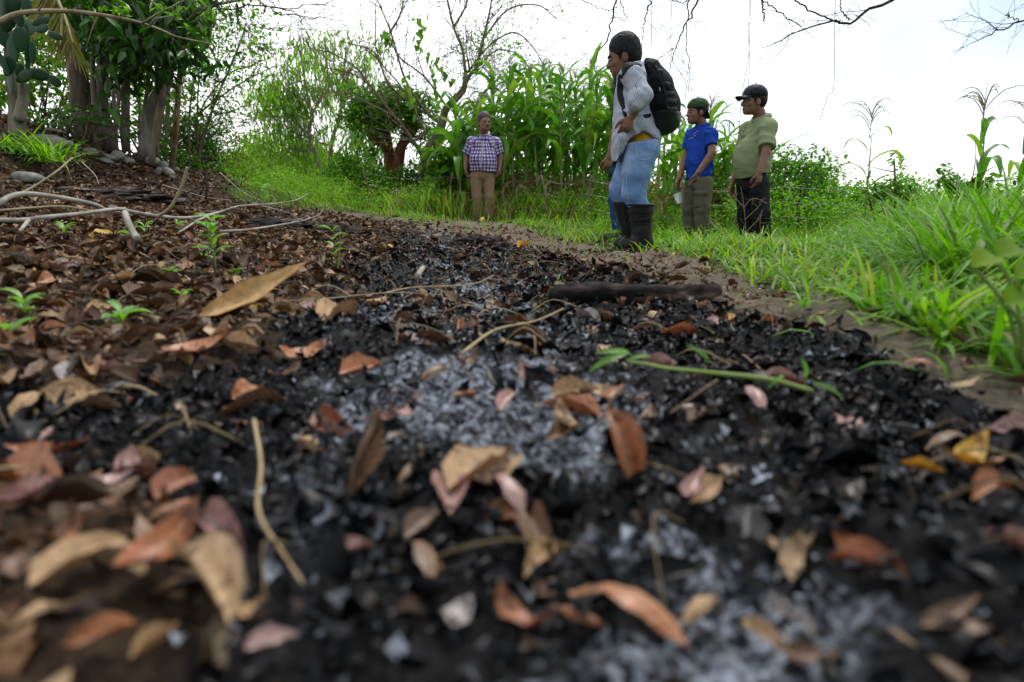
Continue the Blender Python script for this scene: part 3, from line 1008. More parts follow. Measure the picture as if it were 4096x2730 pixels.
# ---------------- man with the backpack
def man_backpack():
    D = 5.15
    P = lambda x, y, dy=0.0: fp(x, y, D + dy)
    H = Head(P(2497, 223, .0), A(-.95, .22, -.22), 1.08, .05)
    neck = P(2532, 276)
    shL, elL, wrL = P(2530, 303, -.165), P(2566, 384, -.24), P(2525, 470, -.19)
    shR, elR, wrR = P(2520, 288, .17), P(2535, 392, .25), P(2505, 470, .2)
    pel = P(2565, 590)
    chest = P(2535, 345)
    v = Vol(*bounds([P(2430, 140), P(2640, 640), elL, elR], .16), .006)
    v.skin = M_SKIN
    H.carve(v, neck, .055)
    v.cone(neck - A(0, 0, .05), chest, .06, .10, .04, (.75, 1.3, 1))
    v.cone(chest, pel, .10, .11, .05, (.8, 1.25, 1))
    for sh, el, wr in ((shL, elL, wrL), (shR, elR, wrR)):
        v.cone(neck - A(0, 0, .05), sh, .04, .045, .03)
        v.cone(sh, el, .05, .042, .02)
        v.cone(el, wr, .043, .027, .015)
    hand(v, wrL, P(2500, 515, -.2) - wrL, A(-.9, 0, .3), A(.2, 1, 0), 1.0, .95)
    hand(v, wrR, A(-.3, 0, -1), A(-.9, 0, .3), A(.2, -1, 0), 1.0, .75)
    foot = P(2565, 985); foot[2] = Gs(foot[0], foot[1])
    o = person_root(v, 'standing man in white checked shirt, faded jeans and rubber boots wearing a black backpack', foot)
    H.eyes(o); H.mouth(o)
    hv = H.hair(.010, -.075, 3, .006, hl=.008)
    vadd('hair', hv, M_HAIR, o)
    # mustard t-shirt under the shirt
    tv = Vol(*bounds([P(2500, 520), P(2640, 620)], A(.12, .26, .05)), .009)
    tv.cone(P(2545, 500), P(2568, 575), .098, .112, .04, (1, 1.3, 1))
    z1 = zcut([(2480, 586), (2508, 583), (2560, 572), (2600, 566), (2632, 574), (2650, 590)], D)
    tv.cut(lambda X, Y, Z: z1(X) - Z).folds(.005, (8, 8, 14), 4)
    vadd('undershirt', tv, M_YEL, o)
    # shirt
    sv = Vol(*bounds([P(2430, 230), P(2660, 670), elL, elR], .15), .0075)
    sv.cone(neck - A(0, 0, .03), P(2529, 312), .068, .095, .04, (.85, 1.15, 1))
    sv.cone(P(2531, 318), P(2527, 400), .112, .118, .05, (.92, 1.5, 1))
    sv.cone(P(2527, 400), P(2540, 500), .12, .128, .05, (.95, 1.38, 1))
    sv.cone(P(2540, 500), P(2566, 560), .13, .132, .05, (1, 1.3, 1))
    sv.cone(P(2498, 470, -.02), P(2478, 600, -.03), .09, .055, .05, (.75, 1.9, 1))
    sv.cone(P(2474, 560, -.03), P(2460, 660, -.04), .05, .03, .04, (.6, 2.4, 1))
    for sh, el, dy in ((shL, elL, -.25), (shR, elR, .25)):
        sv.cone(neck - A(0, 0, .035), sh, .05, .074, .04)
        sv.cone(sh, el, .076, .064, .03)
        cuff = P(2550, 398, dy)
        sv.cone(el, cuff, .066, .062, .015)
        for q in (0., .5, 1.):
            c = el + (cuff - el) * q
            sv.cone(c, c + A(-.006, 0, -.01), .069, .068, .006)
    z2 = zcut([(2425, 640), (2449, 650), (2462, 634), (2485, 612), (2496, 580), (2506, 562), (2530, 545), (2558, 534), (2580, 543), (2597, 555), (2632, 560), (2670, 560)], D)
    zc = P(2548, 402, -.25)[2]
    def hem(X, Y, Z):
        armL = (np.abs(Y - (D - .27)) < .10) & (Z > zc - .05) & (Z < zc + .02)
        return z2(X) - Z
    sv.cut(hem)
    # roll cuffs end
    for dy in (-.25, .25):
        c = P(2545, 405, dy)
        el = P(2566, 384, dy)
    sv.folds(.013, (7, 9, 11), 8, .002, 26)
    so = vadd('shirt', sv, M_PLAID2, o, 1, lambda V: plaid_uv(V, chest[0], D, .155, [(shL, elL, .072), (shR, elR, .072)]))
    # collar
    neck = neck - A(0, 0, .012)
    cp = spl([neck + A(-.075, -.0, -.03), neck + A(-.05, -.075, .005), neck + A(.03, -.085, .035), neck + A(.075, 0, .045), neck + A(.03, .085, .035), neck + A(-.05, .075, .005), neck + A(-.075, .0, -.03)], 30)
    V, F = tube(cp, 1, 8, flat=(.012, .024))
    co = add('collar', V, F, M_PLAID2, o, attrs={'plaid': np.stack([V[:, 0] + V[:, 1], V[:, 2], 0 * V[:, 0]], 1)})
    # jeans
    jv = Vol(*bounds([P(2430, 540), P(2650, 870)], A(.2, .32, .12)), .0085)
    jv.ell(P(2570, 588), (.122, .165, .12), .04)
    jv.cone(P(2566, 600, -.085), P(2545, 690, -.10), .122, .10, .04)
    jv.cone(P(2545, 690, -.10), P(2535, 775, -.10), .10, .086, .03)
    jv.cone(P(2535, 775, -.10), P(2562, 835, -.10), .082, .068, .02)
    jv.cone(P(2545, 612, .09), P(2482, 762, .11), .115, .084, .04)
    jv.cone(P(2482, 762, .11), P(2506, 840, .10), .084, .06, .02)
    z3 = P(2570, 566)[2]
    jv.cut(lambda X, Y, Z: Z - (z3 + .15 * (X - pel[0])))
    zk = P(2540, 770)[2]
    jv.folds(.015, (5, 6, 15), 12, .0, 1, lambda p: .35 + .9 * np.exp(-((p[:, 2] - zk) / .13) ** 2) + .4 * np.exp(-((p[:, 2] - pel[2]) / .07) ** 2))
    jo = vadd('jeans', jv, M_JEAN, o)
    def stitched(name, pts, r=.0022, mat=M_THREAD):
        W = np.array([jv.hit(a, b, .002) for a, b in spl(pts, 20)])
        V, F = tube(W, r, 5)
        add(name, V, F, mat, o).parent = jo
    stitched('side_seam', [(2518, 590), (2510, 640), (2505, 700), (2508, 750), (2515, 800)])
    stitched('pocket_seam', [(2541, 572), (2550, 625), (2560, 637), (2592, 636), (2612, 600), (2622, 572), (2580, 570), (2541, 572)])
    # boots
    zg = foot[2]
    rubber_boot(o, P(2563, 816, -.10), P(2566, 935, -.10), A(*P(2580, 955, -.10)[:2], zg + .055), A(*P(2495, 955, -.14)[:2], zg + .04), .094, .067, zg)
    zg2 = Gs(*P(2515, 960, .12)[:2])
    rubber_boot(o, P(2500, 806, .105), P(2522, 925, .12), A(*P(2528, 950, .12)[:2], zg2 + .06), A(*P(2478, 960, .10)[:2], zg2 + .04), .092, .066, zg2, False)
    # ---- backpack
    b = empty('backpack', P(2640, 535), 'large black backpack with webbing loops worn by the man in the checked shirt', 'backpack')
    bv = Vol(*bounds([P(2560, 235), P(2725, 545)], A(.06, .26, .06)), .008)
    bv.cone(P(2600, 278), P(2626, 345), .072, .105, .04, (1, 1.45, 1))
    bv.cone(P(2626, 345), P(2646, 425), .105, .122, .04, (1, 1.35, 1))
    bv.cone(P(2646, 425), P(2655, 478), .122, .108, .04, (1, 1.3, 1))
    bv.folds(.007, (7, 6, 9), 21, .0015, 40)
    zb = lambda X: P(2640, 455)[2] + 0 * X
    full = bv.F.copy()
    bv.cut(lambda X, Y, Z: zb(X) - Z)
    bo = vadd('pack_body', bv, M_PACK, b)
    bv.F = full.copy() - np.float32(.006)
    bv.cut(lambda X, Y, Z: Z - zb(X) - .008)
    vadd('pack_base', bv, M_PACKB, b)
    bv.F = full
    # side pocket panels, zips and webbing loops lie on the body
    def onpack(name, pts, w, th, mat, n=14):
        W = np.array([bv.hit(p, q, .003) for p, q in spl(pts, n)])
        cpk = P(2635, 400)
        return ribbon(name, rel_path(W), W - cpk * A(1, 1, 0) - W * A(0, 0, 1) + A(0, 0, .0), w, th, mat, b)
    onpack('side_panel_zip', [(2590, 300), (2604, 350), (2612, 400), (2616, 448)], .012, .010, M_WEB)
    onpack('front_seam_piping', [(2622, 262), (2640, 310), (2660, 370), (2670, 450)], .014, .014, M_WEB)
    onpack('pocket_flap_edge', [(2585, 362), (2610, 364), (2640, 358)], .014, .012, M_WEB)
    for y0, xa, xb in ((285, 2630, 2652), (335, 2652, 2682), (372, 2658, 2700), (402, 2664, 2706), (432, 2668, 2708)):
        onpack('webbing_loop', [(xa, y0), ((xa + xb) / 2, y0 + 2), (xb, y0 + 5)], .032, .005, M_PACKB, 8)
    onpack('compression_strap', [(2594, 262), (2625, 300), (2660, 330), (2688, 370)], .016, .006, M_WEB)
    for q in ((2612, 372), (2638, 350)):
        c = bv.hit(*q, .006)
        V, F = tube(np.array([c, c + A(.004, -.006, -.014), c + A(.003, -.004, -.028)]), .003, 6)
        add('zip_pull', V, F, M_THREAD, b)
    V, F = tube(spl([P(2576, 262, .0), P(2584, 238, .0), P(2600, 238, .0), P(2608, 256, .0)], 12), 1, 8, flat=(.016, .010))
    add('top_handle', V, F, M_WEB, b)
    # shoulder straps follow the shirt
    pts = [(2566, 262), (2540, 253), (2512, 258), (2492, 282), (2480, 330), (2481, 380), (2492, 425), (2502, 462)]
    W = rel_path(np.array([sv.hit(a, c, .006) for a, c in spl(pts, 34)]), 6)
    out = W - A(chest[0], D, 0) * A(1, 1, 0) - W * A(0, 0, 1) + A(0, 0, .25) * (W[:, 2:3] > shL[2])
    ribbon('shoulder_strap', W, out, np.interp(np.linspace(0, 1, 34), [0, .3, .75, .85, 1], [.055, .065, .056, .03, .028]), .009, M_WEB, b)
    pts = [(2502, 462), (2530, 474), (2560, 472), (2590, 462)]
    W2 = np.array([P(a, c, -.186) for a, c in spl(pts, 16)])
    W2 = np.vstack([W[-1:], W2[1:-1], P(2602, 462, -.13)[None]])
    ribbon('lower_strap', W2, W2 - A(chest[0], D, 0) * A(1, 1, 0) - W2 * A(0, 0, 1), .026, .008, M_WEB, b)
    Wm = W.copy(); Wm[:, 1] = 2 * D - Wm[:, 1]
    om = out.copy(); om[:, 1] *= -1
    ribbon('shoulder_strap', Wm, om, .05, .013, M_WEB, b)
    return o

def rel_path(W, it=3):
    W = W.copy()
    for _ in range(it):
        W[1:-1] = .5 * W[1:-1] + .25 * (W[:-2] + W[2:])
    return W

def yawR(f):
    f = unit(A(f[0], f[1], 0))
    return np.stack([f, A(-f[1], f[0], 0), A(0, 0, 1)], 1)      # forward, left, up

# ---------------- generic standing man (joints given in full-size pixels)
def man(D, label, head, hf, hs, neck, sh, el, wr, hip, knee, ank, face, skin, top, bottom, res=.006,
        hroll=0., curl=(.6, .6), handd=None, hair=None, fat=.0):
    P = lambda q: fp(q[0], q[1], D + q[2])
    H = Head(P(head), hf, hs, hroll)
    Rb = yawR(face)
    N_ = P(neck)
    S, E, W = [P(q) for q in sh], [P(q) for q in el], [P(q) for q in wr]
    Hp, Kn, An = [P(q) for q in hip], [P(q) for q in knee], [P(q) for q in ank]
    ft = (An[0] + An[1]) / 2
    ft[2] = min(Gs(ft[0], ft[1]), An[0][2], An[1][2])
    cen = (Hp[0] + Hp[1]) / 2
    chest = (S[0] + S[1]) / 2 * .62 + cen * .38
    v = Vol(*bounds([H.c + .17 * hs, H.c - .17 * hs, cen] + S + E + W + [w + A(0, 0, -.17) for w in W], .09), res)
    v.skin = skin
    H.carve(v, N_, .055, fat * .03)
    v.cone(N_ - A(0, 0, .05), chest, .05, .09, .04, (.8, 1.3, 1), Rb)
    v.cone(chest, cen, .10, .10, .05, (.8, 1.3, 1), Rb)
    for a in (0, 1):
        v.cone(N_ - A(0, 0, .055), S[a], .035, .04, .03)
        v.cone(S[a], E[a], .047, .041, .02)
        v.cone(E[a], W[a], .042, .028, .015)
        hd = (handd[a] if handd else W[a] - E[a])
        left = a == 1
        hand(v, W[a], hd, Rb[:, 0], -Rb[:, 1] * (1 if left else -1), hs * .95, curl[a])
    o = person_root(v, label, ft)
    H.eyes(o)
    N_ = N_ - A(0, 0, .012)
    return dict(o=o, H=H, P=P, Rb=Rb, N=N_, S=S, E=E, W=W, Hp=Hp, Kn=Kn, An=An, cen=cen, chest=chest, D=D, zg=ft[2])

def shirt(m, rc, rw, sq, sleeve, rs, hem, mat, name='shirt', seed=1, belly=None, plaid=False, res=.008, amp=.008):
    """sleeve: fraction of the upper arm covered"""
    S, E, Rb = m['S'], m['E'], m['Rb']
    P = m['P']
    zt = m['N'][2]
    wst = m['cen']
    v = Vol(*bounds([m['N'], wst - A(0, 0, .12)] + S + E, .2), res)
    v.cone(m['N'] - A(0, 0, .028), (S[0] + S[1]) / 2 - A(0, 0, .03), .066, .085, .04, (.9, 1.2, 1), Rb)
    v.cone(m['chest'] + A(0, 0, .06), m['chest'] - A(0, 0, .08), rc * .96, rc, .06, sq, Rb)
    v.cone(m['chest'] - A(0, 0, .08), wst + A(0, 0, -.02), rc, rw, .06, sq, Rb)
    v.cone(wst, wst - A(0, 0, .12), rw, rw * .99, .04, sq, Rb)
    if belly:
        bc, br = belly
        v.ell(P(bc), br, .07, Rb)
    for a in (0, 1):
        v.cone(m['N'] - A(0, 0, .04), S[a] - A(0, 0, .0), .055, rs * .9, .05)
        e = S[a] + (E[a] - S[a]) * sleeve
        # sleeve as its own volume so that it ends cleanly
        tv = Vol(v.lo, v.lo + .1, v.h); tv.n, tv.ax, tv.F = v.n, v.ax, np.full(v.n, .2, np.float32)
        tv.cone(S[a], S[a] + (E[a] - S[a]) * (sleeve + .25), rs * .9, rs, .01)
        ax = unit(E[a] - S[a])
        tv.cut(lambda X, Y, Z: (X - e[0]) * ax[0] + (Y - e[1]) * ax[1] + (Z - e[2]) * ax[2])
        k = .06
        hh = np.clip(.5 + .5 * (v.F - tv.F) / k, 0, 1)
        v.F = v.F * (1 - hh) + tv.F * hh - k * hh * (1 - hh) * (v.F + tv.F < .3)
    z = zcut(hem, m['D'])
    v.cut(lambda X, Y, Z: z(X) - Z)
    v.folds(amp, (6, 6, 9), seed, .0015, 28)
    m['shirtv'] = v
    at_ = (lambda V: plaid_uv(V, m['chest'][0], m['D'], rc * 1.25, [(S[0], E[0], rs), (S[1], E[1], rs)])) if plaid else None
    return vadd(name, v, mat, m['o'], 1, at_)

def trousers(m, rh, rk, ra, mat, name='trousers', seed=5, top=None, res=.0085, amp=.009, asq=(.95, 1.25, 1)):
    Hp, Kn, An, Rb = m['Hp'], m['Kn'], m['An'], m['Rb']
    v = Vol(*bounds(Hp + Kn + An, .17), res)
    v.ell(m['cen'] + A(0, 0, .03), (rh * 1.28, rh * 1.65, rh * 1.25), .05, Rb)
    for a in (0, 1):
        v.cone(Hp[a], Kn[a], rh, rk, .025)
        v.cone(Kn[a], An[a], rk, ra, .02)
    zt = m['cen'][2] + (top or .12)
    v.cut(lambda X, Y, Z: Z - zt)
    za = [An[a] for a in (0, 1)]
    zb = min(z_[2] for z_ in za)
    v.cut(lambda X, Y, Z: zb - Z)
    zk, zh = (Kn[0][2] + Kn[1][2]) / 2, m['cen'][2] - .06
    v.folds(amp, (6, 6, 14), seed, 0, 1, lambda p: .4 + .7 * np.exp(-((p[:, 2] - zk) / .12) ** 2) + .6 * np.exp(-((p[:, 2] - zb) / .08) ** 2) + .5 * np.exp(-((p[:, 2] - zh) / .05) ** 2))
    m['trv'] = v
    return vadd(name, v, mat, m['o'])

def seam(m, vol, name, pts, r, mat, par, n=18):
    W = rel_path(np.array([vol.hit(a, b, .0015) for a, b in spl(pts, n)]), 2)
    V, F = tube(W, r, 5)
    q = add(name, V, F, mat, m['o'])
    q.parent = par
    return q

def cap(m, hgt, brim_dir, brim_len, mat, seed, tilt=0., mesh_back=False):
    H = m['H']
    v = Vol(H.c - .25 * H.k, H.c + .25 * H.k, .006)
    H.e(v, -.006, 0, .05, (.114, .096, .082 + hgt), k=.02)
    lo = H.p(0, 0, .035)
    nrm = H.R[:, 2] - (.10 + tilt) * H.R[:, 0]
    v.cut(lambda X, Y, Z: -((X - lo[0]) * nrm[0] + (Y - lo[1]) * nrm[1] + (Z - lo[2]) * nrm[2]))
    v.folds(.003, (14, 14, 14), seed)
    o = vadd('cap', v, mat, m['o'])
    # brim: a curved thin plate
    g = []
    for i_, t in enumerate(np.linspace(0, 1, 7)):
        for s in np.linspace(-1, 1, 11):
            a = s * 1.25
            rad0 = .1
            rx = (.092 + brim_len * t * math.sqrt(max(0, 1 - .55 * s * s))) * math.cos(a * .62)
            sy = .086 * math.sin(a * .98) * (1 + .06 * t)
            dz = .038 - .012 * t - .03 * (s * s) * (.35 + .65 * t) + (.10 + tilt) * rx * (1 if brim_dir > 0 else -1)
            if brim_dir < 0:            # worn backwards: the peak hangs down over the nape
                dz = .03 - .012 * (s * s) - 1.15 * brim_len * t * math.sqrt(max(0, 1 - .55 * s * s)); rx = .098 * math.cos(a * .62) + .45 * (rx - .092 * math.cos(a * .62))
            g.append(H.p(rx * brim_dir, sy, dz))
    g = np.array(g)
    th = H.R[:, 2] * .003
    n0 = len(g)
    V = np.vstack([g + th, g - th])
    Q = []
    for i_ in range(6):
        for j_ in range(10):
            a = i_ * 11 + j_
            Q += [[a, a + 1, a + 12, a + 11], [n0 + a, n0 + a + 11, n0 + a + 12, n0 + a + 1]]
    for j_ in range(10):
        a = 66 + j_
        Q += [[a, a + 1, n0 + a + 1, n0 + a]]
    for i_ in range(6):
        a = i_ * 11; b = a + 10
        Q += [[a, a + 11, n0 + a + 11, n0 + a], [b, n0 + b, n0 + b + 11, b + 11]]
    q = add('brim', V, np.array(Q), mat, m['o'])
    q.parent = o
    bt = add('cap_button', *sphere(H.p(-.006, 0, .05 + .083 + hgt), .009, None, 8, 5), mat, m['o'])
    bt.parent = o
    return o

def shoes(m, mat, dirv, L=.2, name='shoe', r=.045):
    for a in (0, 1):
        q = m['An'][a]
        zg = Gs(q[0], q[1])
        d = unit(A(dirv[a][0], dirv[a][1], 0))
        b = A(q[0], q[1], zg + .035) - d * .05
        v = Vol(*bounds([b, b + d * L], .1), .008)
        v.cone(b, b + d * L, r, r * .85, .02, (1, 1, .8))
        v.cone(b + A(0, 0, .03), b + A(0, 0, .08), r, r * .9, .02)
        v.cut(lambda X, Y, Z: zg - Z)
        vadd(name, v, mat, m['o'])

man_backpack()

# ---------------- older man in the gingham shirt, facing the camera
m = man(9.8, 'grey-haired man in purple gingham shirt and tan trousers standing on the verge', (1937, 489, -.02), A(.42, -.9, .0), 1.05, (1935, 543, .02),
        [(1887, 571, .0), (1982, 571, .0)], [(1866, 625, .03), (2000, 625, .03)], [(1862, 672, -.02), (1998, 670, -.02)],
        [(1904, 706, .0), (1956, 706, .0)], [(1908, 786, -.03), (1955, 786, -.03)], [(1911, 872, .0), (1951, 872, .0)],
        A(0, -1, 0), M_SKIN2, None, None, .0075, curl=(1.0, 1.0), handd=[A(.02, -.05, -1), A(-.04, -.05, -1)], fat=.25)
o1 = m['o']
m['H'].mouth(o1, True, M_HAIRG)
vadd('hair', m['H'].hair(.004, -.05, 9, .006, .007, hl=.02), M_HAIRG, o1)
st = shirt(m, .130, .140, (.95, 1.28, 1), .74, .074, [(1840, 682), (1874, 682), (1905, 684), (1930, 681), (1960, 686), (1985, 688), (2020, 690)], M_PLAID1, seed=31, plaid=True, belly=((1930, 640, -.06), (.10, .15, .13)), amp=.014)
seam(m, m['shirtv'], 'button_placket', [(1934, 552), (1930, 600), (1928, 640), (1921, 680)], .004, M_WHITEP, st)
seam(m, m['shirtv'], 'chest_pocket', [(1945, 562), (1948, 598), (1963, 604), (1980, 600), (1978, 566)], .003, M_PLAID1, st)
for s in (-1, 1):
    q = m['N'] + A(0, -.02, -.005)
    V, F = tube(spl([q + A(s * .012, -.085, -.045), q + A(s * .06, -.05, -.005), q + A(s * .078, .03, .015), q + A(0, .085, .03)], 16), 1, 8, flat=(.012, .024))
    add('collar', V, F, M_PLAID1, o1, attrs={'plaid': np.stack([V[:, 0], V[:, 2], 0 * V[:, 0]], 1)})
tr = trousers(m, .09, .069, .062, M_TAN, seed=41, amp=.008)
seam(m, m['trv'], 'fly_seam', [(1931, 690), (1931, 712), (1931, 730)], .003, M_TAN, tr, 8)
shoes(m, M_SOLE, [A(-.25, -1, 0), A(.2, -1, 0)], .2, 'sandal', .042)

# ---------------- man in the blue t-shirt
m = man(7.7, 'man in cobalt blue t-shirt and olive cargo trousers with green cap worn backwards', (2789, 447, .0), A(-.97, -.22, -.02), 1.03, (2812, 500, .02),
        [(2766, 548, .12), (2841, 537, -.13)], [(2744, 622, .12), (2849, 612, -.24)], [(2716, 716, .0), (2793, 690, -.33)],
        [(2772, 735, .07), (2818, 735, -.07)], [(2760, 838, .06), (2808, 838, -.11)], [(2768, 946, .1), (2808, 946, -.06)],
        A(-.75, -.66, 0), M_SKIN, None, None, .0065, curl=(.95, .85), handd=[A(-.25, -.1, -1), A(-.3, .0, -1)])
o2 = m['o']
m['H'].mouth(o2)
vadd('hair', m['H'].hair(.0, -.07, 10, .005, .007), M_HAIR, o2)
st = shirt(m, .110, .114, (.95, 1.25, 1), .64, .072, [(2700, 716), (2734, 716), (2765, 714), (2800, 708), (2857, 704), (2890, 704)], M_BLUE, seed=51, amp=.015)
for q in ((2776, 536), (2779, 543), (2790, 525), (2772, 553), (2763, 552), (2757, 556), (2796, 519), (2783, 531)):
    c = m['shirtv'].hit(*q, .001)
    add('print_mark', *sphere(c, A(.004, .003, .007), None, 6, 4), M_WHITEP, o2).parent = st
V, F = tube(spl([m['N'] + A(-.06, -.045, -.025), m['N'] + A(.01, -.085, .0), m['N'] + A(.075, .0, .02), m['N'] + A(.02, .08, .01), m['N'] + A(-.05, .045, -.02), m['N'] + A(-.06, -.045, -.025)], 24), .011, 7)
add('neckband', V, F, M_BLUE, o2).parent = st
tr = trousers(m, .092, .083, .076, M_OLIVE, 'cargo_trousers', 61, amp=.015)
c = m['trv'].hit(2802, 800, -.012)
v = Vol(c - .16, c + .16, .007)
v.box(c, (.026, .07, .085), .02, .01, yawR(A(-.35, -1, 0)))
v.box(c + A(-.0, -.006, .075), (.03, .074, .022), .012, .008, yawR(A(-.35, -1, 0)))
v.folds(.004, (12, 12, 20), 8)
vadd('cargo_pocket', v, M_OLIVE, o2).parent = tr
shoes(m, M_OLIVE, [A(-.8, -.6, 0), A(-.8, -.6, 0)], .2)
cp = cap(m, .010, -1, .085, M_CAPG, 71, tilt=-.12)
for s_, u_ in ((-.035, .086), (-.012, .09), (.012, .09), (-.024, .074), (.0, .076)):
    H = m['H']
    V, F = tube(np.array([H.p(-.098, s_ + .05, u_ - .012), H.p(-.094, s_ + .052, u_ + .004)]), .0045, 6)
    add('cap_lettering', V, F, M_RED, o2).parent = cp
# what he holds: phone and clear cup
W0 = m['W'][0]
hp = W0 + A(-.03, -.05, -.10)
ph = empty('mobile_phone', hp, 'black mobile phone held in the hand of the man in blue', 'phone')
v = Vol(hp - .15, hp + .15, .004)
Rp = np.stack([unit(A(-.55, -.25, -.62)), unit(A(.2, -.95, .2)), unit(np.cross(unit(A(-.55, -.25, -.62)), unit(A(.2, -.95, .2))))], 1)
v.box(hp + Rp[:, 0] * .03, (.075, .0375, .0055), .005, .002, Rp)
vadd('phone_body', v, M_PHONE, ph)
cu = fp(2713, 792, 7.6)
cupo = empty('plastic_cup', cu, 'clear plastic cup held with the phone by the man in blue', 'cup')
ax = unit(A(.30, .0, -1))
prof = [(-.055, .044), (-.052, .046), (-.045, .043), (.055, .031), (.058, .028)]
pts = np.array([cu + ax * q for q, _ in prof])
V, F = tube(pts, [r for _, r in prof], 18, cap=False)
add('cup_wall', V, F, M_CUP, cupo)
V, F = tube(np.array([cu + ax * .054, cu + ax * .058]), .028, 18)
add('cup_base', V, F, M_CUP, cupo)

# ---------------- man in the sage polo shirt
m = man(7.0, 'heavy-set man in sage green polo shirt with black trousers and black peaked cap', (3017, 402, .0), A(-.985, -.12, -.02), 1.07, (3046, 466, .02),
        [(2992, 523, .15), (3071, 511, -.16)], [(2962, 640, .2), (3064, 612, -.29)], [(2928, 738, .1), (3037, 690, -.36)],
        [(2985, 742, .09), (3036, 735, -.08)], [(2985, 860, .08), (3044, 858, -.12)], [(2994, 968, .1), (3050, 968, -.08)],
        A(-.86, -.5, 0), M_SKIN, None, None, .0065, curl=(.95, .8), handd=[A(.0, -.1, -1), A(-.05, -.05, -1)])
o3 = m['o']
m['H'].mouth(o3)
vadd('hair', m['H'].hair(.0, -.09, 12, .006, .007), M_HAIR, o3)
st = shirt(m, .122, .136, (1.0, 1.22, 1), .76, .08, [(2890, 722), (2921, 724), (2950, 716), (2985, 706), (3010, 690), (3020, 686), (3035, 694), (3085, 697), (3120, 697)], M_SAGE, 'polo_shirt', 81, belly=((2990, 640, -.02), (.12, .15, .2)), amp=.014)
for s in (-1, 1):
    q = m['N']
    f_, l_ = m['Rb'][:, 0], m['Rb'][:, 1]
    V, F = tube(spl([q + f_ * .085 + l_ * s * .02 + A(0, 0, -.05), q + f_ * .045 + l_ * s * .072 + A(0, 0, -.008), q - f_ * .04 + l_ * s * .072 + A(0, 0, .022), q - f_ * .085 + A(0, 0, .03)], 16), 1, 8, flat=(.012, .026))
    add('collar', V, F, M_SAGE, o3).parent = st
seam(m, m['shirtv'], 'button_placket', [(2990, 490), (2976, 515), (2965, 545)], .006, M_SAGE, st, 12)
seam(m, m['shirtv'], 'chest_emblem', [(2990, 519), (2993, 521)], .004, M_WHITEP, st, 4)
for q in ((2967, 532), (2975, 518)):
    add('button', *sphere(m['shirtv'].hit(*q, .003), .0055, None, 7, 5), M_WHITEP, o3).parent = st
tr = trousers(m, .098, .086, .08, M_DKJEAN, seed=91, amp=.016)
for a in (0, 1):
    K_, An_ = m['Kn'][a], m['An'][a]
    zg = Gs(An_[0], An_[1]) - .01
    d_ = unit(A(-.8, -.6, 0))
    rubber_boot(o3, K_ + (An_ - K_) * .12, An_ + A(0, 0, .06), A(An_[0], An_[1], zg + .055), A(An_[0], An_[1], zg + .04) + d_ * .14, .094, .07, zg, True)
cp = cap(m, .01, 1, .085, M_CAPK, 73, tilt=-.05)

# ---------------- man mostly hidden behind the one with the backpack
m = man(6.35, 'man in black t-shirt and blue jeans standing behind the backpack wearer', (2536, 345, .0), A(-.9, .4, 0), 1.0, (2530, 402, .0),
        [(2490, 425, .17), (2497, 425, -.17)], [(2480, 520, .22), (2462, 535, -.2)], [(2470, 610, .2), (2438, 628, -.2)],
        [(2492, 690, .08), (2492, 690, -.08)], [(2480, 800, .09), (2472, 800, -.08)], [(2510, 915, .1), (2484, 915, -.08)],
        A(-1, .1, 0), M_SKIN, None, None, .008, curl=(.9, .9))
m['H'].mouth(m['o'])
vadd('hair', m['H'].hair(.0, -.07, 14, .005, .008), M_HAIR, m['o'])
shirt(m, .118, .118, (.92, 1.35, 1), .6, .078, [(2380, 707), (2600, 707)], M_BLACKT, seed=33)
trousers(m, .095, .085, .078, M_JEAN2, 'jeans', 34)
shoes(m, M_SOLE, [A(-1, 0, 0), A(-1, 0, 0)], .2)
# ------------------------------------------------------------ leaf litter
def leaf_tmpl(nl, nw, W, bend=0., cup=0., wave=0., twist=0., seed=0, peak=.45, tip=1.0, ragged=0.):
    """sheet along +Y (-.5...5), unit length; returns V, quads"""
    t = np.linspace(0, 1, nl + 1)
    r_ = np.random.default_rng(seed)
    prof = np.sin(np.pi * t ** (math.log(.5) / math.log(peak))) ** (.75 * tip)
    prof = np.maximum(prof, .03) * W * .5
    s = np.linspace(-1, 1, nw + 1)
    V = np.zeros((nl + 1, nw + 1, 3))
    ph = r_.random(4) * 6.28
    rag = 1 + ragged * (r_.random((nl + 1, nw + 1)) - .5)
    y = t - .5
    ang = bend * y * 2
    # spine bent on an arc
    cy = np.cumsum(np.concatenate([[0], np.cos((ang[1:] + ang[:-1]) / 2) / nl])); cz = np.cumsum(np.concatenate([[0], np.sin((ang[1:] + ang[:-1]) / 2) / nl]))
    cy -= cy.mean(); cz -= cz.min()
    for a in range(nl + 1):
        x = s * prof[a] * rag[a]
        z = cup * prof[a] * (np.abs(s) ** 1.4) + wave * np.sin(t[a] * 9 + ph[0] + s * 1.5) * np.abs(s) * .5 + wave * .4 * np.sin(t[a] * 17 + ph[1]) * s
        tw = twist * y[a]
        V[a, :, 0] = x * math.cos(tw) - z * math.sin(tw)
        q = x * math.sin(tw) + z * math.cos(tw)
        V[a, :, 1] = cy[a] - q * math.sin(ang[a])
        V[a, :, 2] = cz[a] + q * math.cos(ang[a])
    i = np.arange(nl)[:, None] * (nw + 1); j = np.arange(nw)[None]
    Q = np.stack([i + j, i + j + 1, i + nw + 2 + j, i + nw + 1 + j], -1).reshape(-1, 4)
    return V.reshape(-1, 3), Q

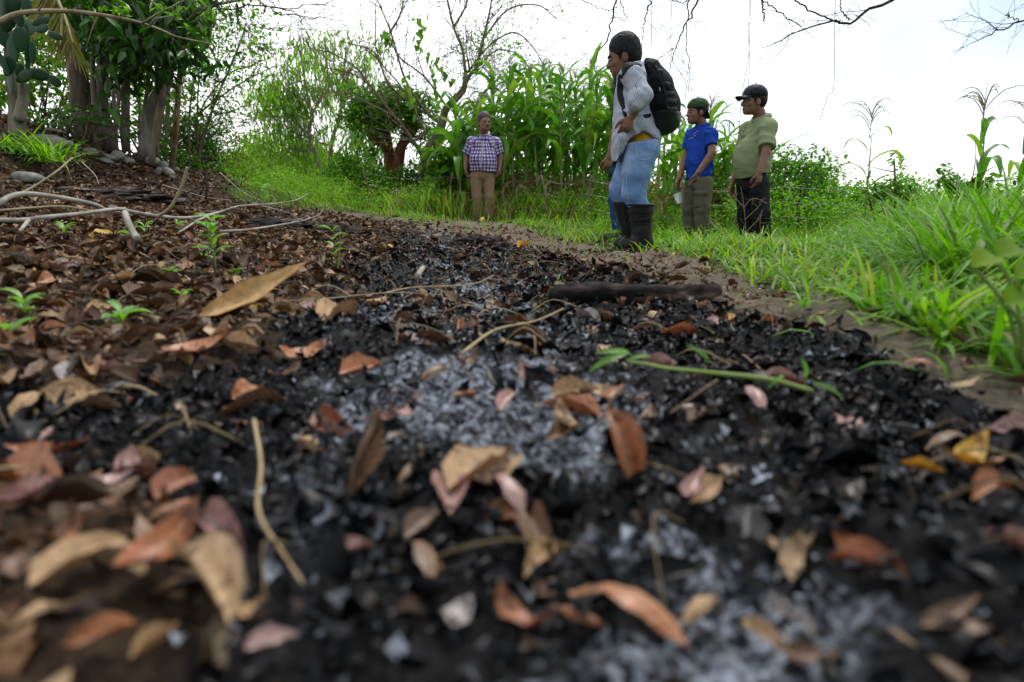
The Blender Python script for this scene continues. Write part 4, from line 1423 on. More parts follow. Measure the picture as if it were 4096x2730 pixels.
PAL = np.array([(.17, .095, .048), (.23, .145, .075), (.11, .056, .03), (.30, .205, .115), (.19, .085, .04), (.25, .165, .12), (.14, .068, .04), (.05, .03, .02), (.36, .26, .16), (.09, .056, .034), (.22, .12, .06)])
M_LIT = leaf_mat('dry_leaf_litter', rough=.6, trans=.10, tcol=(1.2, .9, .6), var=.5, nscale=40, spec=.15)
M_CHARF = leaf_mat('charred_flake', rough=.36, trans=0, var=.5, nscale=60, spec=.11)

def ground_normal(x, y, e=.03):
    zx = (G(x + e, y) - G(x - e, y)) / (2 * e); zy = (G(x, y + e) - G(x, y - e)) / (2 * e)
    return unit(np.stack([-zx, -zy, np.ones_like(zx)], -1))

def strew(n, rmax, dens, seed, amin=-48, amax=48, rmin=.3):
    r_ = np.random.default_rng(seed)
    rad = np.sqrt(r_.random(n) * (rmax ** 2 - rmin ** 2) + rmin ** 2)
    a = R(1) * (amin + (amax - amin) * r_.random(n))
    x, y = rad * np.sin(a), rad * np.cos(a)
    gr, pa, ch, li = regions(x, y)
    k = r_.random(n) < dens(x, y, gr, pa, ch, li)
    return x[k], y[k], ch[k]

def lay(x, y, size, tmpl_list, seed, tilt=.35, lift=.02, aspect=None):
    """lay copies of templates on the ground; returns V, F list, index of template copies"""
    r_ = np.random.default_rng(seed)
    n = len(x)
    nr = ground_normal(x, y)
    nr = unit(nr + tilt * r_.normal(size=(n, 3)) * A(1, 1, .3))
    az = r_.random(n) * 6.283
    d = np.stack([np.cos(az), np.sin(az), np.zeros(n)], -1)
    d = unit(d - nr * (d * nr).sum(1, keepdims=True))
    s = np.cross(d, nr)
    flip = np.where(r_.random(n) < .5, -1, 1)[:, None]
    M = np.stack([s * flip, d, nr * flip], 2) * size[:, None, None]
    T = np.stack([x, y, G(x, y) + lift * r_.random(n) + .004], -1)
    which = r_.integers(0, len(tmpl_list), n)
    return M, T, which

def scatter_stuff(name, x, y, size, tmpls, cols, mat, label, cat, seed, tilt, lift):
    M, T, w = lay(x, y, size, tmpls, seed, tilt, lift)
    parts = []
    for k, (tv, tf) in enumerate(tmpls):
        m = w == k
        if m.any():
            V, F = inst(tv, tf, M[m], T[m])
            parts.append((V, F, np.repeat(cols[m], len(tv), 0)))
    V, F, C = merge(parts)
    o = link(name, make_mesh(name, V, F, mat, C))
    return tag(o, label, cat, kind='stuff')

T4 = [leaf_tmpl(4, 2, .27 + .06 * (k % 3), [.9, -.8, .4, 1.7, -.4, .1, 1.3][k % 7], [1.2, .5, 1.6, -.8, .9, 1.9, .4][k % 7], .06, [.8, -.6, 1.4, 0, .3, -1.2, .5][k % 7], k, .42 + .04 * (k % 3)) for k in range(9)]
T2 = [leaf_tmpl(3, 2, .4, b, c, .04, t, k + 30) for k, (b, c, t) in enumerate(((.9, .8, .5), (-.6, .4, -.8), (1.3, -.4, .3), (.2, 1.2, 0.)))]

# litter beyond the leaves that are built one by one
x, y, ch = strew(68000, 5.0, lambda x, y, g, p, c, l: l * (.66 - np.where(np.hypot(x, y) < 1.7, .80, .56) * c) * (.38 + .62 * smooth(1.0, 2.6, np.hypot(x, y))) + .03 * p + .004 * g, 101, rmin=.35)
keepfar = np.hypot(x, y) > .0
r_ = np.random.default_rng(5)
c = PAL[r_.integers(0, len(PAL), len(x))] * (.25 + .75 * r_.random((len(x), 1)) ** 1.3)
c = c * (1 - .7 * (ch * r_.random(len(x)))[:, None])
c[r_.random(len(x)) < .006] = (.42, .25, .03)
sz = .028 + .06 * r_.random(len(x)) ** 2.0
scatter_stuff('leaf_litter', x, y, sz, T4, c, M_LIT, 'dense brown dry leaf litter covering the ground beside the path', 'leaf litter', 102, .28, .018)
x, y, ch = strew(38000, 11.5, lambda x, y, g, p, c, l: l * (.8 - .5 * c) + .06 * p, 103, amax=20, rmin=5.0)
c = PAL[r_.integers(0, len(PAL), len(x))] * (.2 + .7 * r_.random((len(x), 1)) ** 1.4)
sz = .035 + .055 * r_.random(len(x))
scatter_stuff('leaf_litter', x, y, sz, T2, c, M_LIT, 'brown dry leaf litter on the far slope below the trees', 'leaf litter', 104, .45, .03)

# crumbled black flakes over the burnt patch
TF = [leaf_tmpl(2, 2, .55, b, c, .12, t, k + 60, ragged=.7) for k, (b, c, t) in enumerate(((1.2, .8, .5), (-.9, .9, -.8), (1.6, -.6, .9), (.5, 1.5, -.4), (2.0, .2, .2)))]
x, y, ch = strew(110000, 5.0, lambda x, y, g, p, c, l: np.clip(c * 1.1 - .1, 0, 1) * np.where(np.hypot(x, y) < 1.8, 1, .5), 111, rmin=.3)
v_ = r_.random((len(x), 1))
c = np.array([.004, .004, .0045]) + np.array([.05, .054, .064]) * v_ ** 7
c = np.where(r_.random((len(x), 1)) < .12, c + A(.035, .018, .008) * r_.random((len(x), 1)), c)
sh_w = sheen_mask(x, y)
kp = r_.random(len(x)) > .4 * sh_w
x, y, c, sh_w = x[kp], y[kp], c[kp], sh_w[kp]
c = np.where((r_.random(len(x)) < .68 * sh_w)[:, None], A(.23, .255, .305) * (.2 + 1.1 * r_.random((len(x), 1)) ** 1.5), c)  # many flakes here carry the sky sheen as painted grey
sz = (.010 + .024 * r_.random(len(x)) ** 1.8) * (1 - .45 * sh_w)
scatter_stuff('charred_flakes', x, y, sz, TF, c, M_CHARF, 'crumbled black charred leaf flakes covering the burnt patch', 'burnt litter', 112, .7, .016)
x, y, ch = strew(3600, 4.5, lambda x, y, g, p, c, l: np.clip(c * 1.2 - .2, 0, 1), 113, rmin=.4)
c = np.array([.005, .005, .006]) + np.array([.03, .028, .028]) * r_.random((len(x), 1)) ** 3
sz = .03 + .05 * r_.random(len(x))
scatter_stuff('charred_flakes', x, y, sz, T4, c, M_CHARF, 'whole blackened leaves lying in the burnt patch', 'burnt litter', 114, .6, .02)

# crumbs and leaf bits on the trodden path
x, y, ch = strew(26000, 8.0, lambda x, y, g, p, c, l: .8 * p, 115, rmin=1.0, amin=-25)
c = PAL[r_.integers(0, len(PAL), len(x))] * (.4 + .9 * r_.random((len(x), 1)))
sz = .010 + .022 * r_.random(len(x)) ** 2
scatter_stuff('path_debris', x, y, sz, TF, c, M_LIT, 'small leaf bits and crumbs scattered on the dirt path', 'debris', 116, .3, .004)

# fine dry stems
def straws(n, rmax, dens, seed, L, r0, cols):
    x, y, ch = strew(n, rmax, dens, seed, rmin=.4)
    q = np.random.default_rng(seed)
    P = []
    for a, b in zip(x, y):
        az, l = q.random() * 6.28, L * (.4 + q.random())
        z = Gs(a, b) + .012
        d = A(math.cos(az), math.sin(az), 0); s = A(-d[1], d[0], 0)
        k = (q.random() - .5) * l * .5
        pts = [A(a, b, z) - d * l / 2, A(a, b, z + .02 + .02 * q.random()) + s * k, A(a, b, z + .015 * q.random()) + d * l / 2]
        V, F = tube(spl(pts, 7), r0 * (.5 + q.random()), 3, cap=False)
        P.append((V, F, cols[q.integers(0, len(cols))]))
    return merge(P)
V, F, C = straws(900, 4.5, lambda x, y, g, p, c, l: l * .5, 121, .14, .0012, [(.26, .19, .1), (.15, .1, .06), (.32, .25, .14)])
tag(link('dry_grass_stems', make_mesh('dry_grass_stems', V, F, M_LIT, C)), 'thin dry grass stems strewn over the leaf litter', 'dry stems', kind='stuff')

# ---- leaves one can pick out
HT = []
for k in range(16):
    b = [.7, -.5, 1.1, .2, -.9, .5, 1.6, .0][k % 8]; cpp = [.5, .9, .2, 1.2, -.4, .7, .3, 1.5][(k * 3) % 8]; tw = [.3, -.6, .8, 0, -.2, 1.1][k % 6]
    HT.append(leaf_tmpl(6, 4, .27 + .06 * (k % 4), b, cpp * 1.3, .045, tw, 200 + k, .40 + .05 * (k % 3), ragged=.10 if k % 2 else .03))
def rnd_leaf(name, stops, rough, trans=.08, spec=.3):
    m = leaf_mat(name, rnd=stops, rough=rough, trans=trans, tcol=(1.3, .9, .55), var=.5, nscale=9, spec=spec)
    nt = m.node_tree; b = nt.nodes['Principled BSDF']; L = nt.links.new
    src = b.inputs['Base Color'].links[0].from_socket
    sx = N(nt, 'SeparateXYZ'); L(N(nt, 'TexCoord').outputs['Object'], sx.inputs[0])
    ab = N(nt, 'Math', operation='ABSOLUTE'); L(sx.outputs['X'], ab.inputs[0])
    rib = N(nt, 'Math', operation='LESS_THAN'); L(ab.outputs[0], rib.inputs[0]); rib.inputs[1].default_value = .012
    sl_ = N(nt, 'Math', operation='MULTIPLY_ADD'); L(ab.outputs[0], sl_.inputs[0]); sl_.inputs[1].default_value = -.8; L(sx.outputs['Y'], sl_.inputs[2])
    ml = N(nt, 'Math', operation='MULTIPLY'); L(sl_.outputs[0], ml.inputs[0]); ml.inputs[1].default_value = 11
    fr = N(nt, 'Math', operation='FRACT'); L(ml.outputs[0], fr.inputs[0])
    vn = N(nt, 'Math', operation='LESS_THAN'); L(fr.outputs[0], vn.inputs[0]); vn.inputs[1].default_value = .12
    mxm = N(nt, 'Math', operation='MAXIMUM'); L(rib.outputs[0], mxm.inputs[0]); L(vn.outputs[0], mxm.inputs[1])
    fc = N(nt, 'Math', operation='MULTIPLY'); L(mxm.outputs[0], fc.inputs[0]); fc.inputs[1].default_value = .45
    spot = ramp(nt, noise_fac(nt, 5, 3, .6), [(.56, (1, 1, 1)), (.66, (.25, .22, .2))])
    c = mixc(nt, 1.0, mixc(nt, fc.outputs[0], src, (.42, .30, .18)), spot, 'MULTIPLY')
    L(c, b.inputs['Base Color'])
    return m
LK = {
    'reddish': (rnd_leaf('leaf_reddish_brown', [(0, (.27, .085, .03)), (.5, (.20, .062, .03)), (1, (.36, .14, .05))], .4), 'reddish brown dry leaf lying on the blackened ground'),
    'pinkish': (rnd_leaf('leaf_pinkish', [(0, (.30, .16, .15)), (.5, (.25, .12, .11)), (1, (.36, .23, .22))], .36, .05, .45), 'pale pinkish brown glossy dry leaf lying on the burnt litter'),
    'tan': (rnd_leaf('leaf_tan', [(0, (.36, .23, .12)), (.5, (.30, .18, .085)), (1, (.42, .29, .17))], .6), 'tan crinkled dry leaf lying among charred flakes'),
    'brown': (rnd_leaf('leaf_dark_brown', [(0, (.09, .045, .026)), (.5, (.13, .07, .04)), (1, (.07, .035, .022))], .42), 'dark brown curled dry leaf lying on the litter'),
    'yellow': (rnd_leaf('leaf_yellow', [(0, (.50, .30, .03)), (1, (.42, .22, .02))], .45, .2), 'small fallen yellow leaf lying on bare soil'),
    'grey': (rnd_leaf('leaf_greyish', [(0, (.17, .15, .15)), (1, (.24, .22, .22))], .38, .03, .4), 'pale grey scorched leaf lying on the burnt ground'),
}
LME = {k: [make_mesh('dry_leaf', v, f, mt) for v, f in HT] for k, (mt, lb) in LK.items()}

def put_leaf(kind, k, p, d, nrm, L, W=1.0, label=None):
    d = unit(d); n = unit(np.asarray(nrm, float) - d * np.dot(nrm, d)); s = np.cross(d, n)
    o = link('dry_leaf', LME[kind][k % 16])
    M = np.stack([s * W, d, n], 1) * L
    o.matrix_world = Matrix(((*M[0], p[0]), (*M[1], p[1]), (*M[2], p[2]), (0, 0, 0, 1)))
    tag(o, label or LK[kind][1], 'leaf', 'fallen dry leaves')
    return o

def leaf2(kind, k, a, b, stand=0., roll=0., W=1.0, label=None, lift=.012):
    """leaf whose two ends are seen at display pixels a (lower, on the ground) and b; stand 0 lies, 1 stands up"""
    A0 = gd(*a)
    B0 = gd(*b)
    Bs = at(b[0] * K, b[1] * K, A0[1] + .01)
    t = stand
    D_ = (1 - t) * B0[1] + t * Bs[1]
    B1 = at(b[0] * K, b[1] * K, D_)
    d = B1 - A0
    L = np.linalg.norm(d)
    dep_ = proj(((A0 + B1) / 2)[None])[2][0]
    Lp = math.hypot(a[0] - b[0], a[1] - b[1]) * K * dep_ / FPX
    L = min(L, Lp * 1.25)
    s = unit(np.cross(unit(d), A(0, 0, 1)))
    n = np.cross(s, unit(d))
    if stand > .5:
        n = unit(n + A(0, -.9, .2))
    n = n * math.cos(roll) + s * math.sin(roll)
    return put_leaf(kind, k, (A0 + B1) / 2 + A(0, 0, lift), d, n, L, W, label)

HERO = [
    ('reddish', 0, (372, 845), (538, 800), .1, .1, 1.7, 'broad crinkled orange-brown leaf beside the long tan blade leaf'),
    ('tan', 1, (712, 770), (832, 745), .1, 0, 1.3, 'tan leaf folded like a tent on the litter'),
    ('reddish', 2, (628, 850), (765, 822), .1, .2, 1.1, None), ('reddish', 3, (778, 885), (888, 856), .15, .3, 1.2, None),
    ('brown', 4, (955, 900), (1040, 862), .2, .3, 1.1, None), ('brown', 6, (1030, 868), (1112, 832), .2, .2, .9, None),
    ('pinkish', 7, (1142, 975), (1190, 910), .35, 0, 1.0, None), ('reddish', 8, (1362, 950), (1440, 912), .3, .2, 1.3, None),
    ('reddish', 9, (1448, 1150), (1385, 958), .75, .1, 1.05, 'orange-brown leaf standing upright on its tip in the char'),
    ('tan', 10, (1335, 1040), (1262, 952), .5, .3, 1.0, None), ('brown', 11, (1245, 1040), (1340, 1000), .2, .2, 1.0, None),
    ('tan', 3, (1035, 1165), (1185, 1065), .3, -.2, 1.5, 'broken tan leaf half resting on a pink one'), ('pinkish', 12, (1212, 1225), (1118, 1105), .3, .2, 1.1, None),
    ('brown', 13, (785, 1180), (855, 965), .8, .9, .7, 'narrow dark brown leaf standing on edge at the rim of the char'),
    ('pinkish', 14, (868, 1000), (985, 950), .1, 0, .9, None), ('grey', 15, (848, 1070), (928, 1010), .1, 0, 1.3, None),
    ('pinkish', 0, (1545, 1205), (1620, 1100), .3, .3, 1.0, None), ('tan', 5, (1570, 1205), (1668, 1130), .3, .3, 1.0, None),
    ('tan', 6, (1725, 1310), (1905, 1290), .3, .2, .8, None), ('tan', 2, (1790, 1390), (1830, 1260), .5, .4, .9, None), ('reddish', 1, (1900, 1320), (2085, 1365), .2, .3, 1.2, None),
    ('reddish', 6, (1300, 1520), (1100, 1420), .4, .2, .9, None), ('reddish', 4, (1605, 1540), (1290, 1390), .35, .3, 1.15, 'large arched orange-brown leaf with a scorched edge'),
    ('reddish', 8, (5, 1075), (220, 1055), .2, .1, 1.0, None), ('reddish', 3, (-30, 1110), (180, 1170), .2, .1, 1.0, None), ('pinkish', 5, (-30, 1200), (180, 1165), .2, .2, 1.2, None),
    ('pinkish', 2, (185, 1150), (335, 1120), .2, .1, 1.0, None), ('reddish', 7, (350, 1180), (455, 1115), .3, .4, 1.2, None),
    ('tan', 7, (70, 1390), (300, 1270), .3, 0, 1.3, None), ('reddish', 10, (245, 1410), (480, 1205), .4, .3, .8, 'long orange leaf tilted over crumpled tan leaves'),
    ('tan', 9, (545, 1500), (385, 1295), .3, .2, 1.0, None), ('pinkish', 9, (455, 1215), (580, 1355), .2, .2, 1.0, None), ('tan', 14, (490, 1470), (640, 1420), .2, .2, .8, None),
    ('pinkish', 4, (1770, 985), (1692, 900), .3, .1, 1.0, None), ('pinkish', 11, (1905, 1000), (1955, 978), .1, .1, 1.6, None), ('reddish', 12, (2062, 850), (2170, 870), .15, .1, 1.1, None),
    ('yellow', 10, (2165, 1140), (2268, 1022), .5, .3, .8, 'yellow leaf tilted up among dark debris by the grass'), ('yellow', 5, (2060, 1095), (2170, 1120), .2, .2, .6, None),
    ('pinkish', 13, (2245, 1265), (2400, 1320), .2, .2, 1.0, None), ('tan', 15, (1700, 1460), (1800, 1530), .2, .3, .9, None), ('brown', 8, (1760, 1540), (1960, 1560), .2, .3, 1.0, None),
    ('yellow', 3, (1672, 762), (1676, 722), .6, .2, .9, None), ('reddish', 5, (1042, 800), (1060, 740), .7, .2, .9, None),
    ('pinkish', 6, (1175, 870), (1275, 915), .2, .1, 1.0, None), ('tan', 8, (1145, 808), (1250, 835), .15, .2, 1.0, None), ('pinkish', 8, (895, 800), (1000, 795), .15, .2, 1.2, None),
    ('grey', 9, (1320, 745), (1390, 760), .1, .1, 1.0, None), ('pinkish', 15, (665, 715), (740, 735), .1, .1, 1.2, None), ('tan', 0, (820, 725), (905, 700), .15, .1, 1.6, None),
    ('yellow', 7, (215, 560), (292, 548), .2, .1, 1.5, 'large yellow-green leaf lying under the pale fallen branches'),
    ('brown', 12, (110, 628), (178, 615), .1, .1, 1.2, None), ('pinkish', 10, (105, 632), (180, 622), .1, .1, 1.2, None), ('brown', 14, (240, 545), (232, 470), .8, .4, 1.2, 'curled brown leaf hanging against the pale branch'),
    ('brown', 3, (280, 700), (360, 680), .1, .1, 1.2, None), ('tan', 11, (20, 855), (-40, 870), .1, .1, 1.2, None), ('brown', 9, (215, 855), (270, 845), .1, .1, 1.2, None),
    ('yellow', 1, (1180, 578), (1220, 572), .2, .1, 1.0, None), ('yellow', 4, (1090, 512), (1125, 508), .2, .1, 1.0, None), ('yellow', 8, (1268, 590), (1300, 586), .2, .1, 1.0, None),
]
HERO += [(kd, k, a, b, .2, .2, W, None) for kd, k, a, b, W in (('tan', 4, (20, 1490), (150, 1420), 1.2), ('reddish', 11, (150, 1530), (330, 1480), 1.0), ('brown', 2, (0, 1390), (90, 1300), 1.2), ('tan', 13, (300, 1570), (420, 1480), 1.0), ('pinkish', 3, (560, 1545), (690, 1500), 1.0), ('reddish', 14, (100, 1310), (200, 1230), 1.1), ('brown', 0, (2100, 1500), (2250, 1420), 1.1), ('reddish', 9, (2200, 1190), (2330, 1150), 1.0), ('grey', 6, (1900, 1190), (1990, 1150), 1.2), ('tan', 12, (1560, 1480), (1650, 1400), 1.0), ('pinkish', 1, (760, 1330), (860, 1290), 1.0), ('brown', 15, (930, 1270), (1010, 1200), 1.0), ('grey', 2, (1000, 1500), (1090, 1420), 1.2))]
for kd, k, a, b, stn, roll, W, lb in HERO:
    leaf2(kd, k, a, b, stn, roll, W * .95, lb)
# long tan blade leaf tilted up
BL = leaf_tmpl(10, 4, .18, .3, .9, .025, .7, 77, .40)
M_BL = leaf_mat('leaf_blade_tan', base=(.40, .24, .09), rough=.5, trans=.15, tcol=(1.2, .9, .5), var=.45, nscale=14)
A0, B0 = gd(478, 758), at(705 * K, 640 * K, gd(620, 745)[1] + .1)
d = unit(B0 - A0); s = unit(np.cross(d, A(0, -.8, .6))); n = np.cross(s, d)
Mx = np.stack([s, d, n], 1) * np.linalg.norm(B0 - A0)
p_ = (A0 + B0) / 2 + A(0, 0, .02)
Mx = Mx * 1.15
o = link('dry_leaf', make_mesh('dry_leaf', *BL, M_BL))
o.matrix_world = Matrix(((*Mx[0], p_[0]), (*Mx[1], p_[1]), (*Mx[2], p_[2]), (0, 0, 0, 1)))
tag(o, 'long tan blade-shaped dry leaf tilted up out of the litter', 'leaf', 'fallen dry leaves')

# more single leaves, nearest first
x, y, ch = strew(2600, 2.4, lambda x, y, g, p, c, l: .2 * l * (1 - .5 * c), 131, rmin=.42, amin=-40, amax=40)
u, v, dep = proj(np.stack([x, y, G(x, y)], -1))
ok = (u > -20) & (u < 1044) & (v > 230) & (v < 700)
x, y, ch, dep = x[ok], y[ok], ch[ok], dep[ok]
od = np.argsort(dep)[:225]
q_ = np.random.default_rng(9)
nr = ground_normal(x, y)
kinds = ['reddish', 'pinkish', 'tan', 'brown', 'brown', 'reddish', 'tan', 'brown', 'pinkish', 'grey']
for j in od:
    kd = kinds[q_.integers(0, 10)]
    az = q_.random() * 6.28
    n = nr[j] + .4 * q_.normal(size=3) * A(1, 1, .2)
    put_leaf(kd, int(q_.integers(0, 16)), A(x[j], y[j], Gs(x[j], y[j]) + .012), A(math.cos(az), math.sin(az), .1 * q_.normal()), n * (1 if q_.random() < .6 else -1), .045 + .05 * q_.random(), .8 + .5 * q_.random())
# ------------------------------------------------------------ corn
M_CORN = leaf_mat('corn_leaf_green', rnd=[(0, (.06, .18, .016)), (.5, (.095, .26, .02)), (.85, (.14, .31, .03)), (1, (.24, .35, .045))], rough=.45, spec=.3, trans=.38, tcol=(1.5, 1.6, .7), var=.25, nscale=5)
M_CORND = leaf_mat('corn_leaf_dry', rnd=[(0, (.30, .19, .09)), (.6, (.38, .27, .14)), (1, (.22, .12, .05))], rough=.7, trans=.25, tcol=(1.2, 1.0, .7), var=.3, nscale=8)
M_STALK = solid_mat('corn_stalk', [(.3, (.10, .15, .04)), (.55, (.17, .19, .07)), (.75, (.26, .16, .08))], 3, .55, .2, .004, stretch=(1, 1, .35))
M_TASS = solid_mat('corn_tassel', [(.3, (.20, .16, .09)), (.7, (.34, .27, .17))], 20, .8, 0)
M_EAR = solid_mat('corn_husk', [(.3, (.16, .24, .06)), (.7, (.27, .33, .10))], 6, .6, .3, .004, stretch=(6, 6, 1))

def corn_leaf(up, droop, W, twist, seed, kink=0.):
    """arching blade in x(out)/z(up); width across y; unit length"""
    n = 11
    t = np.linspace(0, 1, n)
    th = up - droop * t ** 1.3 - kink * smooth(.5, .75, t)
    dx, dz = np.cos(th), np.sin(th)
    x = np.concatenate([[0], np.cumsum((dx[1:] + dx[:-1]) / 2)]) / (n - 1)
    z = np.concatenate([[0], np.cumsum((dz[1:] + dz[:-1]) / 2)]) / (n - 1)
    w = W * .5 * np.sin(np.pi * np.clip(.12 + .88 * t, 0, 1)) ** .65 * (1 - .25 * t)
    w[-1] = .002
    r_ = np.random.default_rng(seed)
    ph = r_.random(2) * 6
    V = []
    for k in range(n):
        tw = twist * t[k] ** 1.2
        nx, nz = -dz[k], dx[k]
        for s in (-1, -.45, 0, .45, 1):
            off = w[k] * (.28 * abs(s)) + .35 * w[k] * math.sin(t[k] * 13 + ph[0] + (1.5 if s > 0 else 0)) * s * s * .6
            yy, oo = w[k] * s, off
            yy, oo = yy * math.cos(tw) - oo * math.sin(tw), yy * math.sin(tw) + oo * math.cos(tw)
            V.append((x[k] + nx * oo, yy, z[k] + nz * oo))
    V = np.array(V)
    i = np.arange(n - 1)[:, None] * 5; j = np.arange(4)[None]
    return V, np.stack([i + j, i + j + 1, i + 6 + j, i + 5 + j], -1).reshape(-1, 4)

CL = [make_mesh('leaf', *corn_leaf(u, d, w, t, k, kk), M_CORN) for k, (u, d, w, t, kk) in enumerate((
    (1.15, 1.9, .135, .3, 0), (1.25, 2.2, .14, -.5, 0), (1.0, 2.2, .135, .6, .5), (1.3, 1.3, .12, -.2, 0), (1.2, 2.6, .145, .8, .3), (.95, 1.7, .13, -.8, .9), (1.35, 2.3, .13, 1.2, .0), (1.1, 2.3, .14, -.1, .6)))]
CD = [make_mesh('dry_leaf_blade', *corn_leaf(u, d, w, t, k + 40, kk), M_CORND) for k, (u, d, w, t, kk) in enumerate(((.6, 2.6, .10, 1.8, .4), (.3, 2.0, .09, -2.2, .6), (.8, 3.0, .1, 2.8, .2)))]

def stalk_mesh(Hh, seed):
    r_ = np.random.default_rng(seed)
    n = 15
    z = np.linspace(0, 1, n) * Hh
    P = np.stack([.03 * np.sin(z * 1.1 + seed), .03 * np.cos(z * .9 + seed) - .03 * math.cos(seed), z], -1)
    rad = np.interp(z / Hh, [0, .3, .8, 1], [.016, .015, .010, .005]) * np.where(np.arange(n) % 2 == 0, 1.15, 1.0)
    return make_mesh('stalk', *tube(P, rad, 7), M_STALK), P
def tassel_mesh(seed):
    r_ = np.random.default_rng(seed)
    parts = [tube(np.array([A(0, 0, 0), A(.005, 0, .15), A(0, .01, .36)]), [.004, .003, .0015], 4)]
    for k in range(11):
        a = r_.random() * 6.28; z0 = .06 + .16 * r_.random(); l = .16 + .12 * r_.random(); sp = .5 + .5 * r_.random()
        d = A(math.cos(a), math.sin(a), 0)
        pts = spl([A(0, 0, z0), A(0, 0, z0) + d * l * .35 * sp + A(0, 0, l * .5), A(0, 0, z0) + d * l * .8 * sp + A(0, 0, l * .62), A(0, 0, z0) + d * l * 1.05 * sp + A(0, 0, l * .45)], 6)
        parts.append(tube(pts, [.0034, .004, .004, .0036, .003, .0016], 3, cap=False))
    V, F, _ = merge(parts)
    return make_mesh('tassel', V, F, M_TASS)
STK = [stalk_mesh(1.0, s) for s in (1, 2, 3)]
TAS = [tassel_mesh(s) for s in (1, 2, 3)]
ev = np.array([(0, .006), (.03, .02), (.10, .026), (.17, .022), (.22, .010), (.25, .004)])
EARM = make_mesh('ear', *tube(np.stack([.0 * ev[:, 0], 0 * ev[:, 0], ev[:, 0]], -1), ev[:, 1], 9), M_EAR)

def corn_plant(x, y, Hh, label, group, r_, dry=.25, nl=12, tassel=True, plane=None, base=None, scale=1.0):
    z0 = Gs(x, y) - .02 if base is None else base
    o = empty('corn_plant', (x, y, z0), label, 'corn plant', group)
    k = int(r_.integers(0, 3))
    st = link('stalk', STK[k][0], o); st.scale = (scale, scale, Hh)
    lean = (r_.normal() * .03, r_.normal() * .03)
    o.rotation_euler = (lean[0], lean[1], 0)
    az0 = r_.random() * 3.14 if plane is None else plane
    P = STK[k][1]
    for j in range(nl):
        t = .06 + .92 * j / (nl - 1)
        az = az0 + (j % 2) * math.pi + r_.normal() * .35
        isdry = t < dry and r_.random() < .8
        me = CD[r_.integers(0, 3)] if isdry else CL[r_.integers(0, 8)]
        q = link('leaf', me, o)
        L = (.55 + .35 * math.sin(math.pi * min(1, t * 1.05))) * (.85 + .3 * r_.random()) * scale * (1.0 if not isdry else .75)
        q.scale = (L, L, L * (.9 + .25 * r_.random()))
        q.rotation_euler = (r_.normal() * .12, -.2 * (t > .8) + r_.normal() * .12, az)
        q.location = (np.interp(t, np.linspace(0, 1, 15), P[:, 0]), np.interp(t, np.linspace(0, 1, 15), P[:, 1]), t * Hh)
    if tassel:
        q = link('tassel', TAS[r_.integers(0, 3)], o); q.location = (P[-1, 0], P[-1, 1], Hh); q.scale = (scale,) * 3; q.rotation_euler = (0, 0, r_.random() * 6)
    if r_.random() < .45:
        q = link('ear', EARM, o); t = .5 + .08 * r_.random()
        q.location = (np.interp(t, np.linspace(0, 1, 15), P[:, 0]), np.interp(t, np.linspace(0, 1, 15), P[:, 1]), t * Hh); q.rotation_euler = (.25 * r_.normal(), .3, r_.random() * 6.28); q.scale = (scale,) * 3
    return o

cr = np.random.default_rng(41)
ROWN = ('first', 'second', 'third', 'fourth', 'fifth')
for row, Dd in enumerate((10.6, 11.1, 11.7, 12.4, 13.2)):
    xs = np.arange(-.80 - .06 * row, 1.8, .25) + (row % 2) * .13
    for xx in xs:
        if row < 1 and -.75 < xx < -.15:
            pass
        hh = 1.8 + .42 * cr.random() + .12 * math.exp(-((xx) / .5) ** 2)
        if xx < -.45:
            hh = 1.3 + .3 * cr.random()
        if row > 2:
            hh += .1
        corn_plant(xx + .07 * cr.normal(), Dd + .08 * cr.normal(), hh, 'tall green corn plant in the %s row of the dense field behind the fence' % ROWN[row], 'corn in the field behind the fence', cr, .36, 16, cr.random() < .8)
for row, Dd in enumerate((9.6, 10.2, 10.9)):
    for xx in np.arange(1.75, 3.35 + .15 * row, .26) + (row % 2) * .12:
        hh = (1.55 - .3 * (xx - 1.8) / 1.6) + .25 * cr.random()
        corn_plant(xx + .06 * cr.normal(), Dd + .08 * cr.normal(), hh, 'corn plant with withered lower leaves, %s row of the stand behind the man in blue' % ROWN[row], 'corn in the stand with withered leaves', cr, .5, 10, cr.random() < .3, base=-.28)
# single plants rising over the grass
for fx, fy, D_, hh, lb in ((3478, 700, 5.4, .62, 'lone corn plant with an upright dry tassel beside the leafy shrub'), (3940, 660, 4.6, .50, 'lone corn plant with a wide drooping tassel above the tall grass'), (4085, 690, 4.6, .42, 'corn plant with a pale tassel next to the wide-tasselled one')):
    p = fp(fx, fy, D_)
    b = p[2] - hh * .75
    q = corn_plant(p[0], p[1], hh * 1.2, lb, None, cr, -.1, 8, True, scale=.42, base=b)
    for ch_ in q.children:
        if ch_.name.startswith('tassel'):
            ch_.scale = (.95, .95, .8)
# ------------------------------------------------------------ grass and weeds
M_GRASS = leaf_mat('grass_blades', rough=.5, spec=.25, trans=.42, tcol=(1.45, 1.6, .5), var=.2, nscale=9)
M_WEED = leaf_mat('weed_leaves', rough=.55, spec=.2, trans=.4, tcol=(1.4, 1.6, .5), var=.25, nscale=12)
GC = np.array([(.09, .24, .010), (.13, .29, .014), (.18, .34, .018), (.07, .19, .010), (.22, .35, .028), (.27, .28, .07), (.11, .27, .010)])

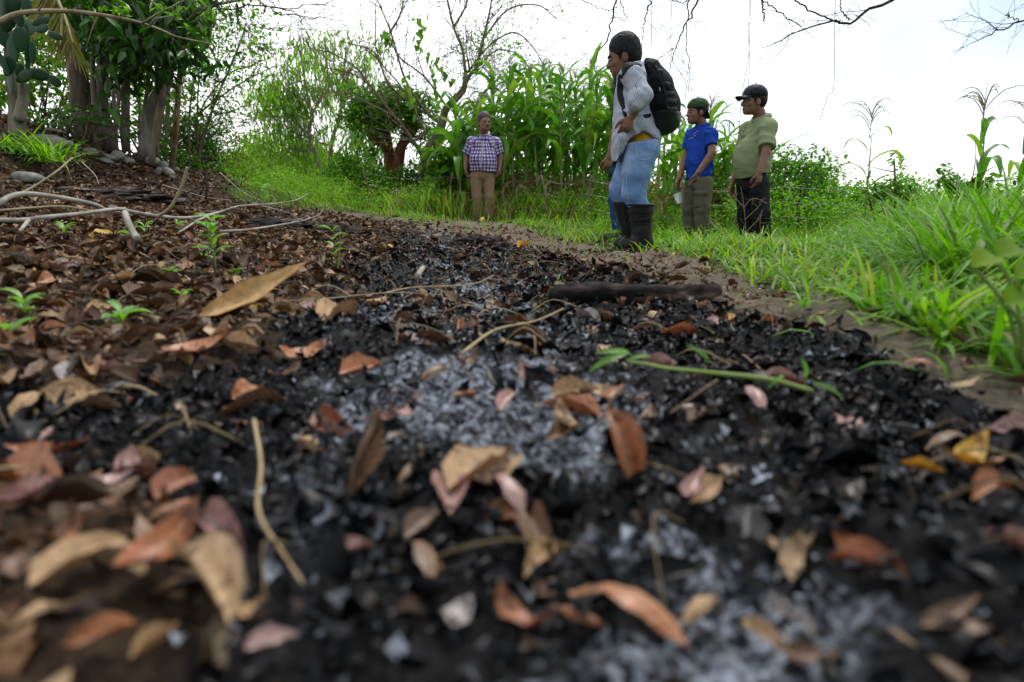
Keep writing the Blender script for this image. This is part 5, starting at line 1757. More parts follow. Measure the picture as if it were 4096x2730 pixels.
def blades(x, y, h, w, lean, seed, segs=3, cols=GC, droop=1.2, z=None, straight=.0):
    """grass blades as ribbons; all arrays of length n"""
    r_ = np.random.default_rng(seed)
    n = len(x)
    az = r_.random(n) * 6.283
    d = np.stack([np.cos(az), np.sin(az), np.zeros(n)], -1)
    s = np.stack([-np.sin(az), np.cos(az), np.zeros(n)], -1)
    z0 = (G(x, y) if z is None else z) - .01
    P = np.stack([x, y, z0], -1)
    th = np.pi / 2 - lean * (.3 + .7 * r_.random(n))
    rows = []
    W0 = w * (.7 + .6 * r_.random(n))
    dr = droop * (.3 + 1.0 * r_.random(n))
    prof = np.interp(np.linspace(0, 1, segs + 1), [0, .3, .7, 1], [.7, 1, .75, .0])
    L = h / segs
    for k in range(segs + 1):
        ww = (W0 * prof[k] * .5)[:, None]
        if k == segs:
            rows.append(P[:, None, :].copy())
        else:
            rows.append(np.stack([P - s * ww, P + s * ww], 1))
        P = P + (d * np.cos(th)[:, None] + A(0, 0, 1) * np.sin(th)[:, None]) * L[:, None]
        th = th - dr / segs
    V = np.concatenate(rows, 1)
    nv = V.shape[1]
    b = (np.arange(n) * nv)[:, None]
    Q = np.concatenate([b + np.array([[2 * k, 2 * k + 1, 2 * k + 3, 2 * k + 2]]) for k in range(segs - 1)], 0) if segs > 1 else np.zeros((0, 4), int)
    Tt = b + np.array([[2 * segs - 2, 2 * segs - 1, 2 * segs]])
    c = cols[r_.integers(0, len(cols), n)] * (.65 + .6 * r_.random((n, 1)))
    return V.reshape(-1, 3), [Q, Tt], np.repeat(c, nv, 0)

def stuff(name, parts, mat, label, cat):
    V, F, C = merge(parts)
    return tag(link(name, make_mesh(name, V, F, mat, C)), label, cat, kind='stuff')

def spots(n, x0, x1, y0, y1, seed, fn):
    r_ = np.random.default_rng(seed)
    x = x0 + (x1 - x0) * r_.random(n); y = y0 + (y1 - y0) * r_.random(n)
    g, p, c, l = regions(x, y)
    k = r_.random(n) < fn(x, y, g, p)
    return x[k], y[k], r_

def clump(x, y, sc, seed):
    return vnoise(np.stack([x * sc, y * sc, 0 * x], -1), seed)

parts = []
# verge near the men's feet and along the path
x, y, r_ = spots(56000, -4.2, 5.0, 3.4, 9.2, 201, lambda x, y, g, p: g * (.55 + .45 * clump(x, y, 2.5, 1)) + .02 * p)
parts.append(blades(x, y, (.06 + .09 * r_.random(len(x))) * (1 + .5 * clump(x, y, 1.6, 2)) * (1 - .5 * np.exp(-((x + .42) / .5) ** 2 - ((y - 9.4) / .5) ** 2)) * (1 - .45 * np.exp(-((x - 2.1) / .7) ** 2 - ((y - 7.0) / 1.0) ** 2)), np.full(len(x), .0075), .9, 202, 3))
# coarse broad-bladed tufts right by the path edge
x, y, r_ = spots(26000, .5, 4.4, 1.2, 5.6, 203, lambda x, y, g, p: g * (.62 + .5 * clump(x, y, 2.2, 4)))
parts.append(blades(x, y, .10 + .12 * r_.random(len(x)), np.full(len(x), .010), 1.1, 204, 4, droop=1.5))
x, y, r_ = spots(5200, .55, 2.6, .75, 2.3, 213, lambda x, y, g, p: np.clip(g * 1.2 + .05 * p, 0, 1))
parts.append(blades(x, y, .07 + .13 * r_.random(len(x)), np.full(len(x), .011), 1.2, 214, 4, GC[[0, 1, 2, 3, 5]], droop=1.6))
stuff('verge_grass', parts, M_GRASS, 'short bright green grass along the far edge of the path', 'grass')
# tall arching grass on the rise beside the path
x, y, r_ = spots(44000, 1.2, 6.4, 1.7, 5.8, 205, lambda x, y, g, p: g * smooth(.42, .60, x / y) * (.6 + .5 * clump(x, y, 1.8, 5)))
hh = (.34 + .30 * r_.random(len(x))) * (1 + .35 * clump(x, y, 1.3, 6)) * (.45 + .6 * smooth(.45, .68, x / y))
hh = np.minimum(hh, np.maximum(.12, (.48 - G(x, y)) * 1.3) * (.7 + .5 * r_.random(len(x))))
tall = [blades(x, y, hh, np.full(len(x), .0115), .8, 206, 5, GC[[0, 1, 3, 6, 0, 2]], droop=1.9)]
stuff('tall_grass', tall, M_GRASS, 'tall arching broad-bladed green grass on the rise beside the path', 'grass')
# grass further back, round the corn's foot and up the track
parts = []
x, y, r_ = spots(26000, -6.5, 6.5, 9.0, 22, 207, lambda x, y, g, p: g * (.6 + .4 * clump(x, y, 1.5, 7)) * np.where(x < -3.0, .5, 1))
parts.append(blades(x, y, (.10 + .20 * r_.random(len(x))) * (1 + .4 * clump(x, y, .8, 8)) * (1 - .75 * np.exp(-((x + .42) / .7) ** 2 - ((y - 9.4) / .7) ** 2)), np.full(len(x), .014), .7, 208, 3, GC[[1, 2, 4, 5, 6]]))
x, y, r_ = spots(9000, -1.8, 3.5, 9.6, 12.5, 209, lambda x, y, g, p: g * .6)
parts.append(blades(x, y, .25 + .35 * r_.random(len(x)), np.full(len(x), .012), .5, 210, 4, np.vstack([GC[[1, 2, 4]], [[.28, .21, .11], [.33, .26, .15]]])))
x, y, r_ = spots(7000, -9, 14, 14, 40, 211, lambda x, y, g, p: g)
parts.append(blades(x, y, .3 + .4 * r_.random(len(x)), np.full(len(x), .04), .6, 212, 3, GC[[1, 2, 4, 5]]))
stuff('field_grass', parts, M_GRASS, 'loose grass at the foot of the corn and along the far track', 'grass')

LEAF2 = (np.array([(0, 0, 0), (.5, .45, .08), (0, 1, -.03), (-.5, .45, .08)]), [np.array([[0, 1, 2], [0, 2, 3]])])
LEAF4 = (np.array([(0, 0, 0), (.42, .3, .1), (.34, .7, .1), (0, 1, -.08), (-.34, .7, .1), (-.42, .3, .1), (0, .5, 0)]), [np.array([[0, 1, 6], [1, 2, 6], [2, 3, 6], [3, 4, 6], [4, 5, 6], [5, 0, 6]])])

def leaves_at(P, size, aspect, cols, seed, tm=LEAF2, droop=.2, dirs=None, jit=.8, flat=None):
    """leaves at points P; size array"""
    r_ = np.random.default_rng(seed)
    n = len(P)
    d = r_.normal(size=(n, 3)) * A(1, 1, .6) * jit
    if dirs is not None:
        d = d + dirs
    d = d + A(0, 0, -droop)
    up = unit(r_.normal(size=(n, 3)) * .6 + A(0, 0, 1.0))
    M = frames(d, up)
    M = M * np.stack([size * aspect, size, size], -1)[:, None, :]
    V, F = inst(tm[0], tm[1], M, P)
    c = cols[r_.integers(0, len(cols), n)] * (.6 + .7 * r_.random((n, 1)))
    return V, F, np.repeat(c, len(tm[0]), 0)

# leafy weeds
def weeds(n, x0, x1, y0, y1, seed, hmin, hmax, cols, fn, leaf=.03, per=26):
    x, y, r_ = spots(n, x0, x1, y0, y1, seed, fn)
    m = len(x)
    h = hmin + (hmax - hmin) * r_.random(m)
    k = np.repeat(np.arange(m), per)
    t = r_.random(m * per) ** .7
    spread = (.35 * h)[k] * (.3 + .7 * t)
    a = r_.random(m * per) * 6.28
    P = np.stack([x[k] + spread * np.cos(a) * r_.random(m * per), y[k] + spread * np.sin(a) * r_.random(m * per), G(x, y)[k] + h[k] * t], -1)
    return leaves_at(P, leaf * (.6 + .8 * r_.random(m * per)), .55, cols, seed + 1)
WC = np.array([(.11, .26, .014), (.16, .33, .02), (.08, .21, .014), (.21, .36, .03), (.14, .30, .014)])
parts = [weeds(1500, -3.6, 2.6, 8.3, 11.0, 221, .12, .38, WC, lambda x, y, g, p: g * (.35 + .65 * (clump(x, y, 1.2, 9) > -.1)) * ((y > 10.15) | (x > .9) | (x < -1.6)), .026, 30),
         weeds(700, -.2, 3.4, 5.6, 8.6, 223, .06, .22, WC, lambda x, y, g, p: g * (clump(x, y, 1.8, 10) > -.1), .022, 26),
         weeds(420, -1.6, 3.4, 9.7, 10.5, 229, .25, .55, WC[[0, 2, 1]], lambda x, y, g, p: g * ((x > 0.1) | (x < -1.0)), .04, 34),
         weeds(330, 2.6, 6.5, 7.5, 11, 225, .3, .7, WC[[0, 2, 1]], lambda x, y, g, p: g, .05, 40),
         weeds(800, -1.8, 6.5, 13.7, 15.5, 231, .5, 1.25, WC[[0, 2, 2]], lambda x, y, g, p: g, .10, 34),
         weeds(500, -5.5, -1.2, 10.5, 16, 227, .2, .5, WC[[1, 3, 4]], lambda x, y, g, p: g, .045, 34)]
stuff('low_weeds', parts, M_WEED, 'low leafy weeds growing through the grass by the corn', 'weeds')
# ------------------------------------------------------------ trees and shrubs
def bark(name, a, b, c, scale=7, st=(1, 1, .3), d=.02):
    return solid_mat(name, [(.28, a), (.5, b), (.72, c)], scale, .9, .9, d, stretch=st, spec=.15)
M_BARKG = bark('bark_grey', (.045, .038, .03), (.13, .115, .095), (.30, .28, .25), 10)
M_BARKB = bark('bark_brown', (.03, .022, .015), (.10, .072, .05), (.25, .21, .17), 9)
M_BARKR = bark('bark_red_peeling', (.07, .025, .015), (.17, .06, .038), (.28, .20, .15), 5)
M_BARKT = bark('bark_tan', (.07, .055, .038), (.15, .12, .085), (.23, .195, .14), 8)
M_TWIG = bark('twig_dark', (.012, .010, .009), (.03, .025, .02), (.06, .05, .042), 20)
M_PALE = bark('branch_pale', (.11, .095, .075), (.25, .235, .20), (.42, .40, .36), 14, (1, 1, .5), .006)
M_OLIVEB = bark('branch_olive', (.14, .11, .06), (.25, .21, .13), (.36, .31, .21), 12)
M_LEAFD = leaf_mat('foliage_dark_glossy', rough=.36, trans=.25, tcol=(1.4, 1.7, .5), var=.2, nscale=6, spec=.35)
M_LEAFL = leaf_mat('foliage_light', rough=.55, spec=.2, trans=.45, tcol=(1.4, 1.6, .55), var=.2, nscale=6)

def fpl(pts, n=20):
    """full-size pixels with distances -> smooth world path"""
    return spl(np.array([fp(a, b, d) for a, b, d in pts]), n)

def pxr(w, D):
    """radius in metres of something w full-size pixels wide at distance D"""
    return w / 4.0 * D / FPX / 2

def twigs(path, r0, n, L, r_, depth=1, up=.25, out=None, tips=None, spread=.8, fork=3, t0=.3, droop=0., minr=.0012, wig=.14):
    """branchlets along a path; returns tube parts, appends tips"""
    parts = []
    if out is None:
        out = parts
    N_ = len(path)
    for k in range(n):
        t = t0 + (1 - t0) * (k + r_.random()) / n
        i = min(int(t * (N_ - 1)), N_ - 2)
        p = path[i]
        ax = unit(path[i + 1] - path[i])
        d = unit(ax * (1.0 - spread * .4) + spread * r_.normal(size=3) + A(0, 0, up))
        l = L * (.5 + .8 * r_.random()) * (1.15 - .5 * t)
        r = max(minr, r0 * (.25 + .3 * r_.random()))
        m = 5 if depth == 0 else 7
        pts = [p]
        dd = d
        for q in range(m - 1):
            dd = unit(dd + wig * r_.normal(size=3) + A(0, 0, .04 - droop * q / m))
            pts.append(pts[-1] + dd * l / (m - 1))
        pts = np.array(pts)
        out.append(tube(pts, np.linspace(r, max(minr * .6, r * .3), m), 4 if r > .006 else 3, cap=False))
        if tips is not None:
            tips.extend(pts[m // 2:])
        if depth > 0:
            twigs(pts, r, fork, L * .5, r_, depth - 1, up * .6, out, tips, spread, fork, .25, droop, minr, wig)
    return out

def tree_obj(name, base, label, cat, group=None):
    return empty(name, base, label, cat, group)

def foliage_blobs(cs, n, size, aspect, cols, seed, tm=LEAF2, droop=.3, clumps=0):
    """leaves in uneven clumps round centres cs (x,y,z,rx,ry,rz)"""
    r_ = np.random.default_rng(seed)
    P = []
    tot = sum(c[3] * c[4] * c[5] for c in cs)
    for c in cs:
        m = max(8, int(n * c[3] * c[4] * c[5] / tot))
        u = unit(r_.normal(size=(m, 3))) * (.35 + .65 * r_.random((m, 1)) ** .4)
        q = A(*c[:3]) + u * A(*c[3:])
        k = fbm(q * 2.6 / max(.25, c[3]) * .5, 2, seed) > -.12
        q = q[k]
        P.append(q)
    P = np.concatenate(P)
    return leaves_at(P, size * (.6 + .8 * r_.random(len(P))), aspect, cols, seed + 1, tm, droop)

def shrub(name, label, cs, n, size, aspect, cols, seed, cat='shrub', mat=None, group=None, stems=6, tm=LEAF2, barkm=None, droop=.3):
    """cs blobs as (full px, full py, D, rx, ry, rz metres)"""
    r_ = np.random.default_rng(seed)
    W = [(*fp(a, b, d), rx, ry, rz) for a, b, d, rx, ry, rz in cs]
    bx = np.mean([w[0] for w in W]); by = np.mean([w[1] for w in W])
    bz = Gs(bx, by)
    o = tree_obj(name, (bx, by, bz), label, cat, group)
    parts = []
    for k in range(stems):
        w = W[k % len(W)]
        b0 = A(bx + .12 * r_.normal(), by + .12 * r_.normal(), bz - .03)
        t = A(*w[:3]) + r_.normal(size=3) * A(*w[3:]) * .5
        t[2] = max(t[2], bz + .2)
        pth = spl([b0, (b0 + t) / 2 + r_.normal(size=3) * .08, t], 8)
        parts.append(tube(pth, np.linspace(.018, .006, 8), 5))
        twigs(pth, .012, 5, .35, r_, 0, .3, parts)
    V, F, _ = merge(parts)
    add('stem', V, F, barkm or M_BARKB, o)
    V, F, C = foliage_blobs(W, n, size, aspect, cols, seed, tm, droop)
    add('foliage', V, F, mat or M_LEAFL, o, C)
    return o

CG_D = np.array([(.018, .065, .010), (.025, .085, .012), (.035, .11, .014), (.014, .05, .008), (.05, .14, .016)])
CG_M = np.array([(.05, .155, .014), (.07, .20, .016), (.09, .24, .02), (.04, .12, .012)])
CG_L = np.array([(.12, .28, .02), (.17, .32, .03), (.10, .23, .018), (.21, .34, .04), (.15, .29, .025)])
CG_P = np.array([(.18, .33, .045), (.22, .37, .06), (.15, .28, .035), (.25, .39, .075)])
CG_R = np.array([(.16, .07, .04), (.10, .12, .03), (.12, .06, .035), (.09, .15, .03)])

# ---- pollarded red-barked tree
D = 13.0
r_ = np.random.default_rng(61)
b = fp(1575, 735, D)
o = tree_obj('pollarded_tree', (b[0], b[1], Gs(b[0], b[1])), 'pollarded tree with peeling red bark and a bushy low crown', 'tree')
parts = []
for pts, w0, w1 in (([(1580, 750, D), (1572, 700, D), (1562, 650, D), (1552, 600, D), (1548, 560, D + .1), (1535, 500, D + .1)], 62, 34),
                    ([(1584, 700, D), (1594, 640, D - .1), (1608, 580, D - .1), (1640, 540, D - .2), (1660, 500, D - .2)], 50, 26),
                    ([(1556, 600, D), (1520, 572, D - .2), (1490, 553, D - .2), (1462, 500, D - .3), (1450, 470, D - .3)], 38, 24)):
    pth = fpl(pts, 22)
    parts.append(tube(pth, np.linspace(pxr(w0, D), pxr(w1, D), 22), 12, True, .28, 3))
for q in ((1535, 500), (1660, 500), (1450, 470), (1600, 470)):
    pth = fpl([(*q, D), (q[0] + 20 * r_.normal(), q[1] - 40, D), (q[0] + 40 * r_.normal(), q[1] - 90, D)], 8)
    parts.append(tube(pth, np.linspace(.07, .02, 8), 6)); twigs(pth, .03, 8, .6, r_, 1, .4, parts, None, 1.0)
V, F, _ = merge(parts)
add('trunk', V, F, M_BARKR, o)
W = [(*fp(a, q, d), rx, ry, rz) for a, q, d, rx, ry, rz in ((1440, 430, D, .5, .5, .42), (1530, 420, D, .6, .5, .42), (1620, 430, D, .6, .5, .4), (1690, 470, D, .42, .4, .42), (1400, 400, D - .2, .32, .4, .3), (1480, 470, D - .3, .45, .4, .35), (1580, 480, D - .3, .45, .35, .3), (1660, 535, D, .3, .3, .3), (1500, 385, D, .4, .3, .25))]
V, F, C = foliage_blobs(W, 11000, .075, .5, np.vstack([CG_M, CG_L[:2]]), 62)
add('crown', V, F, M_LEAFL, o, C)
# creeper climbing its trunk
W = [(*fp(a, q, D - .3), .16, .16, .22) for a, q in ((1515, 580), (1510, 620), (1520, 660), (1528, 700), (1532, 730), (1500, 560))]
V, F, C = foliage_blobs(W, 1400, .06, .7, CG_M, 64)
tag(add('climbing_vine', V, F, M_LEAFD, None, C), 'dark green creeper climbing up the red-barked trunk', 'vine')

# ---- bare spreading tree
D = 12.4
b = fp(1704, 730, D)
o = tree_obj('bare_tree', (b[0], b[1], Gs(b[0], b[1])), 'gnarled half-bare grey tree with long upswept branches beside the corn', 'tree')
r_ = np.random.default_rng(65)
parts, tips = [], []
main = fpl([(1706, 745, D), (1704, 690, D), (1706, 622, D), (1738, 560, D), (1765, 505, D), (1788, 430, D), (1849, 365, D - .1), (1863, 299, D - .1)], 30)
parts.append(tube(main, np.interp(np.linspace(0, 1, 30), [0, .35, .6, 1], [pxr(46, D), pxr(38, D), pxr(34, D), pxr(18, D)]), 12, True, .3, 5))
BR = [([(1849, 365, D), (1880, 300, D), (1914, 276, D)], 18, 10), ([(1863, 299, D), (1850, 200, D), (1815, 110, D), (1790, 0, D), (1780, -60, D)], 14, 6), ([(1905, 280, D), (1935, 150, D), (1960, 40, D), (1970, -40, D)], 14, 5),
      ([(1815, 110, D), (1860, 30, D), (1880, -40, D)], 10, 5), ([(1700, 640, D), (1640, 545, D), (1578, 467, D - .2), (1484, 346, D - .3), (1414, 262, D - .3), (1265, 178, D - .5)], 18, 4),
      ([(1770, 520, D), (1735, 470, D), (1650, 420, D), (1550, 330, D - .3), (1500, 210, D - .3), (1380, 170, D - .4)], 14, 4), ([(1735, 480, D), (1670, 400, D), (1615, 304, D), (1564, 131, D), (1510, 0, D)], 13, 5),
      ([(1560, 130, D), (1600, 60, D), (1620, -20, D)], 9, 4), ([(1788, 430, D), (1740, 360, D), (1690, 300, D), (1600, 230, D - .2), (1560, 160, D - .2)], 11, 4), ([(1700, 560, D), (1690, 500, D), (1600, 340, D + .3), (1510, 220, D + .3), (1504, 0, D + .3)], 11, 4),
      ([(1578, 467, D - .2), (1450, 400, D - .5), (1360, 360, D - .6)], 8, 3), ([(1484, 346, D - .3), (1420, 300, D - .4), (1300, 270, D - .6)], 8, 3), ([(1690, 540, D), (1660, 560, D - .3), (1600, 560, D - .4)], 12, 6),
      ([(1870, 290, D), (1960, 180, D), (2060, 130, D), (2140, 200, D - .2), (2190, 300, D - .3)], 9, 3), ([(1900, 280, D), (1990, 200, D), (2090, 230, D - .2), (2130, 330, D - .3)], 8, 3), ([(1930, 160, D), (2030, 40, D), (2150, 20, D), (2230, 80, D)], 9, 3)]
for pts, w0, w1 in BR:
    pth = fpl(pts, 16)
    parts.append(tube(pth, np.linspace(pxr(w0, D), pxr(w1, D), 16), 6))
    twigs(pth, pxr(w0, D) * .6, 11, .95, r_, 1, .25, parts, tips, .65, 3, .2, 0, .0045, .1)
for k in range(110):     # tangle of thin stems round the upper fork
    p = fp(1900 + 110 * r_.normal(), 230 + 70 * r_.normal(), D + .3 * r_.normal())
    pts = [p]
    dd = unit(r_.normal(size=3) * A(1, 1, .5))
    for q in range(7):
        dd = unit(dd + .35 * r_.normal(size=3) + A(0, 0, -.14))
        pts.append(pts[-1] + dd * .15)
    parts.append(tube(np.array(pts), .004, 3, cap=False))
V, F, _ = merge(parts)
add('trunk', V, F, M_BARKT, o)
tips = np.array(tips)
tp = tips[r_.random(len(tips)) < .16]
V, F, C = leaves_at(tp + .05 * r_.normal(size=tp.shape), .05 * (.5 + r_.random(len(tp))), .75, CG_L, 66)
V2, F2, C2 = foliage_blobs([(*fp(a, q, D), rx, rx, rz) for a, q, rx, rz in ((1900, 150, .4, .35), (1960, 220, .45, .4), (1880, 260, .3, .3), (2010, 160, .4, .3), (2060, 240, .35, .4))], 900, .05, .6, np.vstack([CG_L, CG_P]), 67)
V, F, C = merge([(V, F, C), (V2, F2, C2)])
add('foliage', V, F, M_LEAFL, o, C)
# vine with heart-shaped leaves hanging in it
hp = []
for x0, y0, x1, y1 in ((1690, 50, 1670, 190), (1700, 190, 1760, 420), (1540, 120, 1560, 170), (1620, 300, 1660, 470), (1740, 230, 1800, 330)):
    for t in np.linspace(0, 1, 14):
        hp.append(fp(x0 + (x1 - x0) * t + 10 * r_.normal(), y0 + (y1 - y0) * t, D - .35 + .1 * r_.normal()))
hp = np.array(hp)
HEART = (np.array([(0, .12, 0), (.28, -.02, .05), (.5, .2, .08), (.35, .6, .04), (0, 1, -.05), (-.35, .6, .04), (-.5, .2, .08), (-.28, -.02, .05)]), [np.array([[0, 1, 2], [0, 2, 3], [0, 3, 4], [0, 4, 5], [0, 5, 6], [0, 6, 7]])])
V, F, C = leaves_at(hp, np.full(len(hp), .11), .9, CG_L[:3], 68, HEART, 1.2, None, .4)
tag(add('hanging_vine', V, F, M_LEAFL, None, C), 'vine with heart-shaped leaves hanging in the half-bare tree', 'vine')

# ---- feathery pale tree further along the track
D = 17.5
b = fp(1320, 760, D)
o = tree_obj('feathery_tree', (b[0], b[1], Gs(b[0], b[1]) - .1), 'pale feathery tree with drooping sprays standing beyond the track', 'tree')
r_ = np.random.default_rng(71)
parts, tips = [], []
for pts, w0, w1 in (([(1300, 770, D), (1274, 664, D), (1237, 538, D), (1246, 458, D), (1222, 337, D), (1200, 200, D)], 22, 6), ([(1325, 770, D), (1325, 584, D), (1358, 467, D), (1372, 337, D), (1385, 180, D)], 22, 6),
                    ([(1246, 458, D), (1290, 380, D), (1310, 300, D), (1300, 160, D)], 10, 4), ([(1237, 538, D), (1160, 470, D), (1110, 380, D), (1080, 330, D)], 10, 4), ([(1325, 584, D), (1250, 560, D), (1160, 520, D)], 8, 3),
                    ([(1350, 480, D), (1320, 430, D), (1290, 330, D)], 8, 3), ([(1325, 650, D), (1390, 560, D), (1440, 480, D)], 10, 4), ([(1260, 600, D), (1180, 600, D), (1120, 570, D)], 7, 3)):
    pth = fpl(pts, 18)
    parts.append(tube(pth, np.linspace(pxr(w0, D), pxr(w1, D), 18), 7, True, .15, 9))
    twigs(pth, pxr(w0, D) * .5, 13, 1.35, r_, 1, .15, parts, tips, .9, 3, .3, .3, .004)
V, F, _ = merge(parts)
add('trunk', V, F, M_BARKT, o)
tips = np.array(tips)
k = fbm(tips * 1.1, 2, 8) > -.06
tips = tips[k]
P = np.repeat(tips, 11, 0)
P = P + r_.normal(size=P.shape) * A(.16, .16, .12) - A(0, 0, 1) * (.45 * r_.random((len(P), 1)))
V, F, C = leaves_at(P, .19 * (.5 + r_.random(len(P))), .2, np.vstack([CG_P, CG_P * 1.15]), 72, LEAF2, 1.3, None, .5)
add('crown', V, F, M_LEAFL, o, C)

# ---- background shrubs and trees
shrub('broad_bush', 'pale green broad bush filling the gap beyond the track', [(1010, 700, 20, 1.5, 1, .8), (1120, 680, 20, 1.6, 1, 1.2), (1220, 700, 20, 1.4, 1, .9), (1060, 740, 19, 1.6, 1, .7), (1150, 755, 19, 1.6, 1, .6), (1300, 730, 19.5, 1.2, 1, .7)], 17000, .2, .3, np.vstack([CG_P, CG_L]), 81, 'bush', droop=.9, stems=9)
shrub('leafy_bush', 'bright green leafy bush under the pollarded tree', [(1400, 720, 12, .55, .4, .4), (1350, 740, 12.2, .5, .4, .3), (1460, 735, 12, .5, .4, .35), (1420, 660, 12.3, .35, .3, .3), (1380, 690, 12.2, .4, .3, .3)], 6500, .065, .5, np.vstack([CG_M, CG_L[:3]]), 83, 'bush')
shrub('leafy_bush', 'deep green bush at the foot of the gnarled grey tree', [(1660, 700, 11.6, .32, .3, .35), (1620, 730, 11.6, .4, .3, .25), (1690, 735, 11.5, .35, .3, .25)], 3200, .06, .5, np.vstack([CG_M, CG_D[2:]]), 85, 'bush')
shrub('sapling_bush', 'broad-leaved sapling with yellowing leaves behind the gingham-shirted man', [(1790, 600, 10.9, .3, .25, .3), (1770, 660, 10.9, .32, .25, .3), (1820, 680, 10.9, .3, .25, .3), (1760, 720, 10.9, .3, .25, .2)], 620, .17, .55, np.vstack([CG_L, CG_M[:2], [[.30, .24, .05]]]), 87, 'bush', tm=LEAF4, stems=7)
shrub('red_tinged_bush', 'loose bush with rusty red tinged leaves at the end of the stone row', [(880, 620, 12.5, .5, .5, .55), (920, 680, 12.5, .5, .5, .4), (850, 690, 12.3, .5, .5, .4), (900, 740, 12.3, .6, .5, .3), (940, 740, 12.6, .4, .4, .25)], 5200, .06, .5, np.vstack([CG_R, CG_M[:2], CG_L[:2]]), 89, 'bush')
shrub('dense_bush', 'dense dark green bush behind the rusty post', [(750, 520, 9.6, .36, .4, .34), (790, 540, 9.7, .34, .4, .3), (740, 600, 9.5, .4, .4, .34), (790, 620, 9.6, .34, .4, .3), (720, 650, 9.4, .35, .35, .22), (700, 560, 9.7, .3, .3, .3)], 6500, .055, .5, np.vstack([CG_D[2:], CG_M]), 91, 'bush', M_LEAFD)
shrub('glossy_bush', 'loose glossy-leaved bush behind the man in the polo shirt', [(3150, 720, 9.5, .5, .4, .3), (3230, 660, 9.6, .42, .35, .28), (3120, 640, 9.6, .34, .35, .24), (3270, 740, 9.4, .4, .35, .3), (3180, 800, 9.3, .6, .4, .3), (3060, 690, 9.6, .3, .3, .35), (3250, 820, 9.2, .45, .4, .25), (2930, 740, 9.6, .28, .3, .5)], 6000, .06, .48, np.vstack([CG_M, CG_L[:2], CG_D[2:]]), 93, 'bush')
shrub('leafy_shrub', 'low leafy shrub between the two lone corn plants', [(3560, 760, 5.6, .14, .16, .09), (3610, 745, 5.6, .12, .14, .09), (3470, 770, 5.6, .16, .14, .09), (3580, 650, 5.7, .07, .07, .09)], 700, .045, .5, np.vstack([CG_M, CG_L[:2]]), 95, 'shrub', tm=LEAF4, stems=5)
shrub('leafy_shrub', 'leafy shrub growing round the wide-tasselled corn plant', [(3830, 730, 4.7, .12, .14, .08), (3900, 720, 4.7, .16, .14, .1), (3960, 740, 4.7, .16, .16, .1), (3790, 700, 4.7, .07, .07, .07)], 800, .05, .5, np.vstack([CG_M, CG_L[:2]]), 97, 'shrub', tm=LEAF4, stems=5)
# ------------------------------------------------------------ trees on the bank
def trunk_tree(label, paths, mat, name='bank_tree', twig=None, crown=None, seed=1, group=None, bumpy=.22, foliage_mat=None, t0=.62, ylim=84):
    """paths: list of (pixel path, width0, width1); the first path starts at the ground"""
    p0 = fp(*paths[0][0][0])
    o = tree_obj(name, tuple(p0), label, 'tree', group)
    r_ = np.random.default_rng(seed)
    parts, tips = [], []
    for q, (pts, w0, w1) in enumerate(paths):
        D_ = pts[0][2]
        pth = fpl(pts, 22)
        if q == 0:
            pth[0] -= A(0, 0, .12)
        parts.append(tube(pth, np.linspace(pxr(w0, D_), pxr(w1, D_), 22), 11 if w0 > 25 else 7, True, bumpy, seed + q))
        if twig:
            twigs(pth, pxr(max(w1, 6), D_), twig[0], twig[1], r_, twig[2] if len(twig) > 2 else 1, .2, parts, tips, .8, 3, t0, 0, .003)
    V, F, _ = merge(parts)
    add('trunk', V, F, mat, o)
    if crown:
        n, size, asp, cols, tm, droop = crown
        tp = np.array(tips)
        if ylim:
            tp = tp[proj(tp)[1] < ylim]
        tp = tp[r_.integers(0, len(tp), n)] + r_.normal(size=(n, 3)) * .12
        V, F, C = leaves_at(tp, size * (.6 + .7 * r_.random(n)), asp, cols, seed + 3, tm, droop)
        add('crown', V, F, foliage_mat or M_LEAFL, o, C)
    return o

B = 7.6
trunk_tree('thick broken-topped trunk with rough scarred bark on the bank', [([(350, 560, B), (340, 480, B), (325, 400, B), (310, 300, B), (298, 180, B)], 92, 74)], M_BARKB, seed=11, bumpy=.5)
trunk_tree('slim grey trunk rising behind the broken-topped one', [([(330, 560, B + .3), (325, 300, B + .3), (308, 150, B + .3), (296, 60, B + .3), (288, -120, B + .3)], 40, 26)], M_BARKG, seed=12, twig=(7, .9), crown=(1500, .09, .5, np.vstack([CG_M, CG_L[:2]]), LEAF2, .4))
trunk_tree('grey trunk bending away from the broken-topped one', [([(432, 560, B - .1), (412, 450, B - .1), (404, 340, B - .1), (415, 262, B - .1), (452, 180, B - .1), (478, 110, B), (500, -60, B)], 50, 34)], M_BARKG, seed=13, twig=(6, .9), crown=(420, .17, .42, CG_D, LEAF4, .8), foliage_mat=M_LEAFD)
trunk_tree('thin straight cut-off stem between two trunks on the bank', [([(386, 560, B - .3), (376, 400, B - .3), (368, 225, B - .3)], 22, 18)], M_BARKT, seed=14)
trunk_tree('smooth pale grey trunk with big dark glossy leaves', [([(500, 560, B), (503, 420, B), (502, 262, B), (488, 120, B), (495, -60, B)], 32, 24), ([(500, 300, B), (560, 200, B - .4), (640, 120, B - .6), (690, 130, B - .8)], 16, 8), ([(495, 200, B), (440, 130, B - .4), (400, 90, B - .5)], 16, 8), ([(498, 330, B), (540, 270, B - .5), (600, 250, B - .7)], 12, 6), ([(492, 150, B), (560, 60, B - .3), (620, 0, B - .4)], 14, 8)],
           M_BARKG, seed=15, twig=(9, .55), crown=(900, .17, .42, CG_D, LEAF4, .9), foliage_mat=M_LEAFD)
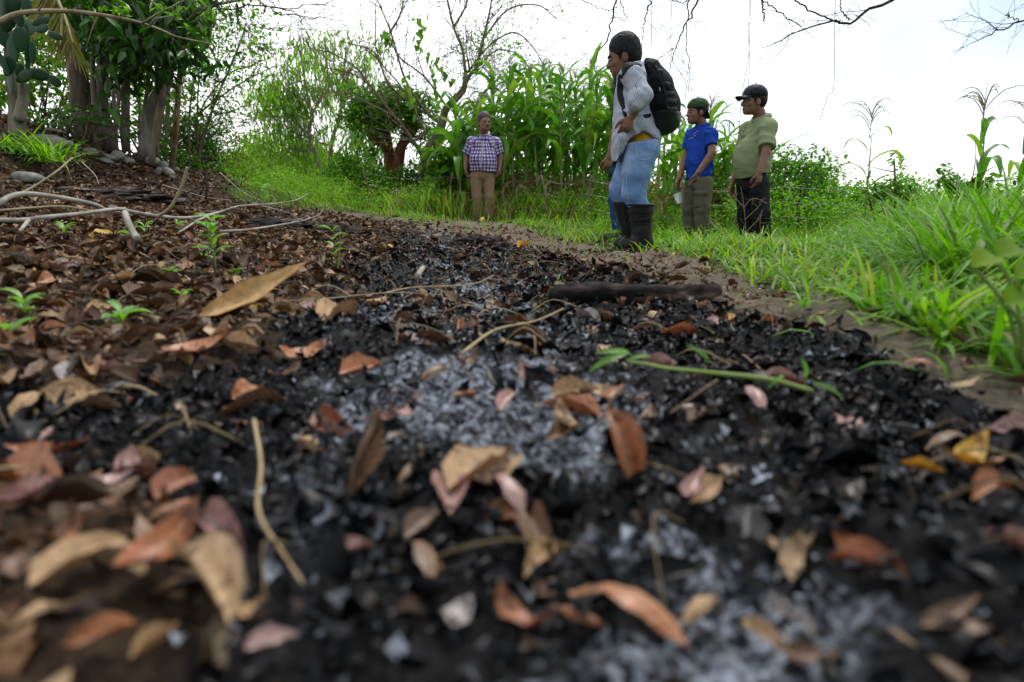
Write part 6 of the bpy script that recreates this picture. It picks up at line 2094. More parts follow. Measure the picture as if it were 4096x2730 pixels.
trunk_tree('thin forked stem in front of the smooth pale trunk', [([(458, 560, B - .3), (470, 430, B - .3), (478, 370, B - .3), (462, 280, B - .3), (452, 150, B - .3)], 18, 10), ([(478, 370, B - .3), (500, 330, B - .3), (520, 270, B - .3)], 10, 6)], M_BARKT, seed=16, twig=(5, .4), crown=(300, .07, .5, CG_M, LEAF2, .3))
lean_tree = trunk_tree('leaning grey trunk with a broken stub next to the rusty post', [([(572, 605, B - .2), (592, 500, B - .2), (612, 420, B - .2), (655, 320, B - .2), (700, 212, B - .2), (728, 110, B - .2), (760, 20, B - .3), (800, -60, B - .5)], 46, 26), ([(640, 345, B - .2), (624, 270, B - .2), (612, 215, B - .2)], 16, 10), ([(728, 110, B - .2), (790, 55, B - .5), (860, 20, B - .8), (960, 0, B - 1.2)], 16, 8)],
           M_BARKG, seed=17, twig=(7, .8), crown=(1500, .07, .45, np.vstack([CG_M, CG_L[:3]]), LEAF2, .5), bumpy=.35)
trunk_tree('second leaning trunk beside the one with the stub', [([(604, 610, B - .4), (618, 540, B - .4), (636, 440, B - .4), (648, 380, B - .4), (664, 300, B - .2)], 26, 20)], M_BARKT, seed=18)
trunk_tree('slender trunk behind the two leaning ones', [([(626, 590, B + .1), (640, 500, B + .1), (660, 390, B + .1), (680, 290, B + .1), (720, 150, B + .1)], 16, 9)], M_BARKT, seed=19, twig=(8, .6), crown=(700, .07, .5, np.vstack([CG_M, CG_L[:2]]), LEAF2, .4))
sr = np.random.default_rng(77)
for k in range(12):
    x0 = 410 + 26 * k + 10 * sr.normal(); DD = B + .5 + 1.6 * sr.random(); yb = np.interp(x0, [400, 560, 720], [550, 575, 640])
    xl = x0 + 30 * sr.normal() + 22; w = 7 + 8 * sr.random()
    trunk_tree('slender upright stem in the thicket behind the bank trees', [([(x0, yb, DD), (x0 + (xl - x0) * .4 + 6 * sr.normal(), yb - 180, DD), (xl, yb - 380, DD), (xl + 15 * sr.normal(), -80, DD)], w, w * .6)], M_BARKT if k % 2 else M_BARKG, 'sapling', (7, .6), (330, .075, .5, np.vstack([CG_M, CG_L, CG_L]), LEAF2, .4), 120 + k, 'stems of the thicket')
# sparse small-leaved tree reaching over the track
Q_ = 9.0
trunk_tree('open small-leaved tree with wiry branches reaching over the track', [([(795, 700, Q_), (804, 584, Q_), (865, 397, Q_), (916, 280, Q_), (963, 164, Q_), (985, 90, Q_)], 13, 5), ([(785, 560, Q_), (790, 467, Q_), (888, 383, Q_), (982, 322, Q_ - .2), (1110, 258, Q_ - .4)], 10, 3),
           ([(813, 470, Q_), (813, 420, Q_), (911, 299, Q_), (1005, 262, Q_), (1094, 224, Q_)], 8, 3), ([(795, 560, Q_), (855, 467, Q_), (935, 449, Q_), (1020, 470, Q_)], 6, 2), ([(800, 540, Q_), (888, 491, Q_), (1028, 493, Q_)], 6, 2),
           ([(790, 600, Q_), (790, 420, Q_), (800, 230, Q_), (806, 40, Q_)], 7, 4), ([(760, 640, Q_), (757, 467, Q_), (786, 234, Q_), (795, -20, Q_)], 8, 5), ([(804, 600, Q_), (840, 545, Q_), (915, 525, Q_)], 6, 3), ([(850, 420, Q_), (870, 250, Q_), (880, 80, Q_)], 6, 3)],
           M_BARKT, 'wiry_tree', (10, .55, 1), (2700, .055, .45, np.vstack([CG_L, CG_M[:2]]), LEAF2, .3), 21, bumpy=.1, t0=.3, ylim=None)

# thicket foliage behind and between
shrub('thicket_bush', 'bright yellow-green thicket behind the cactus', [(40, 160, 10.5, .7, .6, .8), (150, 330, 10.5, .8, .6, .7), (250, 200, 10.8, .7, .6, .8), (90, 440, 10.3, .8, .6, .45), (230, 470, 10.3, .8, .6, .4), (30, 320, 10.2, .6, .5, .5), (170, 60, 10.8, .8, .6, .6)], 7000, .10, .5, np.vstack([CG_L, CG_L, CG_M[:2], [[.26, .28, .03]]]), 131, 'bush', stems=12)
shrub('thicket_bush', 'mixed green thicket between the bank trunks', [(420, 330, 10.2, .7, .6, .8), (540, 420, 10, .7, .6, .6), (620, 250, 10, .7, .6, .8), (480, 180, 10.5, .7, .6, .6), (680, 420, 9.8, .5, .5, .6), (380, 120, 10.4, .6, .6, .6), (560, 90, 10.2, .8, .6, .6), (440, 480, 9.8, .7, .5, .3), (690, 130, 10, .5, .5, .5)], 6000, .09, .5, np.vstack([CG_M, CG_L, CG_L]), 133, 'bush', stems=12)
shrub('undergrowth_bush', 'low dark undergrowth at the foot of the bank trunks', [(300, 510, 7.3, .3, .25, .14), (250, 490, 7.6, .35, .3, .16), (390, 470, 7.2, .28, .25, .14), (340, 470, 7.2, .25, .25, .16), (480, 510, 7.3, .2, .2, .12)], 700, .06, .5, np.vstack([CG_M, CG_D[2:]]), 135, 'bush', M_LEAFD, stems=8)
shrub('undergrowth_bush', 'fresh green fern-like undergrowth beside the rusty post', [(650, 600, 8.4, .25, .2, .16), (700, 640, 8.5, .3, .2, .14), (630, 520, 8.6, .25, .2, .2), (760, 690, 8.8, .35, .3, .15)], 1700, .05, .4, np.vstack([CG_L[:3], CG_M]), 137, 'bush', stems=6)

# ---- palm frond hanging from above
M_PALM = leaf_mat('palm_leaflet', rnd=[(0, (.16, .20, .04)), (.6, (.24, .22, .06)), (1, (.28, .20, .08))], rough=.5, trans=.35, tcol=(1.3, 1.3, .6), var=.25, nscale=4)
PLM = make_mesh('leaflet', *leaf_tmpl(8, 2, .055, .25, 1.2, .004, .1, 5, .35), M_PALM)
rach = fpl([(150, -130, 6.6), (200, -60, 6.5), (240, 20, 6.4), (270, 100, 6.3), (292, 175, 6.2)], 26)
fr = tree_obj('palm_frond', tuple(rach[0]), 'drooping yellow-green palm frond hanging behind the cactus', 'palm frond')
V, F = tube(rach, np.linspace(.022, .006, 26), 7); add('rachis', V, F, M_OLIVEB, fr)
pr = np.random.default_rng(5)
for k in range(46):
    t = .1 + .88 * k / 46
    p = rach[int(t * 25)]
    for sd in (0, 1):
        d = unit(A(-.45 - .25 * pr.random() if sd == 0 else .12 + .15 * pr.random(), .25 * pr.normal(), -1))
        L = .55 * (1.1 - .6 * t) * (.8 + .4 * pr.random())
        s = unit(np.cross(d, A(.3 * pr.normal(), -1, .2))); n = np.cross(s, d)
        q = link('leaflet', PLM, fr)
        M = np.stack([s, d, n], 1) * L
        c = p + d * L * .5 - np.array(fr.location)
        q.matrix_local = Matrix(((*M[0], c[0]), (*M[1], c[1]), (*M[2], c[2]), (0, 0, 0, 1)))

# ---- prickly pear
M_PAD = solid_mat('cactus_pad', [(.3, (.008, .034, .012)), (.6, (.014, .055, .018)), (.8, (.03, .085, .03))], 14, .55, .3, .006, spec=.2)
M_CTR = bark('cactus_trunk', (.05, .04, .025), (.13, .115, .075), (.26, .24, .18), 8)
DC = 5.9
b = fp(72, 520, DC)
cac = tree_obj('prickly_pear', (b[0], b[1], b[2]), 'large old prickly pear cactus with a woody trunk on the bank', 'cactus')
V1 = tube(fpl([(70, 545, DC), (68, 480, DC), (62, 400, DC), (50, 340, DC), (40, 250, DC), (45, 120, DC)], 18), np.linspace(pxr(62, DC), pxr(34, DC), 18), 10, True, .3, 4)
V2 = tube(fpl([(78, 480, DC - .05), (92, 400, DC - .05), (100, 330, DC - .05)], 10), np.linspace(pxr(46, DC), pxr(30, DC), 10), 9, True, .3, 6)
V, F, _ = merge([V1, V2]); add('trunk', V, F, M_CTR, cac)
pv, pf = sphere((0, 0, 0), (1, .17, 1), None, 14, 9)
pv[:, 0] *= .82 + .18 * pv[:, 2]
PADM = make_mesh('pad', pv, pf, M_PAD)
qr = np.random.default_rng(3)
for cx, cy, rx, rz, rot in ((320, 360, 110, 95, .3), (510, 272, 85, 42, 1.3), (525, 360, 85, 42, 1.5), (690, 445, 85, 42, 1.9), (130, 1000, 75, 145, -.2), (300, 960, 100, 60, 1.2), (480, 935, 95, 62, 1.7), (680, 1010, 100, 55, 2.0), (345, 640, 32, 230, .05), (410, 660, 34, 95, .1), (330, 80, 48, 85, 0), (240, 880, 45, 65, .3), (30, 780, 55, 120, -.3), (250, 500, 75, 105, .2), (170, 620, 70, 125, -.1), (90, 250, 85, 105, .3), (50, 480, 80, 110, -.3), (150, 60, 80, 100, .2), (230, 230, 60, 80, -.4), (110, 830, 60, 90, .4), (20, 110, 70, 110, 0)):
    p = fp(cx * .319, cy * .319, DC - .12 + .12 * qr.normal())
    q = link('pad', PADM, cac)
    q.location = tuple(p - np.array(cac.location))
    if rx > rz:
        rx, rz = rz, rx
    q.scale = (1.3 * pxr(rx * .319 * 2, DC), pxr(80 * .319 * 2, DC), 1.3 * pxr(rz * .319 * 2, DC))
    q.rotation_euler = (.2 * qr.normal(), rot, .5 * qr.normal())

# ---- branch arching across the top of the bank
p_ = [(-80, 130, 3.4), (0, 86, 3.4), (64, 57, 3.4), (160, 45, 3.45), (287, 46, 3.5), (415, 61, 3.5), (542, 86, 3.6), (640, 118, 3.7), (720, 150, 3.8), (880, 180, 4.0)]
ab = tree_obj('arching_branch', tuple(fp(-80, 130, 3.4)), 'long bare pale olive branch arching high across the bank', 'branch')
pth = spl(np.vstack([[(-2.9, 3.2, Gs(-2.9, 3.2) - .05)], [(-2.75, 3.3, .8)], [fp(*q) for q in p_]]), 50)
parts = [tube(pth, np.interp(np.linspace(0, 1, 50), [0, .35, .8, 1], [.016, .0125, .006, .0015]), 8, True, .06, 3)]
add('stem', *merge(parts)[:2], M_OLIVEB, ab)
for pts in ([(570, 92, 3.62), (640, 50, 3.6), (740, 0, 3.5), (800, -40, 3.5)], [(600, 100, 3.62), (625, 75, 3.6), (690, 62, 3.6), (730, 35, 3.6)], [(150, 45, 3.45), (175, 10, 3.4), (190, -40, 3.4)], [(395, 58, 3.5), (372, 110, 3.5), (345, 190, 3.6)]):
    add('side_shoot', *tube(fpl(pts, 14), np.linspace(.005, .002, 14), 6), M_PALE if pts[0][0] == 600 else M_OLIVEB, ab)
lp = np.array([fp(a + 12 * sr.normal(), q + 8 * sr.normal(), 3.55) for a, q in ((470, 45), (485, 40), (500, 45), (640, 30), (655, 35), (430, 30), (700, 60), (712, 52)) for _ in range(9)])
V, F, C = leaves_at(lp, np.full(len(lp), .035), .4, CG_L[:3], 190)
add('foliage', V, F, M_LEAFL, ab, C)

# ---- rusty post
M_RUST = solid_mat('rusted_painted_steel', [(.3, (.2, .07, .028)), (.45, (.30, .14, .06)), (.55, (.42, .36, .27)), (.8, (.5, .46, .38))], 7, .8, .4, .006, stretch=(1, 1, .5))
pb, ptp = fp(687, 700, 8.0), fp(738, 90, 7.6)
po = tree_obj('steel_post', tuple(pb), 'leaning rusty square steel post on the edge of the bank', 'post')
pb2 = pb - (ptp - pb) * .05
def sqbar(a, b, hw):
    T = unit(b - a); s = unit(np.cross(T, A(.25, 1, 0))); n = np.cross(s, T)
    V = np.array([p + s * hw * i_ + n * hw * j_ for p in (a, b) for i_, j_ in ((-1, -1), (1, -1), (1, 1), (-1, 1))])
    return V, np.array([[0, 1, 5, 4], [1, 2, 6, 5], [2, 3, 7, 6], [3, 0, 4, 7], [0, 3, 2, 1], [4, 5, 6, 7]])
V, F = sqbar(pb2, ptp, .022); add('tube', V, F, M_RUST, po, sm=False)
c = pb + (ptp - pb) * .62
V, F = sqbar(c, c + (ptp - pb) * .02, .0245); add('tape_wrap', V, F, M_RUB, po, sm=False)
V, F = tube(np.array([fp(520, 535, 8.1), fp(580, 528, 8.0), fp(640, 518, 7.9)]), .007, 5)
tag(add('iron_rod', V, F, M_TWIG, None), 'thin dark iron rod lying between the leaning trunks', 'rod')

# ---- stones along the bank
M_STONE = solid_mat('river_stone', [(.3, (.10, .092, .08)), (.5, (.21, .20, .185)), (.75, (.34, .33, .31))], 9, .8, .3, .01, 8)
M_STONED = solid_mat('mossy_stone', [(.3, (.05, .05, .04)), (.5, (.13, .125, .105)), (.75, (.33, .32, .29))], 7, .9, .5, .012, 8)
def stone(cx, cy, rx, rz, D_, mat, seed, label, rot=0., name='stone'):
    p = gp(cx / 4, min(cy + rz * .8, 740) / 4)
    D_ = float(p[1])
    p = fp(cx, cy, D_)
    v, f = sphere((0, 0, 0), (1, 1, 1), None, 20, 13)
    v = v * (1 + .16 * fbm(v * 1.3 + seed * 7, 3, seed))[:, None]
    v = np.sign(v) * np.abs(v) ** .9
    v = v * A(pxr(rx * 2, D_), pxr((rx + rz) * 1.0, D_), pxr(rz * 2, D_))
    c_, s_ = math.cos(rot), math.sin(rot)
    v = v @ np.array([[c_, 0, s_], [0, 1, 0], [-s_, 0, c_]]).T
    p[2] += pxr(rz, D_) * .5
    p[1] += pxr((rx + rz) * 1.0, D_) * .3
    return tag(add(name, v + p, f, mat), label, 'stone', 'stones edging the bank', 'thing')
ST = [(608, 651, 27, 20, 0, 'large smooth grey stone at the crest of the stone row', .2), (668, 690, 26, 15, 0, 'pale smooth stone at the foot of the rusty post', .5), (648, 672, 20, 22, 1, 'brown stone wedged behind the pale one', 0), (632, 690, 12, 16, 1, 'small brown stone under the large smooth grey one', .5),
      (585, 622, 22, 11, 1, 'flat mossy stone behind the large smooth one', .1), (549, 615, 14, 7, 0, 'small flat pale stone next to the flat mossy one', .2), (514, 644, 22, 11, 0, 'speckled pale stone half sunk in the soil', .35), (470, 625, 24, 17, 0, 'rounded grey stone above the speckled one', .3),
      (435, 632, 31, 12, 1, 'long mossy stone under the rounded grey one', .2), (423, 647, 28, 11, 1, 'dark mossy stone at the bottom of the row', .3), (360, 613, 29, 17, 1, 'broad dark lichen-covered stone', .1), (304, 621, 15, 9, 0, 'small brownish pale stone by the grass clump', 0), (690, 712, 14, 8, 1, 'small stone just below the pale one', .2), (706, 682, 12, 10, 1, 'small mossy stone behind the steel post', 0)]
for k, (a, q, rx, rz, md, lb, rot) in enumerate(ST):
    stone(a, q, rx, rz, 7.5 + .03 * (k % 4), M_STONED if md else M_STONE, 300 + k, lb, rot)
stone(185, 573, 74, 26, 6.6, M_STONED, 330, 'wide flat rock slab behind the grass clump', .12, 'rock_slab')
stone(105, 716, 62, 22, 4.3, M_STONED, 331, 'dark flat rock with dry leaves on the slope', .1, 'rock_slab')
M_PIPE = solid_mat('grey_pipe', [(.3, (.20, .23, .27)), (.7, (.30, .33, .37))], 8, .5, .1, .002)
V, F = tube(np.array([fp(222, 556, 6.7), fp(285, 574, 6.5)]), pxr(18, 6.6), 12)
tag(add('plastic_pipe', V, F, M_PIPE, None), 'short length of pale grey plastic pipe behind the rock slab', 'pipe')
V, F = tube(fpl([(105, 520, 6.9), (170, 516, 6.9), (250, 528, 6.9)], 8), pxr(13, 6.9), 8, True, .15)
tag(add('fallen_pole', V, F, M_BARKB, None), 'old dark pole lying under the thicket behind the slab', 'pole')
# grass clump on the bank
gc_ = fp(105, 605, 5.6)
n = 170
x = gc_[0] + .12 * sr.normal(size=n); y = gc_[1] + .12 * sr.normal(size=n)
V, F, C = blades(x, y, .16 + .2 * sr.random(n), np.full(n, .018), 1.0, 310, 5, GC[[0, 1, 2, 6]], 1.6, z=np.full(n, gc_[2] - .02))
tag(add('grass_clump', V, F, M_GRASS, None, C), 'broad-bladed green grass clump on the bank below the cactus', 'grass clump')
gc_ = fp(215, 630, 5.4)
n = 60
V, F, C = blades(gc_[0] + .06 * sr.normal(size=n), gc_[1] + .05 * sr.normal(size=n), .2 + .16 * sr.random(n), np.full(n, .013), 1.4, 311, 5, GC[[0, 1, 2]], 1.2, z=np.full(n, gc_[2] - .02))
tag(add('grass_clump', V, F, M_GRASS, None, C), 'small spiky grass clump hanging over the bank edge', 'grass clump')

# bare twigs the leaning tree holds over the track
lr = np.random.default_rng(52)
for pts, w0, w1 in (([(800, -60), (850, 10), (900, 44), (993, 28), (1064, 23), (1162, 42), (1222, 19), (1288, 16), (1358, 0)], 7, 2.5), ([(860, -60), (909, 0), (970, 70), (1017, 140), (1064, 210), (1124, 252)], 5, 1.5), ([(960, -60), (1026, 0), (1110, 51), (1199, 61), (1237, 107), (1288, 121)], 6, 1.5),
                    ([(1010, -40), (1100, 20), (1200, 60), (1280, 70), (1390, 80)], 5, 1.5), ([(905, 40), (960, 90), (1000, 150), (1020, 200)], 4, 1.5), ([(930, -40), (1000, 60), (1060, 110), (1150, 130), (1230, 120)], 4, 1.5)):
    pth = fpl([(a, q, 6.4) for a, q in pts], 20)
    pth[1:-1] += .008 * lr.normal(size=(18, 3))
    parts = [tube(pth, np.linspace(pxr(w0, 6.4), pxr(w1, 6.4), 20), 5)]
    twigs(pth, pxr(w0, 6.4) * .7, 9, .5, lr, 1, -.05, parts, None, .55, 3, .25, .1, .0022, .12)
    add('bough', *merge(parts)[:2], M_TWIG, lean_tree)
# ------------------------------------------------------------ fallen branches, log, fence, seedlings
def stick(label, pts, r0, r1, mat, name='fallen_branch', n=30, bumpy=.12, shoots=(), group=None, sides=8):
    pth = fpl(pts, n)
    o = tree_obj(name, tuple(pth[0]), label, 'branch', group)
    V, F = tube(pth, np.linspace(r0, r1, n), sides, True, bumpy, 7)
    add('stem', V, F, mat, o)
    for sp, a, b in shoots:
        V, F = tube(fpl(sp, 14), np.linspace(a, b, 14), 6, True, bumpy)
        add('side_shoot', V, F, mat, o)
    return o
stick('thick pale fallen branch arched over the litter', [(-60, 850, 2.15), (0, 810, 2.15), (47, 784, 2.2), (107, 775, 2.25), (187, 782, 2.3), (290, 798, 2.4), (380, 818, 2.5), (430, 842, 2.6)], .0095, .006, M_PALE)
stick('pale branch lying level below the arched one', [(-60, 880, 2.1), (0, 880, 2.1), (93, 880, 2.15), (187, 868, 2.2), (327, 854, 2.35), (444, 838, 2.5), (500, 836, 2.6)], .0075, .006, M_PALE, shoots=(([(115, 880, 2.15), (95, 905, 2.1), (78, 925, 2.05)], .007, .004),))
stick('long forked pale branch curving up over the track edge', [(440, 828, 2.6), (528, 847, 2.7), (631, 864, 2.8), (748, 871, 2.9), (865, 852, 3.1), (958, 824, 3.3), (1100, 815, 3.5), (1185, 800, 3.6), (1232, 774, 3.7)], .008, .002, M_PALE, shoots=(([(870, 850, 3.1), (795, 880, 2.9), (740, 915, 2.75), (715, 930, 2.7)], .006, .003), ([(1020, 818, 3.4), (1030, 800, 3.4), (1034, 790, 3.4)], .003, .001)))
stick('slim pale branch bowed low over the leaves', [(880, 926, 2.9), (982, 920, 3.0), (1100, 903, 3.2), (1200, 885, 3.3), (1270, 862, 3.4), (1292, 838, 3.45)], .0065, .0015, M_PALE, shoots=(([(1150, 895, 3.25), (1195, 880, 3.3), (1235, 862, 3.3)], .003, .001),))
stick('upright olive twig rising from the forked pale branch', [(631, 866, 2.8), (678, 833, 2.8), (715, 773, 2.8), (735, 720, 2.8), (749, 668, 2.8)], .007, .006, M_OLIVEB)
stick('stubby lichened branch end standing in the litter', [(500, 850, 2.45), (512, 885, 2.4), (530, 925, 2.35), (550, 955, 2.3)], .010, .012, M_PALE)
stick('dark wiry twig bent over the black soil heap', [(748, 773, 4.6), (795, 749, 4.7), (888, 751, 4.8), (1005, 744, 5.0)], .006, .002, M_TWIG, shoots=(([(825, 795, 4.7), (826, 740, 4.7), (828, 690, 4.75)], .007, .004), ([(960, 748, 4.9), (970, 725, 4.9), (990, 718, 4.9)], .003, .001)))
stick('thin olive stalk slanting over the litter', [(0, 800, 2.6), (110, 760, 2.7), (220, 690, 2.8), (290, 630, 2.9)], .005, .003, M_OLIVEB)
stick('thin dry stalk lying under the thick pale branch', [(0, 842, 2.4), (120, 832, 2.5), (260, 826, 2.6), (400, 850, 2.6)], .0045, .003, M_OLIVEB)
for k, pts in enumerate(([(650, 740, 5.0), (740, 765, 5.0), (830, 790, 5.2), (920, 800, 5.4)], [(880, 690, 6.0), (960, 760, 5.6), (1010, 790, 5.4)], [(1010, 812, 4.2), (1110, 840, 4.2), (1180, 860, 4.2)], [(560, 842, 4.0), (700, 845, 4.1), (860, 845, 4.2)], [(330, 650, 5.2), (380, 700, 5.0), (395, 735, 4.9)])):
    stick('thin bleached stick scattered on the slope', pts, .0045, .002, M_PALE, group='thin sticks on the slope')
stick('leaning rough branch propped between the two capped men', [(2790, 830, 7.9), (2830, 886, 7.7), (2870, 925, 7.6), (2912, 968, 7.5)], .03, .04, M_BARKB, 'leaning_branch', bumpy=.4)
# straw stems over the burnt patch
def gstick(label, pts, r, mat, lift=.02, name='fallen_straw'):
    P = np.array([gd(a, q) + A(0, 0, lift + e) for a, q, e in pts])
    V, F = tube(spl(P, 24), np.linspace(r, r * .5, 24), 6)
    return tag(add(name, V, F, mat, None), label, 'stem')
M_STRAW = solid_mat('straw', [(.3, (.22, .15, .07)), (.7, (.36, .27, .15))], 20, .7, .2, .002)
gstick('long curved straw stem lying beside the charred log', [(880, 690, 0), (950, 683, .01), (1080, 682, .02), (1135, 665, .03)], .003, M_STRAW)
gstick('bent straw stem crossing the leaves below the log', [(1060, 840, .0), (1140, 805, .02), (1230, 780, .02), (1295, 758, .03)], .003, M_STRAW)
gstick('yellowish straw stem curling across the dark litter', [(590, 1040, .02), (605, 1130, .01), (600, 1250, .01), (650, 1320, .0), (700, 1400, 0)], .0022, M_STRAW)
gstick('thin straw stem arched over the tan leaves', [(640, 720, .01), (760, 730, .03), (900, 715, .03), (1010, 700, .01)], .0022, M_STRAW)
gstick('short straw stub lying on black flakes', [(270, 920, .0), (320, 935, .01), (365, 940, .0)], .003, M_STRAW)

# charred log
M_LOG = solid_mat('charred_wood', [(.3, (.004, .004, .004)), (.47, (.010, .009, .009)), (.57, (.05, .037, .032)), (.68, (.19, .145, .125))], 13, .8, 1.0, .012, 9, spec=.08, stretch=(.5, 1.4, 1.4))
a, b_ = gd(1262, 706), gd(1652, 694)
dl = proj(((a + b_) / 2)[None])[2][0]
rl = 25 * K * dl / FPX
lo = tree_obj('charred_log', tuple((a + b_) / 2), 'short thick charred log lying on the burnt patch', 'log')
t = np.linspace(0, 1, 90)
P = a[None] * (1 - t[:, None]) + b_[None] * t[:, None] + A(0, 0, rl * .95) + np.stack([0 * t, .01 * np.sin(t * 5), .004 * np.sin(t * 7)], -1)
rad = rl * np.interp(t, [0, .04, .12, .3, .38, .42, .6, .9, .97, 1], [.7, .95, 1.1, 1.12, 1.0, .92, .9, .8, .78, .6])
V, F = tube(P, rad, 28, True, .2, 9)
V = V + .0035 * fbm(V * A(30, 110, 110), 3, 12)[:, None] * unit(V - np.repeat(np.vstack([P]), 28, 0) if False else V - ((a + b_) / 2) * A(0, 1, 1) - V * A(1, 0, 0))
add('wood', V, F, M_LOG, lo)
V, F = tube(P[:2] - unit(b_ - a) * .004, rl * .42, 12, True, .3, 3)
add('burnt_end', V, F, solid_mat('charcoal', [(.3, (.004, .004, .004)), (.7, (.014, .013, .013))], 30, .6, .8, .008), lo)
stick('short grey stick lying on the wet-looking char', [(1668, 1105, 1.62), (1680, 1088, 1.66), (1692, 1070, 1.7)], .007, .006, M_PALE)

# small heaps of black debris
for k, (dx, dy, rx, rz, lb) in enumerate(((1105, 566, .24, .075, 'small heap of black debris at the end of the burnt patch'), (735, 492, .34, .11, 'black soil heap beside the dark wiry twig'), (205, 446, .5, .07, 'blackened ridge of soil below the stone row'), (620, 488, .3, .06, 'low black soil mound under the pale branches'))):
    c = gd(dx, dy) if k == 0 else fp(dx / K / 4 * K * 4 * (4096 / 2353) / 1.0, dy * (4096 / 2353), 4.9 - .2 * k)
    if k:
        c[2] = Gs(c[0], c[1])
    v, f = sphere((0, 0, 0), (1, 1, 1), None, 44, 25)
    v = v * (1 + .35 * fbm(v * 3 + k, 3, k + 5) + .22 * vnoise(v * 13, k + 8) + .1 * vnoise(v * 27, k + 9))[:, None]
    v = v * A(rx, rx * .7, rz)
    tag(add('debris_heap', v + c, f, M_LOG), lb, 'debris heap')

# fence along the corn
M_WIRE = solid_mat('fence_wire', [(.3, (.10, .09, .085)), (.7, (.2, .19, .18))], 20, .5, 0, metallic=.6)
fe = tree_obj('wire_fence', (-1.6, 10.3, Gs(-1.6, 10.3)), 'sagging barbed wire fence on thin sticks in front of the corn', 'fence')
fpost = [(-2.2, 10.6), (-.95, 10.3), (.45, 9.7), (1.0, 9.45), (2.2, 9.0), (3.4, 8.7), (4.8, 8.3)]
for k, (x_, y_) in enumerate(fpost):
    z_ = Gs(x_, y_)
    P = np.array([A(x_, y_, z_ - .15), A(x_ + .02, y_, z_ + .3), A(x_ + (.08 if k % 2 else -.05), y_, z_ + .62)])
    V, F = tube(spl(P, 8), np.linspace(.02, .015, 8), 7, True, .2, k)
    add('post', V, F, M_BARKT, fe)
for hh in (.2, .38, .56):
    P = []
    for k in range(len(fpost) - 1):
        for t in np.linspace(0, 1, 8, endpoint=False):
            x_ = fpost[k][0] * (1 - t) + fpost[k + 1][0] * t; y_ = fpost[k][1] * (1 - t) + fpost[k + 1][1] * t
            z_ = Gs(fpost[k][0], fpost[k][1]) * (1 - t) + Gs(fpost[k + 1][0], fpost[k + 1][1]) * t
            P.append(A(x_, y_ - .03, z_ + hh - .06 * math.sin(math.pi * t)))
    V, F = tube(np.array(P), .0028, 4)
    add('wire', V, F, M_WIRE, fe)

# dry branching weed in front of the man in the polo shirt
p0 = fp(2990, 985, 6.3); p0[2] = Gs(p0[0], p0[1])
dw = tree_obj('dry_weed', tuple(p0), 'leafless dry branching weed in front of the polo-shirted man', 'weed')
wr_ = np.random.default_rng(8)
parts = []
for pts in ([(2988, 985, 6.3), (2982, 900, 6.3), (2975, 820, 6.3), (2962, 745, 6.3)], [(2978, 880, 6.3), (3010, 850, 6.25), (3040, 820, 6.2), (3048, 800, 6.2)], [(2985, 930, 6.3), (3020, 890, 6.3), (3050, 860, 6.3)], [(2975, 830, 6.3), (2955, 805, 6.3), (2945, 795, 6.3)], [(2976, 830, 6.3), (3000, 800, 6.3), (3030, 795, 6.3), (3070, 815, 6.3)], [(3050, 985, 6.3), (3040, 900, 6.3), (3046, 840, 6.3)]):
    pth = fpl(pts, 10)
    parts.append(tube(pth, np.linspace(.0026, .0014, 10), 4, cap=False)); twigs(pth, .002, 4, .08, wr_, 0, .2, parts, None, .8, 2, .3, 0, .0014)
add('stem', *merge(parts)[:2], M_STRAW, dw)

# ---- seedlings
M_SEED = leaf_mat('seedling_leaf', rnd=[(0, (.10, .25, .03)), (1, (.15, .32, .045))], rough=.4, trans=.4, tcol=(1.4, 1.6, .6), var=.2, nscale=12)
SLM = make_mesh('leaf', *leaf_tmpl(5, 2, .36, -.5, .5, .02, .1, 3, .5), M_SEED)
GBL = make_mesh('blade', *leaf_tmpl(8, 2, .13, -.5, .8, .01, .3, 4, .35), M_SEED)
M_STEM = solid_mat('green_stem', [(.3, (.12, .20, .04)), (.7, (.2, .27, .07))], 10, .6, 0)
def seedling(dx, dy, h, leaf, n, label, seed, D_=None, group=None, blade=False, stemh=None):
    r_ = np.random.default_rng(seed)
    p = gd(dx, dy) if D_ is None else A(*at(dx * K, dy * K, D_))
    o = tree_obj('seedling', tuple(p), label, 'seedling', group)
    top = p + A(.02 * r_.normal(), .02 * r_.normal(), h)
    V, F = tube(spl([p - A(0, 0, .02), (p + top) / 2 + A(.006, 0, 0), top], 8), np.linspace(.003, .0015, 8), 5)
    add('stem', V, F, M_STEM, o)
    for k in range(n):
        t = 1 - .75 * (k // 2) / max(1, n / 2)
        az = k * math.pi + (k // 2) * 1.3 + .3 * r_.normal()
        d = unit(A(math.cos(az), math.sin(az), .35 + .3 * r_.normal()))
        L = leaf * (.7 + .5 * r_.random())
        s = unit(np.cross(d, A(0, 0, 1))); nn = np.cross(s, d)
        q = link('leaf', GBL if blade else SLM, o)
        M = np.stack([s, d, nn], 1) * L
        c = A(0, 0, h * t) + d * L * .5
        q.matrix_local = Matrix(((*M[0], c[0]), (*M[1], c[1]), (*M[2], c[2]), (0, 0, 0, 1)))
    return o
SG = 'seedlings in the litter'
for k, (dx, dy, h, lf, n) in enumerate(((152, 550, .05, .06, 6), (285, 765, .035, .05, 7), (395, 640, .02, .03, 8), (420, 695, .02, .035, 4), (335, 545, .05, .06, 6), (545, 640, .02, .03, 8), (470, 605, .02, .03, 7), (62, 745, .05, .05, 6), (20, 800, .03, .05, 4), (300, 560, .04, .05, 5), (410, 530, .04, .06, 5))):
    seedling(dx, dy, h, lf, n, 'small fresh green seedling sprouting from the leaf litter', 400 + k, None, SG)
seedling(497, 625, .15, .06, 12, 'taller slender seedling with paired leaves by the pale branches', 420)
seedling(770, 640, .16, .045, 9, 'slender seedling with sparse leaves at the edge of the burnt patch', 421)
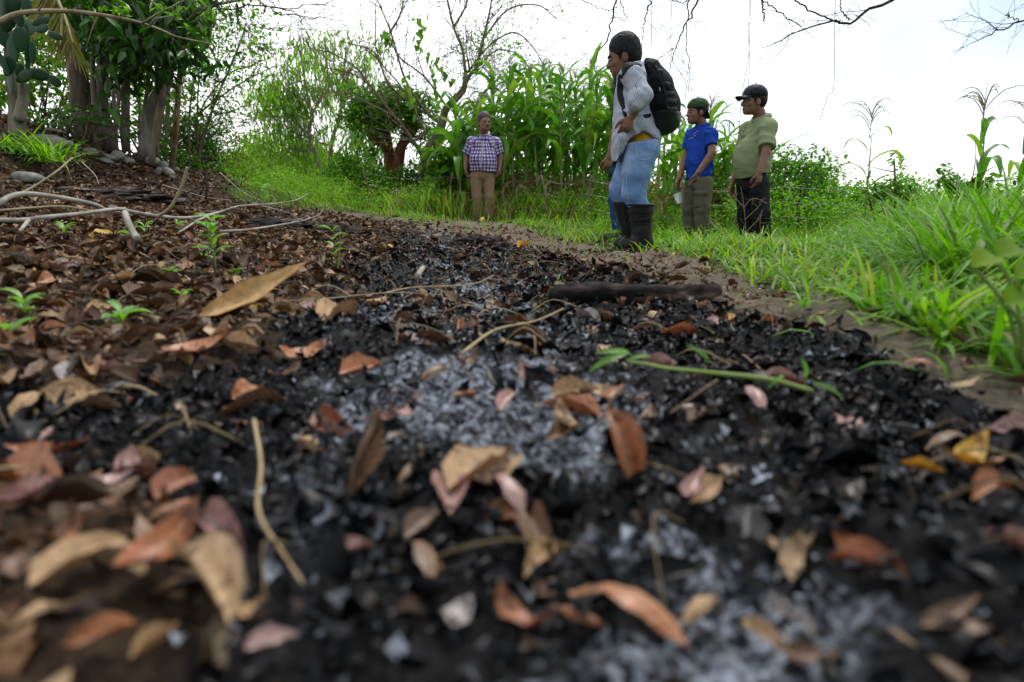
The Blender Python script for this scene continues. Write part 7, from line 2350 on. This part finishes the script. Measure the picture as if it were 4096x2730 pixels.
seedling(610, 480, .12, .06, 8, 'thin seedling standing against the black soil heap', 422, 3.6)
for k, (dx, dy, h, lf) in enumerate(((1985, 740, .03, .10), (1840, 720, .02, .07), (1280, 655, .0, .05))):
    seedling(dx, dy, h, lf, 6, 'grass-like green sprout at the edge of the char', 430 + k, None, 'grass sprouts by the char', True)
# green grass sprig lying in the foreground
def lp3(a, q, lift):
    return gd(a, q) + A(0, 0, lift)
gs = tree_obj('grass_sprig', tuple(lp3(1700, 925, .01)), 'fresh green grass runner with pointed blades lying on the char', 'grass sprig')
W = spl(np.array([lp3(1440, 888, .04), lp3(1480, 893, .04), lp3(1530, 905, .04), lp3(1645, 920, .04), lp3(1760, 935, .04), lp3(1860, 945, .03)]), 24)
V, F = tube(W, np.linspace(.0022, .0042, 24), 6); add('runner', V, F, M_STEM, gs)
def blade_at(a, b, W_, parent):
    d = b - a; L = np.linalg.norm(d); d = d / L
    s = unit(np.cross(d, A(0, -.6, .8))); n = np.cross(s, d)
    q = link('blade', GBL, parent)
    M = np.stack([s * W_, d, n], 1) * L
    c = (a + b) / 2 - np.array(parent.location)
    q.matrix_local = Matrix(((*M[0], c[0]), (*M[1], c[1]), (*M[2], c[2]), (0, 0, 0, 1)))
for i0, bx, by, w in ((1, 1366, 831, 1.3), (6, 1436, 846, 1.3), (0, 1350, 874, 1.3), (13, 1574, 812, 1.3), (22, 1838, 838, 1.6), (20, 1760, 915, 1.0), (23, 1940, 942, 1.0)):
    a = W[i0]
    b2 = at(bx * K, by * K, a[1] - .01)
    blade_at(a + A(0, 0, .012), b2 + A(0, 0, .012), w * 1.05, gs)
# weed leaning in at the edge of the grass
ew = tree_obj('edge_weed', tuple(gd(2345, 850)), 'broad-leaved yellow-green weed standing at the grass edge', 'weed')
M_YG = leaf_mat('weed_yellow_green', rnd=[(0, (.20, .32, .01)), (1, (.14, .27, .01))], rough=.55, spec=.15, trans=.5, tcol=(1.2, 1.3, .4), var=.2)
EWL = make_mesh('leaf', *leaf_tmpl(6, 4, .62, -.4, .4, .02, .1, 9, .45), M_YG)
bw = np.array(ew.location)
for (ax_, ay_, bx_, by_) in ((2235, 612, 2285, 592), (2290, 590, 2345, 572), (2310, 700, 2365, 685), (2335, 640, 2385, 620)):
    DD = bw[1] + .05 * sr.normal()
    a, b2 = at(ax_ * K, ay_ * K, DD), at(bx_ * K, by_ * K, DD + .03)
    d = b2 - a; L = np.linalg.norm(d) * 1.1; d = unit(d); s = unit(np.cross(d, A(.1, -.5, .85))); n = np.cross(s, d)
    q = link('leaf', EWL, ew)
    M = np.stack([s, d, n], 1) * L
    c = (a + b2) / 2 - bw
    q.matrix_local = Matrix(((*M[0], c[0]), (*M[1], c[1]), (*M[2], c[2]), (0, 0, 0, 1)))
    V, F = tube(spl([bw, (bw + a) / 2 + A(.01, 0, .02), a], 8), .003, 5); add('stem', V, F, M_STEM, ew)

# ---- overhanging bare tree: trunk stands behind the photographer, boughs reach over the path
ot = tree_obj('overhanging_tree', (3.4, -2.2, Gs(3.4, -2.2)), 'bare dark twigs of an overhanging tree against the white sky', 'tree')
r_ = np.random.default_rng(88)
TD = 4.6
hub = A(2.6, 1.0, 4.6)
V, F = tube(spl([A(3.4, -2.2, -.1), A(3.35, -1.9, 1.6), A(3.1, -.8, 3.4), hub], 20), np.linspace(.2, .09, 20), 12, True, .25, 3)
add('trunk', V, F, M_BARKB, ot)
BO = [([(2466, 0), (2442, 89), (2426, 161), (2389, 210), (2377, 266), (2384, 286)], 7, 3), ([(2792, 0), (2756, 73), (2716, 153), (2692, 226), (2667, 306)], 8, 2), ([(2756, 0), (2748, 97), (2748, 201), (2758, 266), (2754, 367)], 5, 2), ([(2599, 0), (2579, 73), (2571, 133)], 6, 2),
      ([(3570, 0), (3457, 56), (3385, 95), (3328, 81), (3207, 121), (3127, 161), (3046, 191)], 12, 2), ([(3183, 4), (3231, 40), (3312, 77), (3380, 93)], 6, 7), ([(3361, 0), (3368, 48), (3401, 80)], 4, 6), ([(3046, 0), (3102, 32), (3151, 73), (3207, 105)], 6, 2), ([(3050, 0), (3056, 40), (3058, 85)], 7, 5),
      ([(4200, 40), (4096, 81), (3997, 121), (3916, 161), (3836, 193)], 9, 1.5), ([(3990, 122), (3930, 77), (3860, 48)], 4, 1.5), ([(4078, 85), (4040, 68), (4030, 60)], 4, 2), ([(2696, 193), (2650, 225), (2619, 254)], 3.5, 1.5), ([(2330, 0), (2390, 30), (2440, 40), (2480, 20)], 4, 2), ([(2680, 0), (2720, 10), (2760, 2)], 4, 3), ([(2480, 0), (2500, 50), (2505, 78), (2470, 70), (2440, 80)], 4, 2)]
for k, (pts, w0, w1) in enumerate(BO):
    dd = TD + .4 * r_.normal()
    P = np.array([fp(a, q, dd) for a, q in pts])
    n = 18
    rad = np.linspace(pxr(w0, dd), pxr(w1, dd), n)
    up_ = []
    if pts[0][1] <= 45 and w0 > 3.5:                   # carry the bough up out of the picture to the limb it grows from
        e = unit(P[0] - P[1])
        q1 = P[0] + e * .35 + A(0, 0, .25)
        up_ = [tube(spl([hub, hub * .5 + q1 * .5 + A(.1 * r_.normal(), 0, .25), q1, P[0]], 16), np.linspace(.03, pxr(w0, dd), 16), 6)]
    pth = spl(P, n)
    pth[1:-1] += .005 * r_.normal(size=(n - 2, 3))
    parts = [tube(pth, rad, 6)] + up_
    twigs(pth, pxr(w0, dd) * .7, 6, .26, r_, 1, -.12, parts, None, .5, 2, .1, .12, .0012, .12)
    V, F, _ = merge(parts)
    add('bough', V, F, M_TWIG, ot)
for pts in ([(3002, -60), (2994, 121), (2998, 234), (2994, 334), (2990, 420)], [(3004, -60), (2999, 130), (2992, 240), (2968, 380), (2956, 520)], [(3344, -60), (3338, 121), (3335, 350), (3312, 380), (3280, 484)], [(2690, -50), (2684, 100), (2690, 240), (2740, 320), (2742, 400)], [(2610, -60), (2606, 120), (2608, 200)]):
    vd_ = 8.2 if 2940 < pts[0][0] < 3010 else TD - .1
    vp = fpl([(a, q, vd_) for a, q in pts], 22)
    if vd_ > 6:
        vp = np.vstack([spl([hub, (hub + vp[0]) / 2 + A(0, 0, .5), vp[0] + A(0, 0, .3)], 10), vp])
    V, F = tube(vp, pxr(2.2, vd_), 4); add('hanging_vine', V, F, M_TWIG, ot)
# unseen leafy crown added over and behind the photographer for shade
W = [(2.6, -1.5, 5.2, 1.6, 1.6, .9), (.6, -2.6, 5.4, 1.8, 1.6, .9), (-1.4, -2.8, 5.2, 1.8, 1.6, .9), (4.4, -1.6, 4.8, 1.4, 1.4, .9), (1.2, -4.5, 4.6, 2.2, 1.6, 1.2), (-2.6, -4.6, 4.2, 2.2, 1.6, 1.3), (4.0, -4.6, 4.2, 2, 1.5, 1.3)]
V, F, C = foliage_blobs(W, 8000, .17, .5, CG_M, 89)
add('crown', V, F, M_LEAFD, ot, C)
for k, (x_, y_, rr_) in enumerate(((-4.5, -6.5, 2.0), (3.2, -8, 2.2))):  # unseen trees added to block sky light from behind the camera
    z_ = Gs(x_, y_)
    o = tree_obj('added_shade_tree', (x_, y_, z_), 'unseen leafy tree added behind the photographer for shade', 'tree', 'trees added for shade behind the viewpoint')
    V, F = tube(spl([A(x_, y_, z_ - .1), A(x_ + .1, y_, z_ + 1.5), A(x_, y_ + .1, z_ + 3.2)], 12), np.linspace(.2, .1, 12), 10, True, .25, k); add('trunk', V, F, M_BARKB, o)
    V, F, C = foliage_blobs([(x_ + rr_ * .5 * q.real if False else x_ + .7 * rr_ * math.cos(a), y_ + .7 * rr_ * math.sin(a), z_ + h_, rr_ * .6, rr_ * .6, 1.0) for a, h_ in ((0, 2.4), (1.6, 3.2), (3.1, 2.2), (4.7, 3.0), (.8, 4.2), (3.9, 4.3), (2.3, 1.4), (5.5, 1.4))], 5000, .2, .5, CG_M, 95 + k)
    add('crown', V, F, M_LEAFD, o, C)
bpy.context.view_layer.update()
